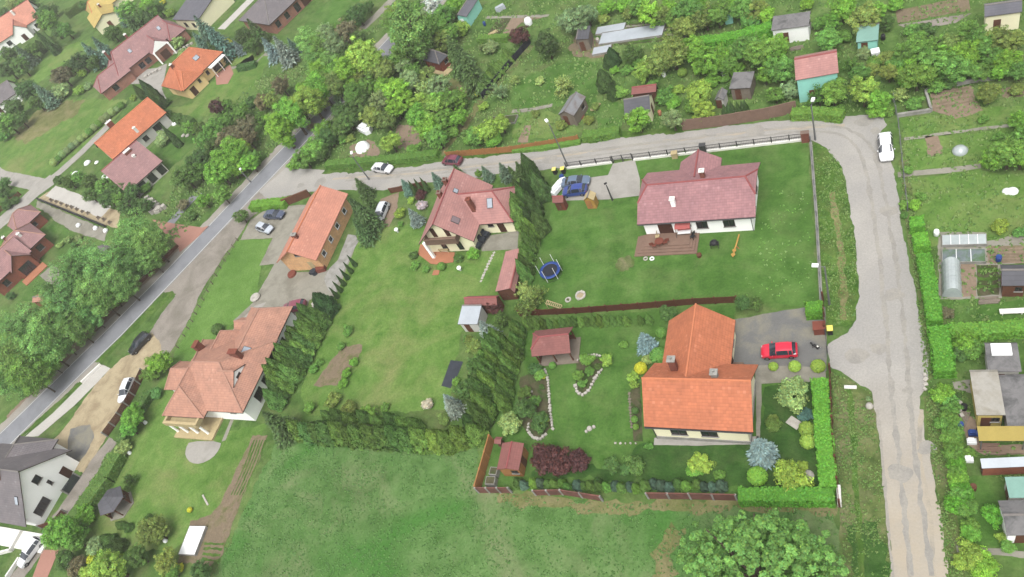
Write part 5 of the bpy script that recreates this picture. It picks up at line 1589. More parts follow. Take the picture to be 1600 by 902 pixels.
def plant(tile, x, y, w, kind='broad', col='mid', hr=None, group=None):
    """crown centre and width in tile pixels; hr = height in crown radii"""
    f = T(tile)
    s = {'A': 3.0075}.get(tile)
    u, v = f(x, y)
    u2, _ = f(x + w, y)
    wpx = u2 - u
    K = KINDS_[kind]
    hh = (hr or K['h'])
    p = at(u, v, 2.0)
    for _ in range(4):
        r = wpx / 2 / ppm(p)
        zc = r * hh * (0.62 if K['t'] is not None else 0.5)
        p = at(u, v, min(zc, 30))
    return put_plant(kind, (p.x, p.y, 0), r, r * hh, col, group)


def plants(tile, rows):
    for q in rows:
        plant(tile, *q)


def row_of(tile, pts, n, kind, w, col, group, hr=None, jit=0.1):
    """n plants spaced along a polyline of base points"""
    P_ = [at(*T(tile)(a, b), 0.0) for a, b in pts]
    L = [0]
    for a, b in zip(P_, P_[1:]): L.append(L[-1] + (b - a).length)
    K = KINDS_[kind]
    hh = hr or K['h']
    for i in range(n):
        s = L[-1] * (i + 0.5) / n
        k = max(j for j in range(len(L)) if L[j] <= s)
        k = min(k, len(P_) - 2)
        p = P_[k].lerp(P_[k + 1], (s - L[k]) / max(L[k + 1] - L[k], 1e-6))
        r = w / 2 * rp.uniform(0.88, 1.12)
        o = put_plant(kind, (p.x + rp.gauss(0, jit), p.y + rp.gauss(0, jit), 0), r, r * hh * rp.uniform(0.88, 1.12), rp.choice(col) if isinstance(col, (list, tuple)) else col, group, (group, i, n))


B, M_, D, O, Li, Pa, G, Bl, BG, Co, Th, Ye, Pu, Br, Wh, Bi = 'bright', 'mid', 'dark', 'olive', 'lime', 'pale', 'grey', 'blue', 'bluegreen', 'conif', 'thuja', 'yellow', 'purple', 'brown', 'white', 'birchg'
plants('A', [(40, 255, 85, 'broad', D), (100, 245, 80, 'spruce', BG), (150, 238, 75, 'broad', D), (95, 310, 90, 'broad', D), (35, 325, 90, 'broad', D), (190, 215, 45, 'cone', Co),
             (60, 395, 55, 'bush', M_), (125, 420, 100, 'broad', D), (195, 430, 90, 'spruce', BG), (170, 480, 80, 'broad', D), (65, 500, 100, 'broad', D), (30, 575, 110, 'broad', M_), (92, 560, 80, 'broad', D), (20, 640, 60, 'bush', M_),
             (288, 355, 100, 'broad', Br), (285, 430, 95, 'bush', G), (370, 425, 55, 'bush', Li), (385, 345, 45, 'bush', Li), (370, 285, 100, 'broad', Co), (325, 312, 65, 'broad', D), (420, 240, 90, 'spruce', BG), (470, 215, 90, 'spruce', BG), (500, 255, 80, 'spruce', BG), (520, 150, 85, 'broad', D), (440, 290, 70, 'broad', D),
             (230, 95, 110, 'broad', M_), (305, 140, 80, 'broad', M_), (200, 60, 85, 'broad', D), (145, 22, 75, 'broad', D), (55, 14, 70, 'broad', Pa), (15, 60, 60, 'broad', D), (100, 28, 60, 'broad', M_), (245, 45, 60, 'broad', D), (262, 150, 60, 'broad', D), (200, 120, 50, 'bush', O), (215, 195, 45, 'column', Co), (400, 20, 60, 'bush', D),
             (600, 55, 110, 'broad', M_), (650, 85, 110, 'broad', D), (700, 50, 100, 'broad', M_), (615, 105, 90, 'spruce', Co), (712, 100, 80, 'cone', Co), (765, 12, 36, 'bush', Ye), (560, 60, 70, 'spruce', BG), (690, 18, 80, 'broad', B), (740, 35, 75, 'broad', D), (750, 165, 36, 'bush', Ye), (790, 190, 60, 'bush', G), (800, 60, 50, 'bush', Li), (830, 200, 80, 'bush', Pa), (860, 250, 60, 'bush', Pa),
             (955, 130, 120, 'spruce', BG), (1010, 175, 120, 'spruce', BG), (940, 195, 95, 'spruce', BG), (1000, 230, 80, 'spruce', Co), (1070, 207, 50, 'ball', Ye), (1112, 212, 55, 'spruce', Bl), (1140, 165, 100, 'broad', Co), (1190, 130, 90, 'spruce', Co), (1180, 215, 80, 'broad', D), (900, 70, 50, 'bush', Pa), (1000, 60, 50, 'bush', Br),
             (650, 428, 40, 'thuja', Co), (695, 420, 60, 'thuja', Co), (730, 455, 60, 'thuja', Co), (625, 460, 36, 'bush', Li), (410, 405, 45, 'bush', G), (785, 480, 40, 'bush', D),
             (1012, 498, 85, 'broad', Pu), (1062, 485, 60, 'broad', M_), (1000, 600, 115, 'broad', M_), (1075, 640, 130, 'broad', Br), (1150, 600, 115, 'broad', Br), (1000, 690, 115, 'broad', D), (950, 740, 105, 'broad', D), (865, 830, 120, 'broad', D), (915, 805, 100, 'broad', M_), (1022, 800, 150, 'broad', B), (1130, 690, 95, 'broad', Li), (1100, 780, 110, 'broad', B), (762, 650, 85, 'bush', G), (800, 635, 45, 'column', Co), (840, 562, 60, 'bush', D), (790, 540, 50, 'bush', D), (880, 600, 70, 'broad', M_), (1190, 740, 80, 'broad', M_), (940, 600, 70, 'broad', D), (1060, 560, 90, 'broad', M_), (1180, 480, 70, 'bush', D), (1130, 520, 90, 'broad', M_),
             (275, 845, 55, 'bush', D), (320, 850, 75, 'broad', D), (370, 835, 70, 'broad', M_), (425, 855, 90, 'broad', D), (490, 870, 100, 'broad', M_), (555, 890, 90, 'broad', D), (620, 895, 80, 'broad', D), (680, 885, 60, 'bush', M_), (20, 860, 60, 'broad', D), (12, 905, 60, 'broad', D)])
row_of('A', [(255, 785), (330, 715), (420, 640), (500, 570), (590, 500)], 16, 'ball', 2.0, ['pale', 'grey', 'mid'], 'pale round bushes along the driveway')
plants('B', [(12, 165, 65, 'broad', D), (55, 215, 85, 'spruce', Bl), (115, 218, 105, 'spruce', Bl), (165, 205, 60, 'spruce', BG), (235, 185, 120, 'birch', Bi), (300, 225, 130, 'birch', M_), (365, 205, 120, 'tall', G), (430, 155, 130, 'broad', 'brown'), (325, 150, 100, 'broad', G), (470, 60, 110, 'broad', D), (525, 28, 60, 'broad', D), (425, 95, 75, 'broad', D), (380, 130, 65, 'broad', M_), (480, 180, 90, 'broad', D),
             (505, 265, 180, 'broad', 'lime'), (595, 330, 120, 'broad', 'olive'), (470, 350, 110, 'broad', O), (330, 365, 140, 'broad', B), (390, 345, 80, 'broad', B), (225, 420, 100, 'broad', B), (195, 490, 150, 'broad', Li), (105, 600, 135, 'tall', B), (280, 455, 130, 'broad', O), (115, 400, 100, 'broad', Br), (25, 470, 90, 'broad', Br), (70, 470, 80, 'broad', O), (20, 560, 70, 'broad', M_), (380, 460, 60, 'loose', G),
             (430, 560, 110, 'broad', D), (485, 495, 120, 'broad', D), (335, 640, 100, 'broad', D), (265, 690, 120, 'broad', M_), (215, 735, 115, 'broad', M_), (300, 715, 80, 'broad', D), (390, 610, 95, 'broad', D), (180, 770, 70, 'bush', B), (350, 580, 60, 'loose', D), (450, 470, 90, 'broad', D), (255, 590, 50, 'loose', Br), (400, 410, 80, 'loose', O),
             (648, 430, 140, 'broad', B), (650, 505, 110, 'broad', B), (590, 475, 130, 'broad', G), (545, 545, 115, 'broad', O), (605, 560, 110, 'broad', O), (630, 665, 100, 'broad', Li), (720, 375, 110, 'broad', G), (800, 415, 150, 'loose', Pa), (850, 400, 120, 'broad', G), (765, 550, 140, 'broad', B), (835, 515, 150, 'broad', Li), (800, 600, 130, 'broad', B), (885, 560, 110, 'broad', M_), (900, 470, 120, 'broad', M_), (945, 550, 100, 'broad', B), (850, 645, 110, 'broad', M_), (955, 465, 90, 'broad', M_), (735, 335, 100, 'broad', M_), (800, 350, 100, 'broad', O), (920, 620, 70, 'bush', M_), (740, 700, 70, 'bush', M_), (440, 650, 50, 'bush', O), (410, 650, 60, 'bush', M_),
             (720, 130, 220, 'tall', Bi), (660, 60, 110, 'broad', Li), (700, 235, 150, 'broad', M_), (660, 160, 90, 'broad', M_), (835, 25, 105, 'broad', Wh), (800, 60, 70, 'broad', G), (880, 60, 110, 'broad', M_), (930, 25, 90, 'broad', B), (830, 125, 130, 'tall', M_), (905, 150, 110, 'broad', M_), (965, 135, 90, 'bush', Li), (760, 30, 90, 'broad', M_), (870, 190, 110, 'broad', O), (640, 290, 90, 'broad', M_),
             (930, 225, 130, 'spruce', Co), (1000, 315, 145, 'spruce', Co), (960, 280, 115, 'spruce', Co), (1035, 437, 40, 'bush', 'yellow'), (1140, 420, 100, 'loose', G), (1085, 610, 120, 'broad', Li), (1030, 640, 95, 'broad', M_), (1000, 660, 60, 'bush', M_), (1150, 580, 90, 'broad', Li), (1100, 222, 80, 'bush', 'grey'), (1120, 660, 80, 'bush', B), (1060, 220, 50, 'loose', G), (1070, 500, 50, 'bush', Li)])
row_of('B', [(1062, 450), (1110, 395), (1160, 335), (1205, 275)], 13, 'thuja', 2.0, [Th, 'thuja'], 'conifer row by the allotment path', 2.9)
plants('B', [(490, 870, 85, 'spruce', Co), (700, 868, 65, 'spruce', BG), (842, 835, 65, 'spruce', BG), (735, 880, 30, 'column', Co), (762, 872, 30, 'column', Co), (790, 866, 30, 'column', Co), (940, 795, 55, 'spruce', Co), (1075, 805, 65, 'spruce', BG), (1160, 795, 75, 'spruce', BG), (1195, 800, 50, 'spruce', Co), (1045, 815, 40, 'bush', M_)])
plants('C', [(35, 160, 100, 'broad', Pu), (160, 205, 130, 'broad', Co), (295, 90, 150, 'broad', G), (350, 60, 110, 'broad', G), (250, 95, 95, 'broad', G), (430, 90, 60, 'bush', O), (445, 35, 80, 'broad', B), (640, 60, 130, 'broad', B), (730, 30, 90, 'broad', B), (830, 50, 140, 'broad', M_), (905, 70, 130, 'broad', O), (965, 60, 130, 'broad', M_), (800, 120, 120, 'broad', O), (1080, 40, 115, 'broad', M_), (1150, 40, 110, 'broad', O), (1030, 30, 80, 'broad', B), (550, 60, 70, 'bush', O), (560, 250, 105, 'broad', D), (470, 262, 70, 'cone', Co), (690, 90, 80, 'bush', M_),
             (750, 235, 170, 'broad', O), (850, 230, 140, 'broad', B), (920, 280, 160, 'broad', B), (970, 250, 120, 'broad', B), (880, 300, 90, 'broad', B), (620, 330, 100, 'broad', Li), (685, 290, 130, 'broad', O), (1110, 215, 140, 'broad', M_), (1170, 235, 150, 'broad', M_), (1190, 350, 90, 'broad', B), (1150, 290, 80, 'broad', D), (430, 372, 85, 'cone', Co), (450, 285, 55, 'cone', Co), (470, 430, 60, 'cone', Co), (505, 432, 75, 'bush', Li), (230, 390, 120, 'loose', Pa), (130, 380, 50, 'bush', Pa), (10, 370, 60, 'loose', Pa), (590, 560, 125, 'broad', B), (755, 560, 110, 'broad', G), (720, 450, 100, 'bush', M_), (880, 440, 140, 'broad', Li), (900, 520, 110, 'broad', Li), (800, 340, 45, 'ball', Li), (780, 420, 60, 'bush', Li), (390, 500, 45, 'bush', O), (360, 565, 55, 'bush', O), (110, 535, 45, 'bush', O), (230, 590, 60, 'bush', O), (760, 480, 80, 'bush', B), (1000, 370, 50, 'bush', M_), (850, 500, 80, 'bush', M_), (660, 400, 60, 'bush', M_), (540, 330, 60, 'bush', M_), (480, 330, 45, 'bush', B)])
row_of('C', [(990, 545), (1115, 520)], 6, 'column', 1.2, ['conif'], 'small junipers behind the brown fence', 4.0)
plants('D', [(45, 205, 120, 'broad', B), (60, 330, 150, 'broad', M_), (25, 280, 110, 'broad', B), (105, 420, 90, 'broad', G), (35, 440, 90, 'broad', M_), (280, 180, 120, 'broad', M_), (300, 100, 90, 'broad', B), (350, 30, 140, 'broad', B), (450, 80, 160, 'broad', O), (525, 45, 80, 'broad', B), (600, 20, 80, 'bush', B), (240, 440, 130, 'loose', M_), (310, 430, 130, 'broad', M_), (400, 290, 100, 'loose', M_), (450, 425, 150, 'broad', Li), (520, 465, 120, 'broad', B), (570, 340, 90, 'broad', O), (620, 435, 85, 'loose', Pa), (700, 350, 150, 'broad', M_), (780, 300, 150, 'broad', M_), (880, 320, 150, 'broad', M_), (925, 255, 150, 'broad', B), (1000, 200, 140, 'broad', M_), (820, 232, 60, 'bush', 'brown'), (640, 245, 110, 'broad', M_), (560, 105, 75, 'broad', D), (700, 200, 110, 'broad', M_), (950, 150, 130, 'broad', M_), (1080, 180, 140, 'broad', O), (1130, 280, 130, 'broad', B), (1155, 190, 110, 'broad', O), (1040, 430, 110, 'broad', O), (1000, 330, 100, 'broad', M_), (1080, 350, 70, 'bush', M_),
             (1190, 560, 110, 'broad', B), (1130, 720, 160, 'broad', M_), (1060, 745, 110, 'broad', B), (1190, 640, 110, 'broad', M_), (1190, 740, 120, 'broad', B), (1080, 640, 50, 'bush', M_), (690, 485, 80, 'bush', M_), (330, 515, 60, 'bush', M_), (510, 520, 90, 'bush', 'bright'), (250, 340, 70, 'loose', M_), (480, 330, 80, 'bush', O), (790, 400, 90, 'bush', M_), (640, 380, 70, 'bush', B), (850, 390, 70, 'bush', D), (450, 250, 70, 'bush', G), (560, 520, 70, 'bush', 'mid'), (740, 140, 90, 'bush', D), (660, 800, 50, 'bush', M_), (1010, 560, 50, 'bush', 'mid')])
plants('E', [(635, 175, 175, 'birch', Bi), (690, 235, 165, 'birch', Bi), (590, 260, 170, 'birch', Bi), (620, 320, 134, 'birch', Bi), (690, 310, 122, 'birch', Bi), (480, 350, 207, 'birch', Bi), (400, 310, 170, 'birch', Bi), (545, 420, 170, 'birch', Bi), (325, 380, 183, 'birch', Bi), (430, 480, 195, 'birch', Bi), (320, 520, 207, 'birch', Bi), (250, 480, 170, 'birch', Bi), (240, 610, 207, 'birch', Bi), (150, 600, 195, 'birch', Bi), (70, 650, 183, 'birch', Bi), (175, 720, 207, 'birch', Bi), (60, 780, 219, 'birch', Bi), (330, 630, 158, 'birch', Bi), (265, 700, 134, 'birch', Bi), (115, 850, 195, 'birch', M_), (20, 870, 183, 'birch', Bi), (10, 640, 146, 'birch', Bi), (215, 800, 109, 'birch', B), (400, 570, 134, 'birch', Bi), (500, 480, 109, 'birch', M_), (350, 300, 70, 'bush', M_), (200, 690, 109, 'birch', M_),
             (900, 112, 55, 'bush', D), (955, 40, 75, 'broad', B), (1040, 12, 95, 'broad', M_), (1130, 110, 75, 'broad', D), (860, 60, 60, 'bush', Br), (280, 250, 36, 'bush', Pa), (320, 225, 40, 'bush', Pa), (370, 215, 40, 'bush', G), (350, 250, 40, 'bush', D), (1022, 645, 58, 'ball', D), (745, 800, 120, 'broad', B), (700, 850, 90, 'broad', M_), (50, 490, 45, 'bush', D), (20, 240, 50, 'bush', M_), (600, 60, 110, 'broad', D), (680, 60, 80, 'broad', D), (500, 25, 90, 'broad', D), (420, 12, 80, 'broad', D), (560, 35, 80, 'broad', M_), (30, 60, 60, 'bush', D), (70, 40, 50, 'bush', D)])
plants('F', [(500, 90, 115, 'spruce', Co, 3.6), (485, 165, 100, 'spruce', Co, 3.4), (462, 60, 80, 'spruce', Co, 3.4), (522, 35, 75, 'spruce', Co, 3.4), (675, 100, 58, 'bush', Li), (735, 105, 75, 'spruce', Bl), (780, 62, 58, 'bush', 'pink'), (772, 15, 60, 'bush', Pu), (728, 40, 40, 'bush', Li), (680, 150, 30, 'bush', M_), (310, 520, 110, 'cone', Co),
             (740, 297, 48, 'bush', D), (748, 345, 48, 'bush', M_), (800, 362, 42, 'bush', M_), (870, 350, 42, 'ball', M_), (1020, 290, 66, 'bush', B), (950, 312, 50, 'bush', D), (1120, 545, 80, 'broad', Pu), (1075, 640, 110, 'spruce', Bl), (430, 652, 58, 'bush', M_), (400, 725, 45, 'bush', M_), (270, 830, 50, 'bush', M_), (300, 800, 40, 'bush', M_), (460, 800, 50, 'bush', B), (425, 850, 50, 'bush', B), (410, 895, 55, 'bush', B), (990, 690, 40, 'bush', M_)])
for x, y in ((448, 340), (430, 372), (412, 402), (396, 432), (380, 462), (364, 490)):
    plant('F', x, y - 18, 26, 'column', 'conif', 6.5, 'slim thujas beside the concrete path')
row_of('F', [(335, 605), (285, 700), (230, 800), (170, 910), (110, 1010)], 15, 'thuja', 2.9, ['thujad', 'thuja', 'thuja'], 'big thujas of the tall hedge by the villa', 3.4, 0.12)
row_of('F', [(285, 600), (235, 690), (175, 800), (115, 910)], 10, 'thuja', 2.5, ['thujad', 'thuja'], 'big thujas of the tall hedge by the villa', 3.8, 0.12)
plant('J', 80, 170, 150, 'spruce', Co, 3.2)
row_of('J', [(200, 245), (330, 255), (480, 265), (640, 280), (800, 285), (960, 285), (1075, 270)], 16, 'thuja', 3.1, ['thuja', 'thuja', 'thujad'], 'bushy thujas of the hedge above the meadow', 3.1, 0.15)
row_of('J', [(340, 170), (480, 190), (640, 200), (800, 205)], 8, 'thuja', 2.2, ['thuja', 'thujad'], 'bushy thujas of the hedge above the meadow', 3.3, 0.3)
plants('J', [(360, 75, 80, 'bush', O), (430, 115, 90, 'bush', O), (520, 135, 90, 'bush', M_), (600, 110, 50, 'bush', M_), (800, 95, 62, 'bush', 'white'), (905, 95, 90, 'spruce', Bl), (250, 110, 60, 'bush', M_)])
# conifer rows between the plots
row_of('c2', [(455, 430), (430, 520), (410, 600), (385, 690), (370, 770), (350, 860), (330, 940)], 11, 'thuja', 2.5, ['thujad', 'thuja'], 'left row of thujas beside the red gazebo', 5.0, 0.2)
row_of('c2', [(560, 320), (545, 400), (530, 480), (510, 560), (490, 640), (475, 730), (450, 830)], 12, 'thuja', 1.9, ['thuja', 'thujad'], 'right row of thujas beside the red gazebo', 4.6, 0.12)
plants('c2', [(250, 535, 130, 'broad', D), (180, 690, 140, 'broad', D), (80, 755, 115, 'spruce', Bl), (55, 880, 90, 'bush', O), (205, 880, 90, 'cone', D), (420, 240, 110, 'broad', D), (250, 420, 120, 'bush', O), (210, 370, 60, 'bush', O), (290, 470, 90, 'bush', M_), (130, 640, 60, 'bush', M_), (300, 640, 100, 'cone', Co)])
row_of('G', [(55, 190), (70, 120), (110, 60), (150, 0), (85, -60)], 8, 'thuja', 2.7, ['conif', 'thujad'], 'dark thujas between the bungalow and gabled house', 4.4, 0.35)
plants('G', [(120, 140, 90, 'thuja', Co, 3.4), (90, 60, 90, 'thuja', Co, 3.6), (60, 110, 90, 'thuja', Co, 3.4), (30, -10, 80, 'thuja', Co, 3.8), (80, -90, 70, 'thuja', Co, 4.0), (30, -120, 60, 'spruce', Co)])
row_of('G', [(70, 430), (80, 370), (95, 310), (110, 250), (120, 210)], 7, 'thuja', 1.9, ['thujad', 'thuja'], 'thujas beside the trampoline', 5.0, 0.2)
row_of('G', [(60, 640), (200, 632), (330, 625), (450, 622), (560, 620)], 17, 'thuja', 1.15, ['thuja', 'thujad'], 'thuja hedge plants along the brown plank fence', 3.8, 0.04)
plants('G', [(55, 455, 110, 'loose', 'pale'), (115, 480, 120, 'loose', 'olive'), (60, 530, 120, 'loose', 'olive'), (80, 490, 100, 'loose', 'pale'), (600, 598, 36, 'thuja', Th), (640, 592, 38, 'thuja', Th), (620, 690, 105, 'spruce', Bl, 2.6), (703, 662, 55, 'ball', M_), (690, 770, 85, 'ball', M_), (640, 785, 60, 'bush', Pa), (735, 575, 90, 'broad', D), (1085, 520, 75, 'broad', D), (1140, 520, 75, 'broad', D), (605, 828, 60, 'ball', Ye), (568, 868, 60, 'bush', Li), (575, 905, 45, 'bush', Li), (520, 718, 40, 'bush', M_), (190, 815, 35, 'ball', M_), (130, 860, 60, 'bush', M_), (148, 870, 20, 'ball', Ye)])
plants('c1', [(530, 245, 70, 'bush', M_), (625, 248, 65, 'bush', Li), (490, 320, 60, 'bush', M_), (545, 300, 50, 'bush', M_), (510, 360, 45, 'bush', M_), (585, 280, 40, 'bush', D), (290, 290, 70, 'bush', D), (240, 400, 70, 'bush', D), (240, 470, 110, 'broad', D), (310, 540, 100, 'bush', D), (325, 525, 60, 'bush', Li), (170, 545, 115, 'bush', Pa), (290, 440, 60, 'bush', M_), (320, 375, 30, 'bush', D), (710, 178, 40, 'bush', M_)])
# bottom garden
plants('K', [(160, 350, 160, 'bush', Pu, 1.5), (225, 365, 130, 'bush', Pu, 1.5), (310, 355, 115, 'bush', Pu, 1.4), (465, 378, 85, 'bush', D), (575, 378, 100, 'bush', D), (530, 400, 60, 'bush', D), (880, 372, 110, 'bush', Li, 0.9), (850, 400, 80, 'bush', B, 0.8), (970, 425, 58, 'bush', M_), (1160, 290, 150, 'spruce', Bl, 2.6), (1145, 430, 92, 'ball', B), (575, 125, 34, 'ball', D), (572, 165, 34, 'ball', M_), (578, 200, 30, 'ball', M_), (640, 290, 40, 'bush', M_), (400, 455, 50, 'cone', D)])
row_of('K', [(20, 475), (200, 476), (400, 488), (620, 490), (800, 486), (1000, 482)], 27, 'thuja', 1.25, ['thujad', 'bluegreen', 'thujad', 'mid'], 'young thujas inside the rusty bottom fence', 2.9, 0.12)
plants('L', [(115, 45, 160, 'bush', 'pale', 1.7), (175, 145, 75, 'bush', BG), (180, 210, 72, 'ball', Li), (186, 268, 72, 'ball', Li), (105, 430, 160, 'bush', 'lime', 1.6), (160, 385, 60, 'bush', Li), (25, 190, 80, 'bush', D), (20, 170, 60, 'bush', O), (815, 45, 105, 'bush', B), (1055, 610, 110, 'bush', 'hedge'), (950, 800, 130, 'bush', 'lime'), (1010, 850, 130, 'bush', B), (900, 830, 80, 'bush', Li), (935, 320, 60, 'bush', M_), (880, 60, 50, 'bush', D), (1100, 720, 60, 'bush', Li), (1120, 760, 70, 'bush', M_), (470, 70, 28, 'bush', G)])
row_of('L', [(830, 100), (850, 200), (870, 300), (885, 400), (905, 500), (920, 600), (930, 700)], 22, 'bush', 1.8, ['bright', 'mid', 'mid', 'hedge'], 'wild bushes in the hedgerow along the lane', 1.5, 0.35)
plants('H', [(25, 820, 45, 'ball', 'lime'), (125, 820, 56, 'ball', 'lime'), (235, 818, 66, 'ball', 'lime'), (930, 700, 110, 'bush', B, 1.8), (960, 740, 100, 'bush', M_, 1.7), (900, 760, 80, 'bush', D), (840, 570, 66, 'bush', 'brown'), (1090, 160, 80, 'bush', Li), (640, 60, 50, 'bush', M_), (690, 60, 60, 'bush', B), (720, 20, 50, 'bush', M_), (640, 110, 40, 'bush', M_), (1180, 190, 60, 'bush', M_), (1170, 640, 60, 'bush', Li), (1020, 670, 80, 'bush', B)])
plant('P', 1182, 902, 262, 'giant', 'walnut', 1.35)
plants('I', [(620, 150, 115, 'broad', B), (600, 205, 90, 'broad', B), (725, 42, 68, 'bush', 'linden'), (575, 300, 85, 'bush', 'pale'), (590, 450, 85, 'loose', D), (395, 615, 115, 'bush', B), (400, 590, 70, 'bush', Li), (290, 690, 180, 'broad', B), (235, 710, 90, 'broad', B), (345, 730, 110, 'broad', M_), (440, 755, 90, 'bush', G), (300, 820, 100, 'broad', D), (355, 850, 95, 'bush', Br), (420, 818, 46, 'bush', Ye), (505, 855, 190, 'broad', Li), (430, 880, 110, 'broad', Li), (500, 725, 75, 'thuja', 'thujad', 2.4), (550, 745, 70, 'thuja', 'thujad', 2.4), (520, 770, 70, 'thuja', 'conif', 2.4), (590, 665, 50, 'thuja', 'thujad', 2.2), (555, 655, 45, 'thuja', 'thujad', 2.2), (690, 680, 140, 'broad', O), (740, 700, 90, 'broad', O), (640, 805, 110, 'broad', D), (770, 830, 120, 'broad', O), (835, 858, 50, 'bush', Ye), (930, 872, 110, 'broad', D), (885, 588, 26, 'ball', Ye), (320, 845, 40, 'bush', 'white'), (690, 620, 50, 'loose', D), (800, 880, 80, 'broad', M_)])

plants('D', [(600, 300, 90, 'bush', M_), (660, 290, 90, 'bush', B), (730, 250, 90, 'broad', M_), (840, 250, 100, 'broad', B), (790, 200, 90, 'broad', M_), (870, 200, 100, 'broad', O), (960, 330, 100, 'broad', M_), (620, 350, 80, 'bush', B), (560, 270, 80, 'bush', O), (500, 290, 70, 'bush', M_), (430, 340, 90, 'broad', M_), (1060, 260, 110, 'broad', M_), (1100, 330, 90, 'broad', B), (1180, 330, 100, 'broad', M_), (1170, 420, 70, 'bush', O), (300, 270, 70, 'bush', M_), (350, 170, 80, 'bush', M_), (180, 20, 70, 'bush', B), (240, 110, 70, 'bush', M_), (680, 140, 80, 'bush', M_)])
plants('C', [(1010, 300, 100, 'broad', M_), (1060, 330, 80, 'bush', B), (1040, 240, 100, 'broad', M_), (700, 60, 100, 'broad', O), (770, 80, 110, 'broad', M_), (870, 20, 110, 'broad', B), (1120, 100, 90, 'bush', M_), (940, 380, 80, 'bush', B), (1000, 430, 60, 'bush', D), (590, 30, 90, 'broad', M_), (520, 20, 80, 'bush', B), (1190, 60, 90, 'broad', B), (590, 290, 70, 'bush', M_)])

plants('B', [(290, 400, 130, 'tall', B), (250, 470, 130, 'tall', Li), (160, 530, 140, 'tall', B), (360, 390, 110, 'tall', O), (420, 330, 120, 'tall', B), (480, 290, 110, 'tall', Li), (545, 280, 120, 'tall', Li), (300, 330, 100, 'tall', B), (340, 300, 110, 'birch', Bi), (270, 260, 110, 'birch', Bi), (400, 250, 110, 'broad', D), (520, 400, 110, 'broad', M_), (460, 440, 100, 'tall', M_), (390, 520, 100, 'broad', D), (310, 610, 100, 'broad', B), (600, 400, 110, 'broad', B), (690, 470, 110, 'broad', B), (700, 300, 100, 'broad', G), (760, 200, 140, 'tall', Bi), (690, 150, 130, 'tall', Bi), (640, 100, 110, 'birch', M_), (860, 470, 110, 'broad', B), (780, 480, 110, 'broad', Li), (150, 660, 80, 'broad', B)])
plants('A', [(1100, 700, 120, 'tall', B), (1050, 760, 120, 'tall', B), (1160, 650, 100, 'broad', Br), (1120, 640, 90, 'broad', M_), (960, 660, 90, 'broad', M_), (900, 760, 80, 'broad', D), (1170, 760, 100, 'broad', B)])
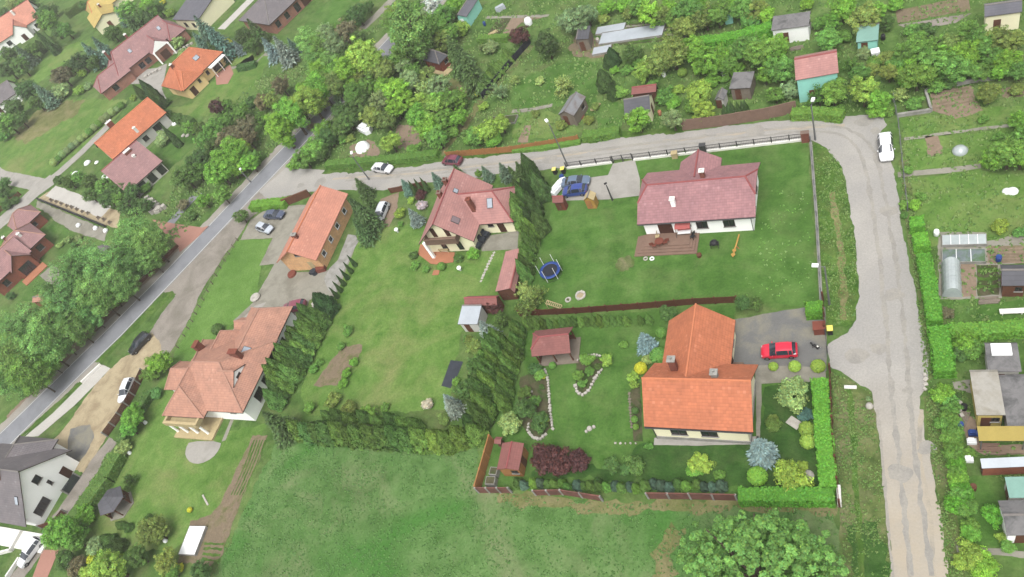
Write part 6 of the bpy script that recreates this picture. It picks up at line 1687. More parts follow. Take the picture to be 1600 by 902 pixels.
# ---------------------------------------------------------------- cars
def car_proto(kind):
    """(x, bottom, belt, top, half width, half roof width)"""
    S = {
        'hatch': [(-1.98, .42, .62, .63, .60, .52), (-1.93, .26, .84, .86, .76, .62), (-1.78, .22, .92, 1.04, .83, .64), (-1.42, .21, .93, 1.42, .85, .56), (-1.0, .2, .92, 1.49, .85, .58), (-.2, .2, .91, 1.50, .85, .59), (.30, .2, .90, 1.43, .85, .57), (1.02, .2, .89, .93, .85, .66), (1.55, .22, .80, .83, .83, .62), (1.86, .24, .66, .68, .76, .58), (1.98, .36, .52, .53, .62, .5)],
        'sedan': [(-2.25, .42, .66, .67, .62, .54), (-2.2, .26, .88, .90, .78, .66), (-1.95, .22, .94, .98, .84, .66), (-1.55, .21, .94, 1.0, .86, .64), (-.95, .2, .93, 1.38, .87, .56), (-.5, .2, .92, 1.44, .87, .58), (.05, .2, .91, 1.44, .87, .58), (.42, .2, .90, 1.37, .87, .57), (1.15, .2, .88, .92, .86, .68), (1.75, .22, .80, .83, .84, .64), (2.1, .24, .66, .68, .77, .6), (2.24, .36, .52, .53, .63, .5)],
        'estate': [(-2.25, .42, .66, .67, .64, .56), (-2.2, .26, .9, .92, .8, .66), (-2.1, .22, .96, 1.1, .86, .66), (-1.85, .21, .96, 1.46, .87, .62), (-1.2, .2, .95, 1.53, .88, .63), (-.2, .2, .93, 1.53, .88, .63), (.35, .2, .92, 1.46, .87, .6), (1.15, .2, .9, .95, .86, .69), (1.7, .22, .82, .85, .84, .65), (2.1, .24, .68, .70, .78, .6), (2.25, .36, .54, .55, .64, .5)],
    }[kind]
    rings = []
    for x, zb, be, zt, w, wt in S:
        half = [(w * .9, zb), (w, zb + .14), (w * 1.0, be * .72), (w * .975, be), (wt, max(zt - .05, be + .005)), (wt * .7, zt)]
        rings.append([(x, y, z) for y, z in half] + [(x, 0, zt + .012)] + [(x, -y, z) for y, z in half[::-1]])
    body, ws, rw = MB(), MB(), MB()
    sw = {1: MB(), -1: MB()}
    n = len(rings[0])
    cab = [i for i, s in enumerate(S) if s[3] > s[2] + .3]
    first, last = cab[0], cab[-1]
    for i in range(len(rings) - 1):
        a, b = rings[i], rings[i + 1]
        for j in range(n - 1):
            q = [a[j], b[j], b[j + 1], a[j + 1]][::-1]
            tgt = body
            if i == last and 4 <= j <= 7: tgt = ws
            elif i == first - 1 and 4 <= j <= 7: tgt = rw
            elif j in (3, 8) and first - 1 <= i <= last: tgt = sw[1 if j == 3 else -1]
            tgt.poly(q)
        body.poly([a[0], a[n - 1], b[n - 1], b[0]])
    body.poly(rings[0]); body.poly(rings[-1][::-1])
    for i in sorted({first, last, (first + last) // 2}):      # pillars
        for sg in (0, 1):
            r_ = rings[i]
            p, q = (r_[3], r_[4]) if sg == 0 else (r_[9], r_[8])
            body.bar((p[0], p[1] * 1.004, p[2]), (q[0], q[1] * 1.004, q[2]), .07, .05)
    for sg in (1, -1):
        body.bar((rings[last + 1][3][0] - .3, sg * (S[last][4] + .02), S[last][2] + .02), (rings[last + 1][3][0] - .3, sg * (S[last][4] + .17), S[last][2] + .06), .13, .1)
    root = empty('car')
    bo = body.build('body', MT['paint'], root, smooth=True)
    ws.build('windscreen', MT['car_glass'], root); rw.build('rear_window', MT['car_glass'], root)
    for sg in (1, -1): sw[sg].build('side_window', MT['car_glass'], root)
    ax = (S[-1][0] * .68, S[0][0] * .62)
    for x in ax:
        for sg in (1, -1):
            y0 = sg * (S[4][4] - .17); y1 = sg * (S[4][4] + .015)
            w_ = MB(); w_.tube([(x, y0, .31), (x, y0 + (y1 - y0) * .15, .31), (x, y0 + (y1 - y0) * .85, .31), (x, y1, .31)], [.27, .31, .31, .27], 16)
            w_ = w_.build('wheel', MT['rubber'], root)
            m_ = MB(); m_.tube([(x, y1 - sg * .01, .31), (x, y1 + sg * .012, .31)], [.2, .17], 12)
            m_.build('rim', MT['rim'], w_)
    xf, xr = S[-1][0], S[0][0]
    for sg in (1, -1):
        h_ = MB(); h_.box(xf - .2, xf - .085, sg * .62 - .12, sg * .62 + .12, .56, .68); h_.build('headlight', MT['lamp_clear'], root)
        h_ = MB(); h_.box(xr + .03, xr + .13, sg * .66 - .09, sg * .66 + .09, .66, .86); h_.build('tail_light', MT['lamp_red'], root)
    return root


CARP = {k: car_proto(k) for k in ('hatch', 'sedan', 'estate')}
used_proto = set()


def car(kind, tile, rear, front, rgb, label, name='parked_car', lm=None, size=1.0):
    p, q = TP(tile, [rear, front], 0.45)
    c = (p + q) / 2
    d = q - p
    if kind in used_proto: o = copy_tree(CARP[kind])
    else: o = CARP[kind]; used_proto.add(kind)
    o.name = name
    o.location = (c.x, c.y, 0.05); o.rotation_euler = (0, 0, math.atan2(d.y, d.x)); o.scale = (size, size, size)
    tag(o, label, 'car', 'parked cars')
    for ch in o.children:
        if ch.name.startswith('body'): ch.color = A(*rgb, 1.5)
    if lm: LM.append((lm, (c.x, c.y), o))
    return o


car('hatch', 'P', (1246, 548), (1190, 551), (226, 34, 66), 'bright red hatchback parked on the grey drive', lm='the red hatchback')
car('sedan', 'P', (584, 262), (613, 266), (240, 240, 242), 'white saloon car standing on the lane by the clipped hedge', lm='the white lane saloon')
car('hatch', 'P', (720, 253), (694, 251), (128, 52, 74), 'dark cherry-red hatchback standing on the lane behind blue firs')
car('estate', 'P', (603, 319), (590, 350), (226, 230, 236), 'silver-white estate car on the short soil drive beside tall spruces', lm='the silver estate car')
car('sedan', 'y1', (385, 520), (700, 480), (104, 122, 146), 'grey-blue saloon parked beside the blue hatchback')
car('hatch', 'y1', (650, 610), (405, 640), (48, 72, 150), 'royal blue hatchback parked behind honey playhouse', lm='the royal blue hatchback')
car('estate', 'P', (1382, 211), (1386, 254), (246, 247, 248), 'white estate car standing at the bend of the lane', lm='the white estate at the bend')
car('sedan', 'b4', (245, 165), (382, 165), (78, 88, 112), 'dark navy saloon parked under the short hedge')
car('hatch', 'b4', (200, 245), (290, 275), (196, 204, 214), 'silver hatchback on the bare yard by the bright lawn', lm='the silver yard hatchback')
car('estate', 'b4', (522, 800), (380, 830), (140, 62, 82), 'wine-red estate parked between the villa and brick house', lm='the wine-red estate')
car('estate', 'v7', (285, 345), (222, 412), (34, 36, 44), 'black estate car on the verge of the main road', lm='the black estate car')
car('estate', 'v7', (205, 575), (172, 655), (238, 240, 244), 'white estate car parked tight against brown fence panels')
car('estate', 'I', (175, 745), (112, 830), (240, 241, 244), 'white estate car at the bottom corner near white kerb')
for k in CARP:
    if k not in used_proto: bpy.data.objects.remove(CARP[k])


# ---------------------------------------------------------------- fences, walls, hedges
def cum(P_):
    L = [0]
    for a, b in zip(P_, P_[1:]): L.append(L[-1] + (b - a).length)
    return L


def along(P_, s):
    L = cum(P_)
    k = max(j for j in range(len(L)) if L[j] <= s + 1e-6)
    k = min(k, len(P_) - 2)
    return P_[k].lerp(P_[k + 1], (s - L[k]) / max(L[k + 1] - L[k], 1e-6))


def fence(name, label, cat, tile, pts, h, style, mat, bay=2.2, post=None, lm=None, world=None):
    P_ = world or TP(tile, pts, 0)
    P_ = [Vector((p.x, p.y, 0)) for p in P_]
    o = empty(name, (P_[0].x, P_[0].y, 0), 0, label, cat)
    off = Vector((P_[0].x, P_[0].y, 0))
    Lt = cum(P_)[-1]
    n = max(1, min(90, round(Lt / bay)))
    pr = random.Random(int(Lt * 100))
    nodes = [P_[0] - off]
    for a, b in zip(P_, P_[1:]):
        k_ = max(1, round((b - a).length / max(bay, Lt / 90)))
        nodes += [a.lerp(b, (j + 1) / k_) - off for j in range(k_)]
    for i, p in enumerate(nodes):
        if style == 'wall': break
        b_ = MB()
        w = 0.06 if style in ('wire', 'rail') else 0.1
        b_.box(p.x - w, p.x + w, p.y - w, p.y + w, 0, h + (0.08 if style != 'wire' else 0.0))
        b_.build('post', MT[post or mat], o)
    for a, b in zip(nodes, nodes[1:]):
        b_ = MB()
        d = (b - a).normalized()
        L = (b - a).length
        if style == 'plank':
            k = max(3, int(L / 0.16))
            for j in range(k):
                s0, s1 = a + d * (L * j / k + 0.01), a + d * (L * (j + 1) / k - 0.01)
                hh = h * pr.uniform(0.94, 1.0)
                b_.bar(s0 + Vector((0, 0, hh / 2 + .03)), s1 + Vector((0, 0, hh / 2 + .03)), 0.035 + pr.random() * 0.012, hh)
        elif style == 'slat':
            k = max(4, int(h / 0.16))
            for j in range(k):
                z = h * (j + .5) / k
                b_.bar(a + Vector((0, 0, z)), b + Vector((0, 0, z)), 0.03, h / k * 0.82)
        elif style == 'rail':
            for z in (h * .55, h * .97):
                b_.bar(a + Vector((0, 0, z)), b + Vector((0, 0, z)), 0.05, 0.06)
            for j in range(int(L / 0.22)):
                p = a + d * (0.22 * j + 0.1)
                b_.bar(p + Vector((0, 0, 0.3)), p + Vector((0, 0, h * .97)), 0.025)
        elif style == 'wire':
            for z in (h * .35, h * .65, h * .96):
                b_.bar(a + Vector((0, 0, z)), b + Vector((0, 0, z)), 0.025, 0.025)
        elif style in ('slab', 'wall'):
            hh = h * pr.uniform(0.97, 1.03) if style == 'slab' else h
            b_.bar(a + Vector((0, 0, hh / 2)), b + Vector((0, 0, hh / 2)), 0.08 if style == 'slab' else 0.3, hh)
            if style == 'slab': b_.bar(a + Vector((0, 0, hh + .03)), b + Vector((0, 0, hh + .03)), 0.13, 0.06)
        b_.build('panel', MT[mat], o)
    if lm: LM.append((lm, (P_[0].x, P_[0].y), o))
    return o


def add_plinth(o, P_, h, w, mat):
    off = Vector((o.location.x, o.location.y, 0))
    b_ = MB()
    for a, b in zip(P_, P_[1:]):
        a, b = Vector((a.x, a.y, 0)) - off, Vector((b.x, b.y, 0)) - off
        b_.bar(a + Vector((0, 0, h / 2)), b + Vector((0, 0, h / 2)), w, h)
    b_.build('plinth', MT[mat], o)


for lab, pts in (('dark rail fence on white plinth beside the pale concrete drive', [(886, 264), (957, 255)]), ('long dark rail fence on white plinth behind the dusty-rose bungalow', [(990, 251), (1100, 238), (1262, 219)])):
    f_ = fence('rail_fence', lab, 'fence', 'P', pts, 1.3, 'rail', 'steel_dark', 2.4)
    add_plinth(f_, PX(pts), 0.35, 0.3, 'concrete_white')
f_ = fence('driveway_gate', 'dark metal rail gate across the pale concrete drive', 'gate', 'P', [(959, 255), (989, 251)], 1.4, 'rail', 'steel_dark', 1.3)
f_ = fence('rail_fence', 'long grey concrete rail fence between bungalow lawn and lane verge', 'fence', 'P', [(1267, 224), (1276, 340), (1284, 486)], 1.2, 'rail', 'steel', 2.5, lm='the grey rail fence')
add_plinth(f_, PX([(1267, 224), (1276, 340), (1284, 486)]), 0.3, 0.34, 'concrete')
fence('plank_fence', 'low red-brown plank fence between the two lawns above the thuja hedge', 'fence', 'P', [(814, 494), (900, 490), (1000, 483), (1085, 476), (1152, 473)], 1.3, 'plank', 'fence_brown', 2.4, lm='the red-brown plank fence')
fence('plank_fence', 'short brown fence between the drive corner and lane by yellow bin', 'fence', 'P', [(1286, 470), (1289, 520)], 1.6, 'plank', 'fence_brown', 2.0)
fence('sliding_gate', 'thin dark sliding gate across the grey drive near red car', 'gate', 'P', [(1290, 524), (1296, 578)], 1.2, 'rail', 'steel_dark', 1.8)
fence('plank_fence', 'tall brown fence along the vivid hedge and lane verge', 'fence', 'P', [(1297, 582), (1302, 690), (1312, 792)], 1.7, 'plank', 'fence_brown', 2.2)
fence('panel_fence', 'rusty red concrete panel fence below the red shed', 'fence', 'P', [(749, 770), (800, 770)], 1.4, 'slab', 'fence_rust', 1.6, post='concrete')
fence('panel_fence', 'rusty red concrete panel fence at the meadow below the purple bushes', 'fence', 'P', [(838, 774), (880, 773), (942, 783)], 1.3, 'slab', 'fence_rust', 2.0, post='concrete')
fence('panel_fence', 'rusty red concrete panel fence at the meadow beside the vivid hedge', 'fence', 'P', [(1014, 779), (1080, 780), (1152, 782)], 1.4, 'slab', 'fence_rust', 2.0, post='concrete')
fence('plank_fence', 'weathered tan plank fence left of the red shed at meadow corner', 'fence', 'P', [(772, 690), (750, 768)], 1.7, 'slab', 'wood_orange', 2.0)
fence('plank_fence', 'orange-brown low plank fence above the lane from the dark red hatchback', 'fence', 'P', [(700, 246), (800, 238), (905, 221)], 1.3, 'plank', 'wood_orange', 2.5)
fence('board_fence', 'faded brown board fence above the lane left of the teal cabin', 'fence', 'P', [(1068, 204), (1130, 197), (1200, 186), (1244, 176)], 2.0, 'slab', 'wood_deck', 2.4, lm='the faded brown board fence')
fence('garden_wall', 'brown rendered wall in front of the long brick house', 'wall', 'P', [(446, 322), (486, 306)], 1.6, 'wall', 'wood_brown', 3.0)
fence('garden_wall', 'brown low wall along the lane near the silver estate car', 'wall', 'P', [(612, 302), (668, 291)], 1.1, 'slab', 'wood_brown', 2.5)
fence('garden_wall', 'pale stepped wall round the bare allotment plot', 'wall', 'P', [(1402, 183), (1455, 175), (1446, 145), (1518, 129), (1556, 124)], 0.55, 'wall', 'concrete', 3.0, lm='the pale stepped wall')
fence('wire_fence', 'thin post and wire fence along the lane beside the white estate', 'fence', 'P', [(1396, 160), (1404, 200), (1412, 280), (1418, 330)], 1.6, 'wire', 'steel', 2.8)
fence('panel_fence', 'dark brown picket panels along the villa garden beside a white car', 'fence', 'v7', [(282, 525), (228, 640), (165, 745), (92, 845)], 1.4, 'slat', 'fence_brown', 2.2, post='concrete')
fence('panel_fence', 'dark brown fence panels beside the dusky brown roof house', 'fence', 'h6', [(470, 320), (400, 420)], 1.5, 'slat', 'tarp_dark', 2.2, post='concrete')
fence('panel_fence', 'short dark fence panels near the bottom corner beside gravel lane', 'fence', 'h6', [(392, 525), (340, 590), (250, 620)], 1.2, 'slat', 'fence_brown', 2.0, post='concrete')
fence('wire_fence', 'low post fence along the bright lime lawn and gravel yard', 'fence', 'E', [(1120, 230), (1040, 360), (960, 510), (870, 680), (840, 735)], 0.9, 'wire', 'wood_grey', 1.6)
fence('retaining_wall', 'dark low wall below the birches beside the red paving', 'wall', 'E', [(840, 255), (700, 395), (560, 530), (430, 660)], 0.6, 'wall', 'wood_brown', 5.0)
fence('stone_wall', 'white block kerb wall at the bottom corner beside white car', 'wall', 'I', [(100, 815), (40, 905)], 0.6, 'wall', 'concrete_white', 1.0)
fence('garden_wall', 'white low wall round the dusky brown roof house yard', 'wall', 'I', [(0, 795), (60, 780), (110, 690)], 0.7, 'wall', 'concrete_white', 3.0)
fence('wall_slab', 'pale concrete wall slabs stacked beside the main road pavement', 'wall', 'E', [(390, 900), (480, 815)], 0.6, 'wall', 'concrete_white', 2.6)
fence('mesh_fence', 'dark green mesh fence below the conifer row by the allotment path', 'fence', 'm1', [(425, 870), (640, 610), (840, 385)], 1.2, 'slab', 'net_dark', 2.4)
fence('plank_fence', 'dark hedge-side fence beside the pale access road at the left edge', 'fence', 'n3', [(130, 215), (40, 290), (-60, 370)], 1.1, 'slat', 'fence_brown', 2.4)
fence('stone_yard_wall', 'long dark retaining edge between the two stone display terraces', 'wall', 'n3', [(235, 245), (460, 335), (650, 412)], 0.7, 'wall', 'black', 4.0)


def hedge(label, tile, pts, w, h, col, name='clipped_hedge', cat='hedge', dens=60, leaf=0.13, seed=1, top=True):
    """clipped hedge; pts give the middle of its top"""
    P_ = [Vector((p.x, p.y, 0)) for p in TP(tile, pts, h if top else 0)]
    rs = np.random.default_rng(seed)
    Lt = cum(P_)[-1]
    n = int(min(16000, dens * (Lt * (w + 2 * h) + 2 * w * h)))
    s = rs.uniform(0, Lt, n)
    L = np.array(cum(P_))
    k = np.clip(np.searchsorted(L, s, side='right') - 1, 0, len(P_) - 2)
    A0 = np.array([[p.x, p.y] for p in P_])
    t = (s - L[k]) / (L[k + 1] - L[k])
    base = A0[k] + (A0[k + 1] - A0[k]) * t[:, None]
    d = A0[k + 1] - A0[k]; d /= np.linalg.norm(d, axis=1, keepdims=True)
    nn = np.stack([-d[:, 1], d[:, 0]], 1)
    q = rs.uniform(0, w + 2 * h, n)
    lat = np.where(q < h, -w / 2, np.where(q < h + w, q - h - w / 2, w / 2))
    z = np.where(q < h, q, np.where(q < h + w, h, w + 2 * h - q))
    endc = rs.uniform(size=n) < (2 * w * h) / (Lt * (w + 2 * h) + 2 * w * h)
    lat = np.where(endc, rs.uniform(-w / 2, w / 2, n), lat); z = np.where(endc, rs.uniform(0, h, n), z)
    e2 = rs.uniform(size=n) < .5
    base = np.where(endc[:, None], np.where(e2[:, None], A0[0], A0[-1]), base)
    wob = 0.05 * np.sin(s * 1.9 + seed) + 0.035 * np.sin(s * 5.3)
    lat = lat * (1 + wob); z = z * (1 + 0.5 * wob)
    inn = np.abs(rs.normal(size=n)) * 0.05
    pos = np.concatenate([base + nn * (lat * (1 - inn))[:, None], (z * (1 - inn))[:, None]], 1)
    side = (np.abs(q - h - w / 2) > w / 2) & ~endc
    nrm = np.concatenate([nn * (np.sign(lat) * side)[:, None], (~side * 1.0)[:, None] + 0.25], 1)
    nrm[endc] = np.concatenate([np.where(e2[:, None], -d, d), np.full((n, 1), .25)], 1)[endc]
    nrm += rs.normal(size=(n, 3)) * 0.4
    me = leaf_mesh(name, pos - np.array([P_[0].x, P_[0].y, 0]), nrm, leaf * rs.uniform(.6, 1.3, n), .62, tones(rs, n, np.ones(n), .13), MT['leaf'], seed=seed)
    # woody heart so that nothing shows through
    bm = bmesh.new(); bm.from_mesh(me)
    lay = bm.faces.layers.int.new('x') if False else None
    o = bpy.data.objects.new(name, me); bm.free()
    COL.objects.link(o)
    o.location = (P_[0].x, P_[0].y, 0)
    o.color = leafcol(col, rp)
    c_ = MB()
    for a, b in zip(P_, P_[1:]):
        a, b = a - P_[0], b - P_[0]
        c_.bar(a + Vector((0, 0, h * .46)), b + Vector((0, 0, h * .46)), w * .84, h * .9)
    ht = c_.build('hedge_core', MT['leaf'], o)
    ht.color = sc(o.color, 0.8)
    at_ = ht.data.attributes.new('tone', 'FLOAT_COLOR', 'FACE')
    at_.data.foreach_set('color', [1.0] * (4 * len(ht.data.polygons)))
    tag(o, label, cat)
    return o


hedge('vivid green clipped hedge inside the tall brown fence beside the lane', 'P', [(1280, 590), (1286, 670), (1294, 760)], 1.7, 1.7, 'hedge', seed=1)
hedge('vivid green clipped hedge along the meadow below the silver-blue spruce', 'P', [(1153, 771), (1230, 772), (1303, 772)], 1.5, 1.7, 'hedge', seed=2)
hedge('vivid clipped hedge block at the drive corner beside the brown bin', 'H', [(212, 510), (216, 560)], 1.9, 1.8, 'hedge', seed=3)
hedge('short clipped hedge block furthest up the lane edge', 'H', [(698, 110), (702, 160)], 1.5, 1.5, 'hedge', seed=4)
hedge('second clipped hedge block below the short one on the lane edge', 'H', [(712, 190), (728, 250)], 1.6, 1.5, 'hedge', seed=5)
hedge('long vivid clipped hedge along the lane opposite the grey drive', 'H', [(732, 285), (752, 400), (770, 500), (785, 600)], 1.5, 1.6, 'hedge', seed=6)
hedge('broad vivid clipped hedge end bulging toward the lane beside felt roofs', 'H', [(800, 625), (818, 740), (834, 840)], 2.0, 1.6, 'hedge', seed=7)
hedge('green clipped hedge between the allotment lawn and flat roofs', 'H', [(850, 640), (1000, 640), (1220, 620)], 1.6, 1.4, 'bright', seed=8)
hedge('long trimmed hedge along the lane behind the white saloon', 'B', [(325, 765), (480, 752), (620, 740), (760, 725), (850, 712)], 1.6, 1.2, 'mid', seed=9)
hedge('tall bright hedge between orchard trees and allotment plots', 'C', [(845, 188), (960, 178), (1090, 150), (1220, 112)], 2.0, 1.8, 'hedge', seed=10)
hedge('short bright hedge above the navy saloon by the long brick house', 'b4', [(135, 85), (250, 72), (380, 60)], 2.0, 1.4, 'bright', seed=11)
hedge('thick dark clipped hedge between villa lawn and gravel lane', 'I', [(530, 320), (470, 430), (400, 530), (360, 590)], 2.8, 1.8, 'thuja', seed=12)
hedge('dark garden hedge behind the picket panels of the villa', 'I', [(690, 30), (640, 110), (580, 220), (550, 270)], 1.6, 1.3, 'dark', seed=13)
hedge('dark low hedge left of the purple round tree at allotments', 'm1', [(375, 325), (500, 318), (635, 312)], 1.4, 1.2, 'mid', seed=14)
hedge('low green hedge above the lane beside the yellow-gabled shed', 'C', [(330, 628), (420, 622), (500, 605)], 1.8, 1.2, 'mid', seed=15)
hedge('low green hedge above the lane under the orange-brown fence', 'C', [(0, 702), (150, 690), (320, 660)], 0.9, 0.6, 'mid', seed=16)
hedge('low green hedge above the lane below the teal cabin', 'D', [(110, 520), (240, 515), (350, 530)], 1.6, 1.4, 'mid', seed=17)
hedge('dark clipped hedge beside the far white house', 'n1', [(490, 420), (560, 500), (650, 580)], 3.0, 2.6, 'dark', seed=18)
hedge('dark trimmed hedge behind the yellow sheet roof', 'n1', [(800, 150), (1000, 20)], 2.6, 2.4, 'dark', seed=19)
hedge('low dark hedge curving beside orange hipped house lawn', 'n9', [(960, 580), (1040, 570), (1110, 545)], 1.8, 1.2, 'dark', seed=20)
hedge('low hedge at the grey-walled house corner beside stone seats', 'h7', [(640, 290), (720, 300), (790, 320)], 2.0, 1.4, 'dark', seed=21)


# ---------------------------------------------------------------- street lamps
def lamp(base, top, label, head='white_plastic', mat='steel', arm=0.8, tile='P', adir=(-1, 0)):
    b = at(*T(tile)(*base), 0)
    best = min(((at(*T(tile)(*top), z / 20) - Vector((b.x, b.y, z / 20))).length, z / 20) for z in range(20, 260))
    h = best[1]
    o = empty('street_lamp', (b.x, b.y, 0), 0, label, 'street lamp', 'street lamps')
    m = MB(); m.tube([(0, 0, 0), (0, 0, 1.0), (0, 0, h)], [.14, .12, .08], 8); m.build('pole', MT[mat], o)
    e = Vector((adir[0], adir[1], 0)) * arm
    m = MB(); m.tube([(0, 0, h - .15), (e.x * .5, e.y * .5, h + .05), (e.x, e.y, h + .1)], [.04, .035, .03], 6); m.build('arm', MT[mat], o)
    m = MB()
    for k, (t0, t1, z0, z1) in enumerate(((.75, 1.6, .08, .24),)):
        a, b_ = e * t0, e * t1
        m.bar((a.x, a.y, h + .16), (b_.x, b_.y, h + .16), .42, .18)
    m.build('lamp_head', MT[head], o)
    return o


lamp((888, 261), (859, 194), 'tall grey street lamp standing by the yellow-lidded bins', adir=(-.6, .8))
lamp((1274, 219), (1269, 165), 'grey street lamp at the inner bend of the lane', adir=(.2, 1))
lamp((1296, 476), (1288, 417), 'blue-grey street lamp on the verge beside the grey rail fence', adir=(-1, .1))
lamp((577, 281), (553, 243), 'grey street lamp on the lane left of white saloon', adir=(-.5, .9))
lamp((392, 285), (377, 268), 'small street lamp beside the main road among roadside bushes', adir=(-.5, .6))
o_ = lamp((957, 313), (949, 289), 'black garden lamp post standing on the pale concrete drive', head='black', mat='steel_dark', arm=.3, adir=(-.4, .6))


# ---------------------------------------------------------------- garden things
def simple(name, label, cat, mb, mats, tile, xy, rz=0.0, z=0.0, group=None, color=None, smooth=False):
    p = at(*T(tile)(*xy), 0)
    o = mb.build(name, mats, None, (p.x, p.y, z), rz, smooth)
    if color: o.color = color
    return tag(o, label, cat, group)


# trampoline
p = at(859, 422, .9)
tr = empty('trampoline', (p.x, p.y, 0), 0, 'round blue-edged trampoline with net poles beside the thujas', 'trampoline')
LM.append(('the trampoline', (p.x, p.y), tr))
m = MB(); m.lathe([(0.0, .88), (1.12, .88)], 28); m.build('jump_mat', MT['net_dark'], tr)
m = MB(); m.lathe([(1.1, .86), (1.12, .93), (1.5, .93), (1.53, .86)], 28); m.build('edge_pad', MT['blue_pad'], tr, smooth=True)
for k in range(6):
    a = R(60 * k + 20)
    m = MB(); m.tube([(1.5 * math.cos(a), 1.5 * math.sin(a), 0), (1.5 * math.cos(a), 1.5 * math.sin(a), 2.5)], .035, 6); m.build('net_pole', MT['white_plastic'], tr)
m = MB(); m.lathe([(1.48, .0), (1.5, .1)], 24); m.build('base_ring', MT['steel_dark'], tr)
# slide
p = at(866, 477, .6)
so = empty('garden_slide', (p.x, p.y, 0), R(-8), 'pale timber ladder frame leaning at the willow-like tree', 'climbing frame')
for y in (-.28, .28):
    m = MB(); m.bar((-1.0, y, 1.2), (1.0, y, .35), .08); m.build('rail', MT['wood_pale'], so)
for k in range(9):
    t = k / 8
    m = MB(); m.bar((-.95 + 1.9 * t, -.27, 1.18 - .8 * t), (-.95 + 1.9 * t, .27, 1.18 - .8 * t), .09, .05); m.build('rung', MT['wood_pale'], so)
for x, z in ((-.95, 1.15), (.9, .38)):
    for y in (-.28, .28):
        m = MB(); m.bar((x, y, 0), (x, y, z), .07); m.build('leg', MT['wood_pale'], so)


def stone_ring(name, label, cat, tile, xy, r, n, mat='stone', fill=None, size=.16):
    p = at(*T(tile)(*xy), 0)
    o = empty(name, (p.x, p.y, 0), 0, label, cat)
    rs = random.Random(int(xy[0] * 7 + xy[1]))
    m = MB()
    for k in range(n):
        a = 6.283 * k / n
        s_ = size * rs.uniform(.7, 1.2)
        m.box(r * math.cos(a) - s_, r * math.cos(a) + s_, r * math.sin(a) - s_, r * math.sin(a) + s_, 0, s_ * 1.2, rz=a)
    m.build('stone_rim', MT[mat], o)
    if fill:
        m = MB(); m.prism([(r * .92 * math.cos(6.283 * k / 14), r * .92 * math.sin(6.283 * k / 14)) for k in range(14)], 0, .06); m.build('fill', MT[fill], o)
    return o


stone_ring('fire_pit', 'round ash-grey fire pit on the bungalow lawn below trampoline', 'fire pit', 'G', (322, 488), .6, 17, 'stone', 'sand', .14)
stone_ring('flower_ring', 'small stone ring with pale plants on lawn beside fire pit', 'flower ring', 'G', (264, 508), .33, 13, 'stone', 'mulch', .1)
sheet('weedy_patch', [Vector((at(*T('G')(530, 338)).x + 1.35 * math.cos(k * .524), at(*T('G')(530, 338)).y + 1.35 * math.sin(k * .524), 0)) for k in range(12)], .02, MT['verge'], .15, .3)


def stone_row(label, tile, pts, w=.3, h=.22, name='stone_edging', mat='stone', gap=1.15):
    P_ = TP(tile, pts, 0)
    off = P_[0].copy()
    rs = random.Random(int(pts[0][0]))
    m = MB()
    Lt = cum(P_)[-1]
    n = int(Lt / (w * gap))
    for k in range(n):
        q = along(P_, Lt * (k + .5) / n) - off
        s_ = w / 2 * rs.uniform(.75, 1.2)
        m.box(q.x - s_, q.x + s_, q.y - s_ * .8, q.y + s_ * .8, 0, h * rs.uniform(.6, 1.2), rz=rs.uniform(0, 3), c=(q.x, q.y))
    o = m.build(name, MT[mat], None, (off.x, off.y, 0))
    return tag(o, label, 'stone edging')


stone_row('straight white stone edging of the flower bed below the gazebo', 'c1', [(335, 292), (350, 340), (356, 420), (362, 500), (374, 580)], .34, .25)
stone_row('curved white stone edging round the shrub bed near the gazebo', 'c1', [(478, 365), (490, 405), (515, 415), (545, 390), (575, 330), (605, 290)], .38, .25)
stone_row('short white stone curve at the top of the shrub bed', 'c1', [(485, 255), (520, 232), (560, 225), (600, 232)], .3, .2)
stone_row('horseshoe of white stones round a yellow-green bush near purple bushes', 'c1', [(262, 545), (255, 580), (275, 610), (310, 625), (345, 595)], .34, .25)
stone_row('small arc of white stones in the dark plant bed below gazebo', 'c1', [(240, 432), (252, 405), (282, 398)], .3, .2)
stone_row('grey stone edging along the left wall of the cream house', 'K', [(548, 40), (552, 120), (560, 210)], .3, .12, mat='wood_grey')
stone_row('stepping stones crossing the lawn of cream gabled house', 'h3', [(690, 690), (650, 770), (610, 860), (590, 910)], .45, .05, 'stepping_stones')
stone_row('row of small white path lights and stones beside cream house', 'c1', [(655, 640), (715, 642), (775, 642)], .22, .2, 'stone_row', gap=2.6)
stone_row('white stone pile by the broad hedge end on the lane', 'H', [(735, 850), (742, 900), (735, 940)], .4, .3, 'stone_pile')
stone_row('pale stones at the allotment yard beside the wild hedgerow', 'L', [(885, 80), (900, 110), (890, 140), (920, 160)], .5, .4, 'stone_pile')
stone_row('pale stone rockery beside the driveway of orange hipped house', 'n9', [(360, 500), (430, 460), (500, 430), (580, 380)], .9, .6, 'rockery')
stone_row('pale rockery stones between pink house and orange hipped house', 'n9', [(150, 690), (220, 650), (300, 610)], .9, .5, 'rockery')
stone_row('jumbled pale stones and slabs beside the roadside stone yard', 'E', [(690, 30), (730, 60), (760, 90), (720, 100), (790, 70)], 1.2, .8, 'stone_pile')
stone_row('pale rubble by the foot of the tall villa hedge', 'J', [(140, 215), (170, 210), (205, 240)], .6, .4, 'stone_pile')
stone_row('grey boulders along the concrete path of long brick house', 'b4', [(580, 790), (610, 830), (650, 860)], .5, .4, 'stone_pile')
p = at(*T('c1')(545, 572), 0)
m = MB()
for q in ((0, 0, .35), (.5, .25, .22), (-.3, -.4, .2)): m.lathe([(.001, .3), (q[2] * .8, .24), (q[2], .02)], 8, (q[0], q[1], 0))
tag(m.build('boulder', MT['stone'], None, (p.x, p.y, 0)), 'pale boulders in the middle of the garden lawn', 'boulder')

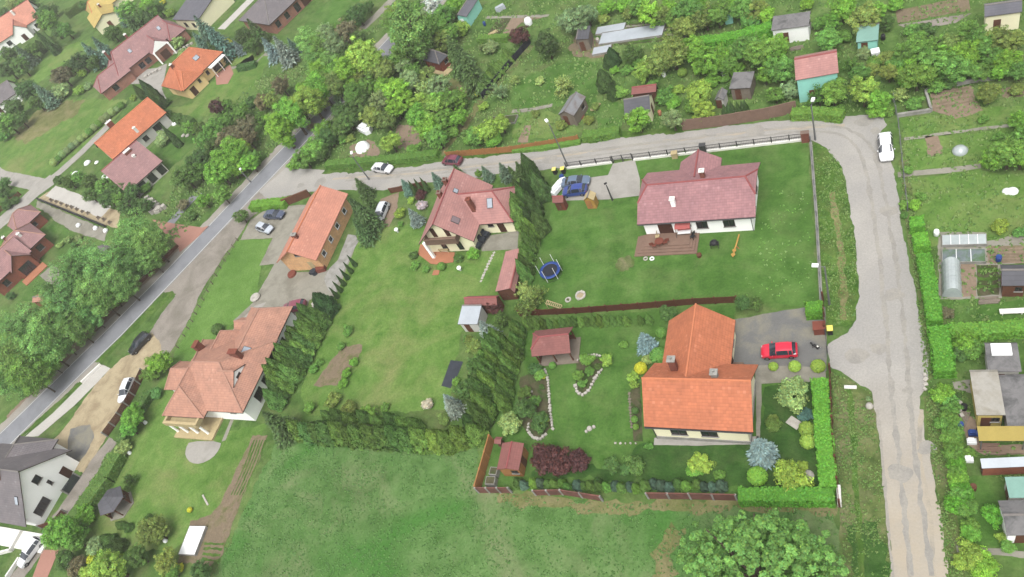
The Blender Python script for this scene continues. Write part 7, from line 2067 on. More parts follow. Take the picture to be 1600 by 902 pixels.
# bins
for xy, lid, lab in (((1297, 517), A(238, 226, 110, 1.4), 'yellow-lidded bin outside the brown fence by lane'), ((867, 268), A(240, 226, 130, 1.4), 'yellow-lidded black bin left of two by street lamp'), ((880, 267), A(240, 226, 110, 1.4), 'yellow-lidded black bin right of two by street lamp')):
    p = at(xy[0], xy[1], .5)
    o = empty('wheelie_bin', (p.x, p.y, 0), R(5), lab, 'bin', 'wheelie bins')
    m = MB(); m.prism([(-.26, -.3), (.26, -.3), (.26, .3), (-.26, .3)], .05, 1.0); m.build('bin_body', MT['black'], o)
    m = MB(); m.prism([(-.31, -.37), (.31, -.37), (.31, .34), (-.31, .34)], 1.003, 1.1); l_ = m.build('lid', MT['matte'], o); l_.color = lid
    for x in (-.24, .24):
        m = MB(); m.tube([(x - .03, .3, .12), (x + .03, .3, .12)], .12, 10); m.build('wheel', MT['rubber'], o)
m = MB(); m.box(-.6, .6, -.5, .5, 0, 1.15); m.box(-.68, .68, -.58, .58, 1.152, 1.22)
simple('bin_shelter', 'square red-brown bin shelter inside the drive gate', 'bin shelter', m, MT['wood_red'], 'P', (1281, 518), R(4))
m = MB(); m.box(-.4, .4, -.35, .35, 0, .9); m.box(-.45, .45, -.4, .4, .902, 1.0)
simple('meter_box', 'beige box on the lane fence behind the bungalow', 'meter box', m, MT['wood_pale'], 'P', (1055, 246), R(3))
m = MB(); m.box(-.5, .5, -.3, .3, 0, 1.6); m.prism([(-.55, -.35), (.55, -.35), (.55, .35), (-.55, .35)], 1.602, 1.7)
simple('gate_pillar', 'dark brick gate pillar at the lane bend end of rail fence', 'pillar', m, MT['chim_brick'], 'P', (1259, 221))
m = MB(); m.box(-.4, .4, -.3, .3, 0, 1.5); m.box(-.46, .46, -.36, .36, 1.502, 1.62)
simple('gate_pillar', 'dark grey pillar in the middle of the long plinth fence', 'pillar', m, MT['steel_dark'], 'P', (1100, 239))
# terrace things at the bungalow
p = at(1069, 362, 1.0)
o = empty('swing_seat', (p.x, p.y, .5), R(2), 'garden swing seat with coral canopy standing on wooden terrace', 'swing seat')
m = MB(); m.bar((-1.0, .25, 1.75), (1.0, .25, 1.75), 1.2, .06); m.bar((-1.0, -.42, 1.68), (1.0, -.42, 1.68), .25, .05); m.build('canopy', MT['pink_cloth'], o)
m = MB(); m.box(-.85, .85, -.35, .25, .45, .55); m.build('seat', MT['white_plastic'], o)
m = MB(); m.box(-.85, .85, .2, .28, .56, 1.1); m.build('backrest', MT['pink_cloth'], o)
for x in (-1.02, 1.02):
    m = MB(); m.bar((x, -.6, 0), (x, .1, 1.75), .05); m.bar((x, .7, 0), (x, .1, 1.75), .05); m.build('leg', MT['steel_dark'], o)
p = at(1031, 380, .8)
o = empty('garden_table', (p.x, p.y, .5), 0, 'brown round garden table on the wooden terrace', 'table')
m = MB(); m.lathe([(0.001, .75), (.6, .75), (.6, .70), (.001, .70)], 16); m.build('table_top', MT['wood_red'], o)
for k in range(4):
    m = MB(); m.bar((.4 * math.cos(k * 1.57), .4 * math.sin(k * 1.57), 0), (.35 * math.cos(k * 1.57), .35 * math.sin(k * 1.57), .7), .05); m.build('leg', MT['wood_red'], o)


def chair(label, xy, rz, z, mat, group=None):
    p = at(xy[0], xy[1], z + .45)
    o = empty('garden_chair', (p.x, p.y, z), rz, label, 'chair', group)
    m = MB(); m.box(-.27, .27, -.27, .27, .42, .47); m.build('seat', MT[mat], o)
    m = MB(); m.bar((0, .27, .47), (0, .36, .98), .54, .04); m.build('backrest', MT[mat], o)
    for x in (-.24, .24):
        for y in (-.24, .24):
            m = MB(); m.box(x - .02, x + .02, y - .02, y + .02, 0, .418); m.build('leg', MT[mat], o)
    return o


chair('brown chair left of the round terrace table', (1022, 383), R(100), .5, 'wood_red', 'brown chairs round the terrace table')
chair('brown chair right of the round terrace table', (1039, 378), R(-70), .5, 'wood_red', 'brown chairs round the terrace table')
chair('cream-cushioned chair against the white terrace wall', (1027, 369), R(10), .5, 'wood_pale')
chair('black chair next to the coral swing seat', (1082, 369), R(-30), .5, 'black')
p = at(1116, 381, .7)
o = empty('barbecue', (p.x, p.y, 0), 0, 'black barbecue cart standing on the lawn beside terrace', 'barbecue')
m = MB(); m.box(-.55, .55, -.3, .3, .7, .85); m.lathe([(.5, .0), (.42, .25), (.2, .4), (.001, .42)], 12, (0, 0, .86)); m.build('cooker', MT['black'], o)
for x in (-.48, .48):
    for y in (-.25, .25):
        m = MB(); m.box(x - .03, x + .03, y - .03, y + .03, 0, .698); m.build('leg', MT['steel_dark'], o)
p = at(1150, 384, .6)
o = empty('seesaw', (p.x, p.y, 0), R(80), 'yellow and orange wooden seesaw standing on the bungalow lawn', 'seesaw')
m = MB(); m.bar((-1.7, 0, .45), (1.7, 0, .8), .18, .09); m.build('beam', MT['wood_honey'], o)
m = MB(); m.bar((0, -.3, 0), (0, 0, .6), .1); m.bar((0, .3, 0), (0, 0, .6), .1); m.build('support', MT['wood_orange'], o)
for x, z in ((-1.4, .52), (-.8, .6)):
    m = MB(); m.lathe([(.24, 0), (.26, .07), (.001, .12)], 10, (x, 0, z)); m.build('seat', MT['wood_honey'], o)
for xy, lab, g_ in (((1009, 405), 'grey tyre left of two lying below the terrace', None), ((1019, 405), 'white-rimmed tyre right of two lying below the terrace', None)):
    m = MB(); m.lathe([(.18, .02), (.2, .18), (.3, .2), (.34, .1), (.3, .0), (.18, .02)], 14)
    simple('tyre', lab, 'tyre', m, MT['stone'] if '1009' in str(xy) else MT['white_plastic'], 'P', xy, smooth=True)
m = MB(); m.lathe([(.001, 0), (.28, 0), (.34, .45), (.3, .45), (.26, .4), (.001, .38)], 12)
simple('plant_pot', 'dark plant pot at the right end of the terrace step', 'plant pot', m, MT['wood_brown'], 'P', (1093, 401))
# dog on the drive
p = at(1274, 542, .3)
dg = empty('dog', (p.x, p.y, .034), R(150), 'black and white dog standing on the drive near the gate', 'dog')
bm = bmesh.new()
V = [(-.30, 0, .46), (-.05, 0, .44), (.22, 0, .47), (.38, 0, .60), (.50, 0, .66), (.64, 0, .62),
     (.24, .1, .36), (.25, .11, .2), (.25, .11, .02), (.24, -.1, .36), (.25, -.11, .2), (.27, -.11, .02),
     (-.30, .1, .34), (-.36, .11, .2), (-.31, .11, .02), (-.30, -.1, .34), (-.36, -.11, .2), (-.29, -.11, .02), (-.5, 0, .58), (-.68, 0, .66)]
Ed = [(0, 1), (1, 2), (2, 3), (3, 4), (4, 5), (2, 6), (6, 7), (7, 8), (2, 9), (9, 10), (10, 11), (0, 12), (12, 13), (13, 14), (0, 15), (15, 16), (16, 17), (0, 18), (18, 19)]
Rd = [.15, .15, .17, .1, .11, .05, .075, .05, .045, .075, .05, .045, .09, .05, .045, .09, .05, .045, .05, .035]
me = bpy.data.meshes.new('dog_body'); me.from_pydata(V, Ed, [])
ob = bpy.data.objects.new('dog_body', me); COL.objects.link(ob); ob.parent = dg
sk = ob.modifiers.new('skin', 'SKIN'); ss = ob.modifiers.new('sub', 'SUBSURF'); ss.levels = 2; ss.render_levels = 2
for v_, r_ in zip(me.skin_vertices[0].data, Rd): v_.radius = (r_, r_)
me.skin_vertices[0].data[1].use_root = True
mt, nt_, n_, b_ = _new('dog_coat')
co_ = n_.new('ShaderNodeTexCoord').outputs['Object']
cc, _ = noise_col(nt_, co_, [(0.50, (.012, .012, .013, 1)), (0.56, (.6, .58, .54, 1))], 2.6, 1.0, 0.4)
nt_.links.new(cc, b_.inputs['Base Color']); b_.inputs['Roughness'].default_value = .9
me.materials.append(mt)
for y in (-.06, .06):
    m = MB(); m.poly([(.46, y * .7, .74), (.5, y * 1.5, .74), (.46, y * 1.3, .85)]); m.poly([(.46, y * 1.3, .85), (.5, y * 1.5, .74), (.46, y * .7, .74)]); m.build('ear', MT['black'], dg)

# greenhouse tunnel, frames
def tunnel(label, tile, a, b, c, mat, ribs=6):
    ctr, rz, w, d = rect3(tile, [a, b, c], 0)
    o = empty('polytunnel', (ctr.x, ctr.y, 0), rz, label, 'polytunnel')
    m = MB()
    n = 10
    arc = [(w / 2 * math.cos(math.pi * k / n), 1.7 * math.sin(math.pi * k / n)) for k in range(n + 1)]
    for (x0, z0), (x1, z1) in zip(arc, arc[1:]):
        m.poly([(x0, -d / 2, z0), (x0, d / 2, z0), (x1, d / 2, z1), (x1, -d / 2, z1)][::-1])
    m.poly([(x, -d / 2, z) for x, z in arc][::-1]); m.poly([(x, d / 2, z) for x, z in arc])
    m.build('cover', MT[mat], o, smooth=False)
    for k in range(ribs):
        y = -d / 2 + d * k / (ribs - 1)
        m = MB(); m.tube([(x * 1.01, y, z * 1.01) for x, z in arc], .03, 5); m.build('hoop', MT['cyl_poly'], o)
    return o


tunnel('pale translucent polytunnel at the allotment corner', 'H', (818, 495), (912, 495), (905, 350), 'cyl_poly')


def frame_bed(label, tile, sw, se, ne, mat, h=.45, bars=4, name='cold_frame', cat='cold frame', group=None):
    ctr, rz, w, d = rect3(tile, [sw, se, ne], h)
    o = empty(name, (ctr.x, ctr.y, 0), rz, label, cat, group)
    m = MB(); x, y = w / 2, d / 2
    for a in ((-x, x, -y, -y + .06), (-x, x, y - .06, y), (-x, -x + .06, -y + .06, y - .06), (x - .06, x, -y + .06, y - .06)): m.box(*a, 0, h)
    m.build('frame', MT['concrete'], o)
    m = MB(); m.box(-x + .062, x - .062, -y + .062, y - .062, h - .12, h - .03); m.build('cover', MT[mat], o)
    for k in range(bars):
        xx = -x + w * (k + 1) / (bars + 1)
        m = MB(); m.box(xx - .03, xx + .03, -y + .062, y - .062, h - .028, h + .02); m.build('bar', MT['white_plastic'], o)
    return o


frame_bed('pale glass cold frame at the top of the allotment yard', 'H', (818, 250), (1030, 245), (1025, 195), 'cyl_poly')
frame_bed('dark glass cold frame between pale frame and polytunnel', 'H', (818, 330), (1025, 328), (1015, 265), 'cold_glass', bars=2)
frame_bed('longest white covered frame beside the slate-roofed garden hut', 'C', (405, 208), (705, 165), (708, 110), 'metal_roof', .4, 0)
frame_bed('upper white covered frame right of the slate-roofed garden hut', 'C', (390, 162), (525, 140), (528, 106), 'metal_roof', .4, 0)
frame_bed('short white covered frame in front of the garden hut', 'C', (375, 258), (460, 242), (465, 208), 'metal_roof', .4, 0)
frame_bed('white low cover over a seed bed at bottom edge', 'k2', (1090, 432), (1220, 436), (1318, 210), 'white_plastic', .5, 0)
frame_bed('upper concrete compost box beside the red shed', 'c1', (70, 785), (105, 788), (110, 752), 'mulch', .9, 0, 'compost_box', 'compost box', 'compost boxes by the red shed')
frame_bed('lower concrete compost box beside the red shed', 'c1', (52, 832), (96, 832), (100, 795), 'mulch', .9, 0, 'compost_box', 'compost box', 'compost boxes by the red shed')
frame_bed('white-edged raised bed beside the allotment lawn', 'C', (0, 190), (0.1, 190), (0, 180), 'mulch', .3, 0) if False else None
frame_bed('white-walled long bed at the left of the allotment lawn', 'B', (1095, 585), (1215, 575), (1210, 540), 'mulch', .4, 0, 'raised_bed', 'raised bed')
m = MB(); m.prism([(-2.3, -1.0), (2.3, -1.0), (2.3, 1.0), (-2.3, 1.0)], 0, .12)
# dark rolled matting, concrete path slabs
o = sheet('dark_tarp', TP('c2', [(40, 670), (100, 505), (180, 515), (150, 590), (100, 685)]), .05, MT['tarp_dark'], 0)
del o['kind']; tag(o, 'dark plastic ground sheet laid on the lawn beside conifers', 'ground sheet')
o = sheet('pale_path', TP('b4', [(830, 300), (885, 310), (905, 350), (850, 450), (800, 560), (760, 640), (740, 740), (690, 690), (660, 610), (700, 540), (760, 480)]), .06, MT['concrete'], .02)
m = MB(); m.lathe([(.55, 0), (.55, .8), (.5, .85), (.001, .88)], 14); m.box(-.9, -.4, -.3, .4, 0, .6)
simple('motorcycle_cover', 'dark covered motorcycle at the brick house gable', 'motorcycle', m, MT['tarp_dark'], 'h4', (515, 740))
m = MB(); m.box(-.9, .9, -.5, .5, 0, .75)
simple('wood_stack', 'reddish wood stack at the corner of long brick house', 'wood stack', m, MT['wood_red'], 'h4', (565, 715), R(15))
m = MB(); m.lathe([(.001, .4), (.75, .38), (.85, 0)], 14)
simple('round_flowerbed', 'rust-coloured round planter at the brick house gable', 'planter', m, MT['wood_red'], 'h4', (335, 748))
m = MB(); m.box(-.9, .9, -.8, .8, 0, .9); m.box(-.95, .95, -.85, .85, .902, 1.0)
simple('garden_box', 'pale wooden garden table box beside the long brick house wall', 'garden box', m, MT['wood_pale'], 'h4', (622, 548), R(-20))
m = MB(); m.prism([(-1.6, -.5), (1.4, -.6), (1.9, 0), (1.4, .6), (-1.6, .5)], .3, .95); m.box(-1.2, .8, -.4, .4, .952, 1.25)
simple('covered_boat', 'white tarpaulin-covered trailer beside the royal blue hatchback', 'trailer', m, MT['white_plastic'], 'y1', (310, 600), R(65))
m = MB(); m.lathe([(.001, .9), (.35, .86), (.42, .5), (.36, 0)], 12)
simple('water_butt', 'blue plastic water barrel beside the grey-blue saloon', 'barrel', m, MT['blue_pad'], 'y1', (355, 455))
# white shapes in the plot north of the lane
m = MB(); m.prism([(-1.7, -.8), (1.3, -1.0), (1.9, -.2), (1.2, .9), (-1.5, .8)], .05, 1.0); m.prism([(-1.2, -.5), (.8, -.6), (1.1, .4), (-1.0, .5)], 1.002, 1.4)
simple('covered_car', 'white covered caravan-like shape under trees north of the lane', 'covered trailer', m, MT['white_plastic'], 'B', (520, 615), R(-28))
m = MB(); m.lathe([(.001, 1.3), (.7, 1.2), (1.3, .7), (1.5, 0)], 14)
simple('white_heap', 'white sheeted heap on bare soil above the street lamp', 'covered heap', m, MT['white_plastic'], 'B', (503, 698), R(10), smooth=True)
# left stone yard: dark slabs standing in rows
ys = [(312, 245), (342, 253), (372, 265), (405, 277), (437, 287), (468, 300), (500, 313), (535, 322), (600, 352), (635, 362), (668, 380)]
o0 = None
for k, (x, y) in enumerate(ys):
    p = at(*T('n3')(x, y), .4)
    if o0 is None:
        m = MB(); m.box(-.3, .3, -.1, .1, .12, .7); m.box(-.42, .42, -.25, .25, 0, .118)
        o0 = m.build('stone_slab', MT['wood_grey'])
        q = o0
    else:
        q = o0.copy(); COL.objects.link(q)
    q.location = (p.x, p.y, .04); q.rotation_euler = (0, 0, R(62)); q.scale = (1, 1, rp.uniform(.7, 1.1))
    tag(q, '%s small upright stone slab from the access road on the sandy display terrace' % ['first', 'second', 'third', 'fourth', 'fifth', 'sixth', 'seventh', 'eighth', 'ninth', 'tenth', 'eleventh'][k], 'stone slab', 'stone slabs on the display terrace')
for k, (x, y, lab) in enumerate(((485, 405, 'first'), (590, 422, 'second'), (652, 438, 'third'))):
    m = MB(); m.lathe([(.001, .7), (.4, .6), (.6, .2), (.5, 0)], 10)
    simple('white_urn', '%s white stone bowl from the access road on the lower terrace' % lab, 'stone bowl', m, MT['white_plastic'], 'n3', (x, y), smooth=True)
for k, (x, y, s_, lab) in enumerate(((412, 768, 1.3, 'large white garden stone beside pale access road'), (455, 765, .8, 'small white garden stone below the orange house'), (490, 832, .9, 'white stone left of the pink annex corner'), (508, 834, .7, 'white stone touching the pink annex corner'), (355, 820, 1.3, 'flat white stone near the driveway hedge end'), (823, 582, 1.2, 'white round garden table top beside grey-walled house'))):
    m = MB(); m.lathe([(.001, .45 * s_), (.5 * s_, .38 * s_), (.75 * s_, .1), (.7 * s_, 0)], 10)
    simple('white_stone', lab, 'stone', m, MT['white_plastic'], 'A', (x, y), smooth=True)
for k, (x, y) in enumerate(((862, 640), (882, 640))):
    m = MB(); m.lathe([(.45, 0), (.55, .15), (.45, .3), (.001, .3)], 10)
    simple('stone_stool', 'pale round garden seat of a pair beside the grey-walled house', 'garden seat', m, MT['stone'], 'A', (x, y), group='pair of round garden seats')
# right allotments
for x, y, r_, lab in ((1500, 231, .9, 'grey domed tarpaulin heap on the allotment lawn'), (1582, 294, .6, 'white round tub at the right edge'), (1573, 294, .5, 'white small tub left of round tub at edge')):
    m = MB(); m.lathe([(.001, r_ * .9), (r_ * .6, r_ * .75), (r_, r_ * .3), (r_ * .95, 0)], 12)
    simple('covered_heap' if 'heap' in lab else 'tub', lab, 'heap' if 'heap' in lab else 'tub', m, MT['cyl_poly'] if 'heap' in lab else MT['white_plastic'], 'P', (x, y + 6), smooth=True)
m = MB(); m.box(-1.1, 1.1, -.3, .3, .35, .45); m.box(-.9, -.8, -.25, .25, 0, .348); m.box(.8, .9, -.25, .25, 0, .348)
simple('garden_bench', 'pale bench on the bright allotment lawn below vegetable beds', 'bench', m, MT['concrete_white'], 'H', (1145, 570), R(3))
m = MB(); m.box(-.5, .5, -.5, .5, 0, 1.1); m.box(-.55, .55, -.55, .55, 1.102, 1.2)
simple('water_tank', 'white cube water tank beside the pale green shed', 'water tank', m, MT['white_plastic'], 'D', (505, 270), R(6))
m = MB(); m.lathe([(.001, .8), (.3, .75), (.36, 0)], 10)
simple('white_barrel', 'white barrel among bushes beside the round yellow-green bush', 'barrel', m, MT['white_plastic'], 'C', (715, 358))
m = MB(); m.box(-.45, .45, -.35, .35, 0, .7)
simple('white_crate', 'white crate behind the open mossy shed', 'crate', m, MT['white_plastic'], 'C', (1003, 355))
m = MB(); m.box(-.6, .6, -.5, .5, 0, 1.6); m.prism([(-.65, -.55), (.65, -.55), (.65, .55), (-.65, .55)], 1.602, 1.72)
simple('green_cabin_box', 'small dark teal toilet cabin among the top allotment trees', 'toilet cabin', m, MT['wall_teal'], 'C', (1022, 105), R(5))
m = MB(); m.prism([(-1.0, -.5), (1.0, -.5), (1.0, .5), (-1.0, .5)], 0, .7); m.prism([(-.9, -.4), (.9, -.4), (.9, .4), (-.9, .4)], .702, 1.0)
simple('blue_tarp_stack', 'pale blue covered stack on the top allotment path', 'covered stack', m, MT['metal_roof'], 'm1', (580, 90), R(35))
m = MB(); m.lathe([(.001, 1.5), (.5, 1.4), (.8, .8), (.7, 0)], 12)
simple('white_drum', 'white sheet-wrapped drum right of the purple round tree', 'wrapped drum', m, MT['white_plastic'], 'm1', (828, 215), smooth=True)
for x, y, lab, mt_ in ((1520, 679, 'blue crates under the yellow canopy', 'blue_pad'), (1547, 682, 'orange-red crates under the yellow canopy', 'terracotta'), (1518, 692, 'white bucket at the canopy corner', 'white_plastic'), (1513, 720, 'white tub left of the pale metal roof', 'white_plastic')):
    m = MB(); m.box(-.4, .4, -.25, .25, 0, .45); m.box(-.3, .2, -.2, .2, .452, .7)
    simple('crate_stack', lab, 'crates', m, MT[mt_], 'P', (x, y), R(3))
# villa lawn
for x, y, lab in ((682, 183, 'white garden lamp beside the villa hedge trees'), (608, 325, 'white garden stone below pale bush by villa hedge'), (960, 543, 'pale plank lying on the villa lawn'), (775, 735, 'white garden seat among bottom shrubs'), (1165, 30, 'white stone near the villa patio')):
    if 'plank' in lab: m = MB(); m.box(-1.1, 1.1, -.12, .12, 0, .12)
    else: m = MB(); m.lathe([(.001, .5), (.22, .45), (.3, .1), (.28, 0)], 10)
    if x > 1100: continue
    simple('garden_stone' if 'stone' in lab else 'plank' if 'plank' in lab else 'garden_lamp' if 'lamp' in lab else 'garden_stool', lab, 'garden ornament', m, MT['stone'] if 'plank' in lab else MT['white_plastic'], 'I', (x, y), R(-35))
m = MB(); m.lathe([(.8, 0), (.95, .3), (.8, .5), (.5, .55), (.001, .4)], 12)
simple('stone_fountain', 'pale round stone basin at the curb of the bright lime lawn', 'basin', m, MT['stone'], 'h5', (548, 20))
for x, y, lab in ((622, 363, 'white garden urn on the lawn near the soil drive'), (720, 423, 'small white lamp on lawn below the gabled house'), (1297, 398, 'white ball')):
    if 'ball' in lab: continue
    m = MB(); m.lathe([(.12, 0), (.2, .3), (.38, .7), (.3, .85), (.001, .8)], 10)
    simple('garden_urn' if 'urn' in lab else 'garden_lamp', lab, 'garden ornament', m, MT['white_plastic'], 'P', (x, y), smooth=True)
m = MB(); m.box(-.7, .7, -.5, .5, 0, .12)
simple('stone_slab_seat', 'pale flat stone slab in the dark green bed beside vivid hedge', 'stone slab', m, MT['stone'], 'L', (122, 183), R(-35))
m = MB(); m.lathe([(.001, .35), (.5, .3), (.62, 0)], 10)
simple('boulder', 'round grey boulder beside the yellow-green bush at hedge corner', 'boulder', m, MT['stone'], 'L', (188, 428), smooth=True)
m = MB(); m.box(-.18, .18, -.9, .9, 0, 1.2)
simple('gate_post_slab', 'white upright concrete slab at the end of the vivid hedge', 'concrete slab', m, MT['concrete_white'], 'L', (334, 535), R(3))
m = MB(); m.lathe([(.001, .4), (.3, .35), (.4, .05), (.38, 0)], 10)
simple('boulder', 'white boulder on the verge across from lane stones', 'boulder', m, MT['stone'], 'L', (473, 105), smooth=True)
m = MB(); m.tube([(-.6, 0, .14), (.6, 0, .14)], .2, 10)
simple('culvert_pipe', 'pale concrete culvert end at the ditch top beside drive', 'culvert', m, MT['concrete_white'], 'L', (385, 18), R(0))
m = MB()
for k in range(3): m.box(-1.6 + k * 1.1, -.7 + k * 1.1, -.5, .5, .4, .9); m.box(-1.5 + k * 1.1, -.8 + k * 1.1, .3, .5, .9, 1.4)
simple('patio_seating', 'grey patio lounge chairs beside the wing of the gabled house', 'patio seating', m, MT['tarp_dark'], 'h3', (612, 625), R(70))
m = MB(); m.box(-.9, .9, -.45, .45, .6, .68); m.box(-.8, -.7, -.35, .35, 0, .598); m.box(.7, .8, -.35, .35, 0, .598)
simple('terrace_table', 'light table on the terracotta terrace below the balcony', 'table', m, MT['wood_pale'], 'h3', (345, 690), R(-5), .12)
# allotment clutter: barrels, planters, pallets, log piles
def barrel(tile, xy, mat, label, r=.3, h=.85):
    m = MB(); m.lathe([(.001, 0), (r * .92, 0), (r, h * .3), (r, h * .7), (r * .92, h), (r * .8, h * .97), (.001, h * .94)], 12)
    simple('barrel', label, 'barrel', m, MT[mat], tile, xy, smooth=True)


def planks(tile, xy, mat, label, L=1.8, W=.9, rz=0):
    m = MB()
    rs = random.Random(int(xy[0]))
    for k in range(5):
        y = -W / 2 + W * k / 5
        m.box(-L / 2 + rs.uniform(-.15, .15), L / 2 + rs.uniform(-.15, .15), y, y + W / 5 - .02, .02 + .03 * (k % 2), .16 + .03 * (k % 2))
    simple('plank_pile', label, 'plank pile', m, MT[mat], tile, xy, R(rz))


for tl, xy, mt_, lab in (('P', (1500, 668), 'blue_pad', 'blue barrel left of the yellow canopy'), ('P', (1506, 640), 'rubber', 'black barrel beside the cream flat roof shed'), ('P', (1253, 62), 'black', 'black barrel in front of the flat-roofed white cabin'), ('P', (888, 186), 'white_plastic', 'white barrel in front of the striped metal-roof shed'),
                         ('P', (1032, 180), 'terracotta', 'rust barrel right of the yellow-gabled shed'), ('P', (1520, 765), 'wood_brown', 'brown barrel on the lawn by the charcoal-roofed shed'), ('P', (935, 66), 'stone', 'pale barrel at the garden hut by cold frames'), ('P', (1380, 62), 'black', 'dark barrel right of the pale green shed'), ('P', (758, 40), 'blue_pad', 'blue barrel by the green and white shed'), ('P', (1560, 408), 'blue_pad', 'blue barrel at the bare seed bed'), ('P', (1463, 368), 'white_plastic', 'white barrel at the corner of the pale glass frame')):
    barrel(tl, xy, mt_, lab)
for tl, xy, mt_, lab, rz in (('P', (1492, 652), 'wood_deck', 'brown plank pile beside the cream flat roof shed', 80), ('P', (1504, 655), 'wood_grey', 'grey plank pile beside the cream flat roof shed', 70), ('P', (1245, 76), 'wood_grey', 'grey plank pile between white cabin and teal cabin', 5), ('P', (1220, 80), 'wood_brown', 'brown plank pile behind the teal cabin', 5), ('P', (930, 168), 'wood_pale', 'pale plank pile right of the striped metal-roof shed', 60), ('P', (906, 185), 'wood_red', 'red plank pile at the striped metal-roof shed door', 20),
                             ('P', (1545, 470), 'wood_grey', 'grey plank pile below the dark plank hut', 4), ('P', (1010, 158), 'wood_red', 'dark red plank pile beside yellow gable', 80), ('P', (1570, 55), 'wood_grey', 'grey plank pile below the dark ribbed roof', 0), ('P', (1545, 700), 'wood_deck', 'plank pile between canopy and metal roof', 2), ('P', (770, 52), 'wood_pale', 'pale plank pile on the top allotment path', 30)):
    planks(tl, xy, mt_, lab, 1.8, .9, rz)
# grass tufts: meadow, lawns and verges
def in_poly(P_, x, y):
    c = np.zeros(len(x), bool)
    n = len(P_)
    for i in range(n):
        x0, y0, x1, y1 = P_[i].x, P_[i].y, P_[(i + 1) % n].x, P_[(i + 1) % n].y
        if y0 == y1: continue
        c ^= ((y0 > y) != (y1 > y)) & (x < (x1 - x0) * (y - y0) / (y1 - y0) + x0)
    return c


def tufts(name, pts, n, size, cols, seed):
    P_ = PX(pts)
    rs = np.random.default_rng(seed)
    xs, ys_ = [p.x for p in P_], [p.y for p in P_]
    x = rs.uniform(min(xs), max(xs), n * 3); y = rs.uniform(min(ys_), max(ys_), n * 3)
    k = in_poly(P_, x, y)
    x, y = x[k][:n], y[k][:n]
    # clumps: keep more where a coarse noise is high
    f = np.sin(x * .9 + 1.3 * np.sin(y * .6)) + np.sin(y * 1.1 + 1.7 * np.sin(x * .5 + 2)) + rs.normal(size=len(x)) * .9
    kk = f > -0.6
    x, y, f = x[kk], y[kk], f[kk]
    m_ = len(x)
    idx = np.repeat(np.arange(m_), 5)
    N = len(idx)
    a = rs.uniform(0, 6.28, N)
    s = size * rs.uniform(.5, 1.3, m_)[idx]
    pos = np.stack([x[idx] + np.cos(a) * s * .5, y[idx] + np.sin(a) * s * .5, s * .45], 1)
    nrm = np.stack([np.cos(a), np.sin(a), np.full(N, .9)], 1)
    ax = np.stack([np.cos(a) * .6, np.sin(a) * .6, np.ones(N)], 1)
    pick = rs.integers(0, len(cols), m_)[idx]
    tone = np.array(cols)[pick] * (1 + rs.normal(size=(N, 1)) * .12)
    me = leaf_mesh(name, pos, nrm, s * .75, .45, tone, MT['leaf'], axis=ax, seed=seed)
    o = bpy.data.objects.new(name, me); COL.objects.link(o)
    o.color = (1, 1, 1, 1)
    return o


gc = [A(104, 148, 78, 1.4)[:3], A(112, 154, 84, 1.4)[:3], A(98, 142, 72, 1.4)[:3]]
gv = [A(116, 148, 78, 1.3)[:3], A(132, 156, 92, 1.3)[:3], A(104, 142, 68, 1.3)[:3]]
parts_ = [tufts('meadow_grass', [(432, 690), (748, 690), (748, 768), (940, 786), (1150, 788), (1300, 800), (1330, 960), (300, 960), (380, 800)], 12000, .15, gc, 1),
          tufts('verge_grass', [(1268, 222), (1290, 226), (1314, 258), (1338, 390), (1337, 498), (1296, 512), (1274, 330)], 1800, .15, gv, 2),
          tufts('verge_grass', [(1300, 580), (1360, 612), (1378, 740), (1394, 902), (1400, 950), (1325, 950), (1305, 690)], 2200, .15, gv, 3),
          tufts('verge_grass', [(1404, 250), (1430, 330), (1452, 520), (1470, 620), (1480, 720), (1510, 950), (1486, 950), (1455, 720), (1445, 600), (1430, 440)], 2500, .16, gv, 4),
          tufts('orchard_grass', [(455, 260), (520, 180), (660, 20), (800, 0), (1380, 0), (1390, 170), (1000, 205), (700, 245), (505, 262)], 9000, .28, gv, 5),
          tufts('allotment_grass', [(1405, 0), (1600, 0), (1640, 420), (1640, 900), (1480, 600), (1410, 250)], 4500, .22, gv, 6),
          tufts('clover_patch', [(1195, 300), (1262, 290), (1272, 470), (1150, 465), (1180, 390)], 200, .18, [A(136, 168, 100, 1.4)[:3], A(120, 166, 80, 1.3)[:3]], 9),
          tufts('roadside_grass', [(330, 190), (420, 110), (520, 60), (600, 40), (500, 160), (430, 235), (330, 330), (250, 400), (230, 370)], 3500, .4, gv, 7)]
for o, lab in zip(parts_, ('long uneven meadow grass with straw patches', 'rough grass on the verge inside the lane bend', 'rough grass on the verge beside the lower lane', 'rough grass strip along the outer lane edge', 'loose grass under the orchard and allotment trees', 'loose grass of the right allotments', 'pale clover and weed tufts on the bungalow lawn', 'rough grass of the plots beyond the main road')):
    tag(o, lab, 'grass', None, 'stuff')

# thin summer haze over the whole place
hz = MB(); hz.box(-1120, 720, -720, 1120, -1.0, 84.0)
hm = bpy.data.materials.new('haze'); hm.use_nodes = True
hn = hm.node_tree.nodes; hn.clear()
pv = hn.new('ShaderNodeVolumePrincipled'); ho = hn.new('ShaderNodeOutputMaterial')
pv.inputs['Color'].default_value = (1.0, .98, .94, 1); pv.inputs['Density'].default_value = 0.0004; pv.inputs['Anisotropy'].default_value = 0.2
hm.node_tree.links.new(pv.outputs[0], ho.inputs['Volume'])
tag(hz.build('haze', hm), 'thin pale haze over the village', 'haze', None, 'stuff')
# ---------------------------------------------------------------- labels of the plants, by what stands beside them
bpy.context.view_layer.update()


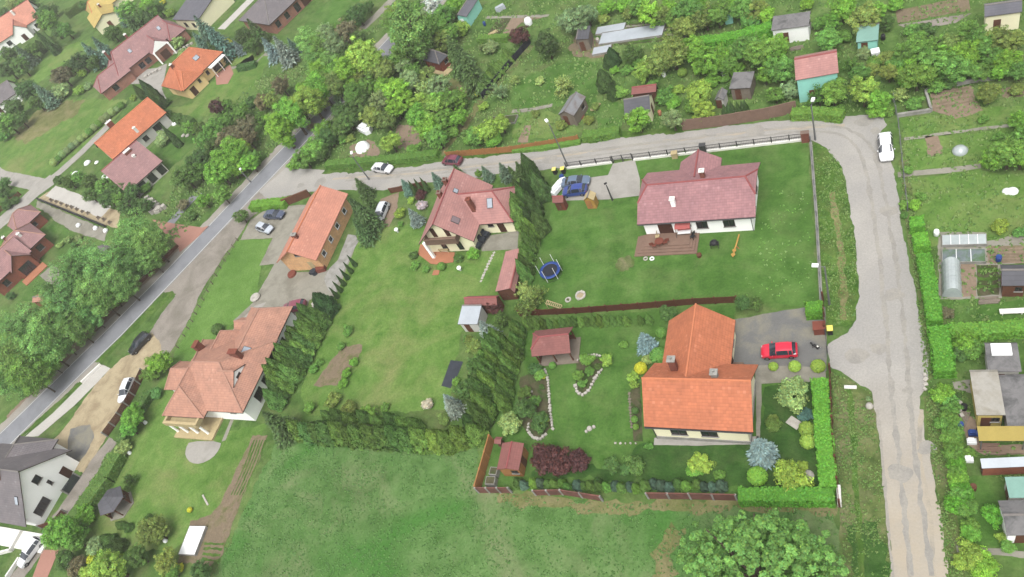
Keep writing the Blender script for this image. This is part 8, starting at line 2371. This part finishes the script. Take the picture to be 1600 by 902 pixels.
def to_px(p):
    d = Vector((XV[0] * p[0] + YV[0] * p[1] + UPV[0] * (p[2] - CAMZ), XV[1] * p[0] + YV[1] * p[1] + UPV[1] * (p[2] - CAMZ), XV[2] * p[0] + YV[2] * p[1] + UPV[2] * (p[2] - CAMZ)))
    return 800 + FOC * d.x / -d.z, 451 - FOC * d.y / -d.z


LMP = [(ph, to_px((c[0], c[1], 1.5))) for ph, c, o in LM]
ORD = ['nearest', 'second nearest', 'third nearest', 'fourth nearest', 'fifth nearest', 'sixth nearest', 'seventh nearest', 'eighth nearest', 'ninth nearest', 'tenth nearest']
ORDW = ['first', 'second', 'third', 'fourth', 'fifth', 'sixth', 'seventh', 'eighth', 'ninth', 'tenth', 'eleventh', 'twelfth', 'thirteenth', 'fourteenth', 'fifteenth', 'sixteenth', 'seventeenth', 'eighteenth',
        'nineteenth', 'twentieth', 'twenty-first', 'twenty-second', 'twenty-third', 'twenty-fourth', 'twenty-fifth', 'twenty-sixth', 'twenty-seventh', 'twenty-eighth', 'twenty-ninth', 'thirtieth']
ROWS = {}
for q in PLANTS:
    if q['row']: ROWS.setdefault(q['group'], []).append(q)
    elif q['group']: ROWS.setdefault(q['group'], []).append(q)
ROWNAME = {'pale round bushes along the driveway': 'round bush in the line along the far pale driveway',
           'conifer row by the allotment path': 'thuja of the conifer row by the allotment path',
           'small junipers behind the brown fence': 'slim juniper behind the faded brown board fence',
           'slim thujas beside the concrete path': 'slim column thuja beside the concrete path',
           'big thujas of the tall hedge by the villa': 'big thuja of the tall hedge by the villa',
           'bushy thujas of the hedge above the meadow': 'bushy thuja of the hedge above the meadow',
           'left row of thujas beside the red gazebo': 'thuja in the taller row left of the gazebo',
           'right row of thujas beside the red gazebo': 'thuja in the slimmer row nearest the gazebo',
           'dark thujas between the bungalow and gabled house': 'dark thuja screening the cream gabled house',
           'thujas beside the trampoline': 'thuja in the row beside the trampoline',
           'thujas behind the trampoline row': 'thuja behind the row beside the trampoline',
           'thuja hedge plants along the brown plank fence': 'small thuja along the red-brown plank fence',
           'young thujas inside the rusty bottom fence': 'young thuja inside the rusty bottom fence',
           'wild bushes in the hedgerow along the lane': 'wild bush in the hedgerow along the lane'}
for g_, L in ROWS.items():
    px_ = [to_px(q['loc']) for q in L]
    horiz = max(p[0] for p in px_) - min(p[0] for p in px_) > max(p[1] for p in px_) - min(p[1] for p in px_)
    L = [q for _, q in sorted(zip(px_, L), key=lambda t: t[0][0] if horiz else t[0][1])]
    for i, q in enumerate(L):
        q['o']['label'] = '%s %s, counted from the %s' % (ORDW[min(i, 29)], ROWNAME.get(g_, g_), 'left' if horiz else 'top')
single = {}
SECT = ['right of', 'above and right of', 'above', 'above and left of', 'left of', 'below and left of', 'below', 'below and right of']
for q in PLANTS:
    if q['group']: continue
    u, v = to_px((q['loc'].x, q['loc'].y, q['h'] * .5))
    ph, d, (lu, lv) = min(((ph, math.hypot(u - a, v - b), (a, b)) for ph, (a, b) in LMP), key=lambda t: t[1])
    sec = SECT[int(round(math.degrees(math.atan2(lv - v, u - lu)) / 45)) % 8]
    K = KINDS_[q['kind']]
    noun = K['noun']
    if q['col'] == 'purple' and 'tree' in noun: noun = 'round tree'
    q['key'] = (CW[q['col']] + ' ' + noun, ph)
    q['sec'], q['d'] = sec, d
    single.setdefault((CW[q['col']] + ' ' + noun, sec, ph), []).append(q)
for (nm, sec, ph), L in single.items():
    L.sort(key=lambda q: q['d'])
    for i, q in enumerate(L):
        q['o']['label'] = '%s %s %s' % (nm, sec, ph) + ('' if len(L) == 1 else ', %s' % ORD[min(i, 9)])
        q['o']['group'] = 'plants near ' + ph.replace('the ', '', 1)
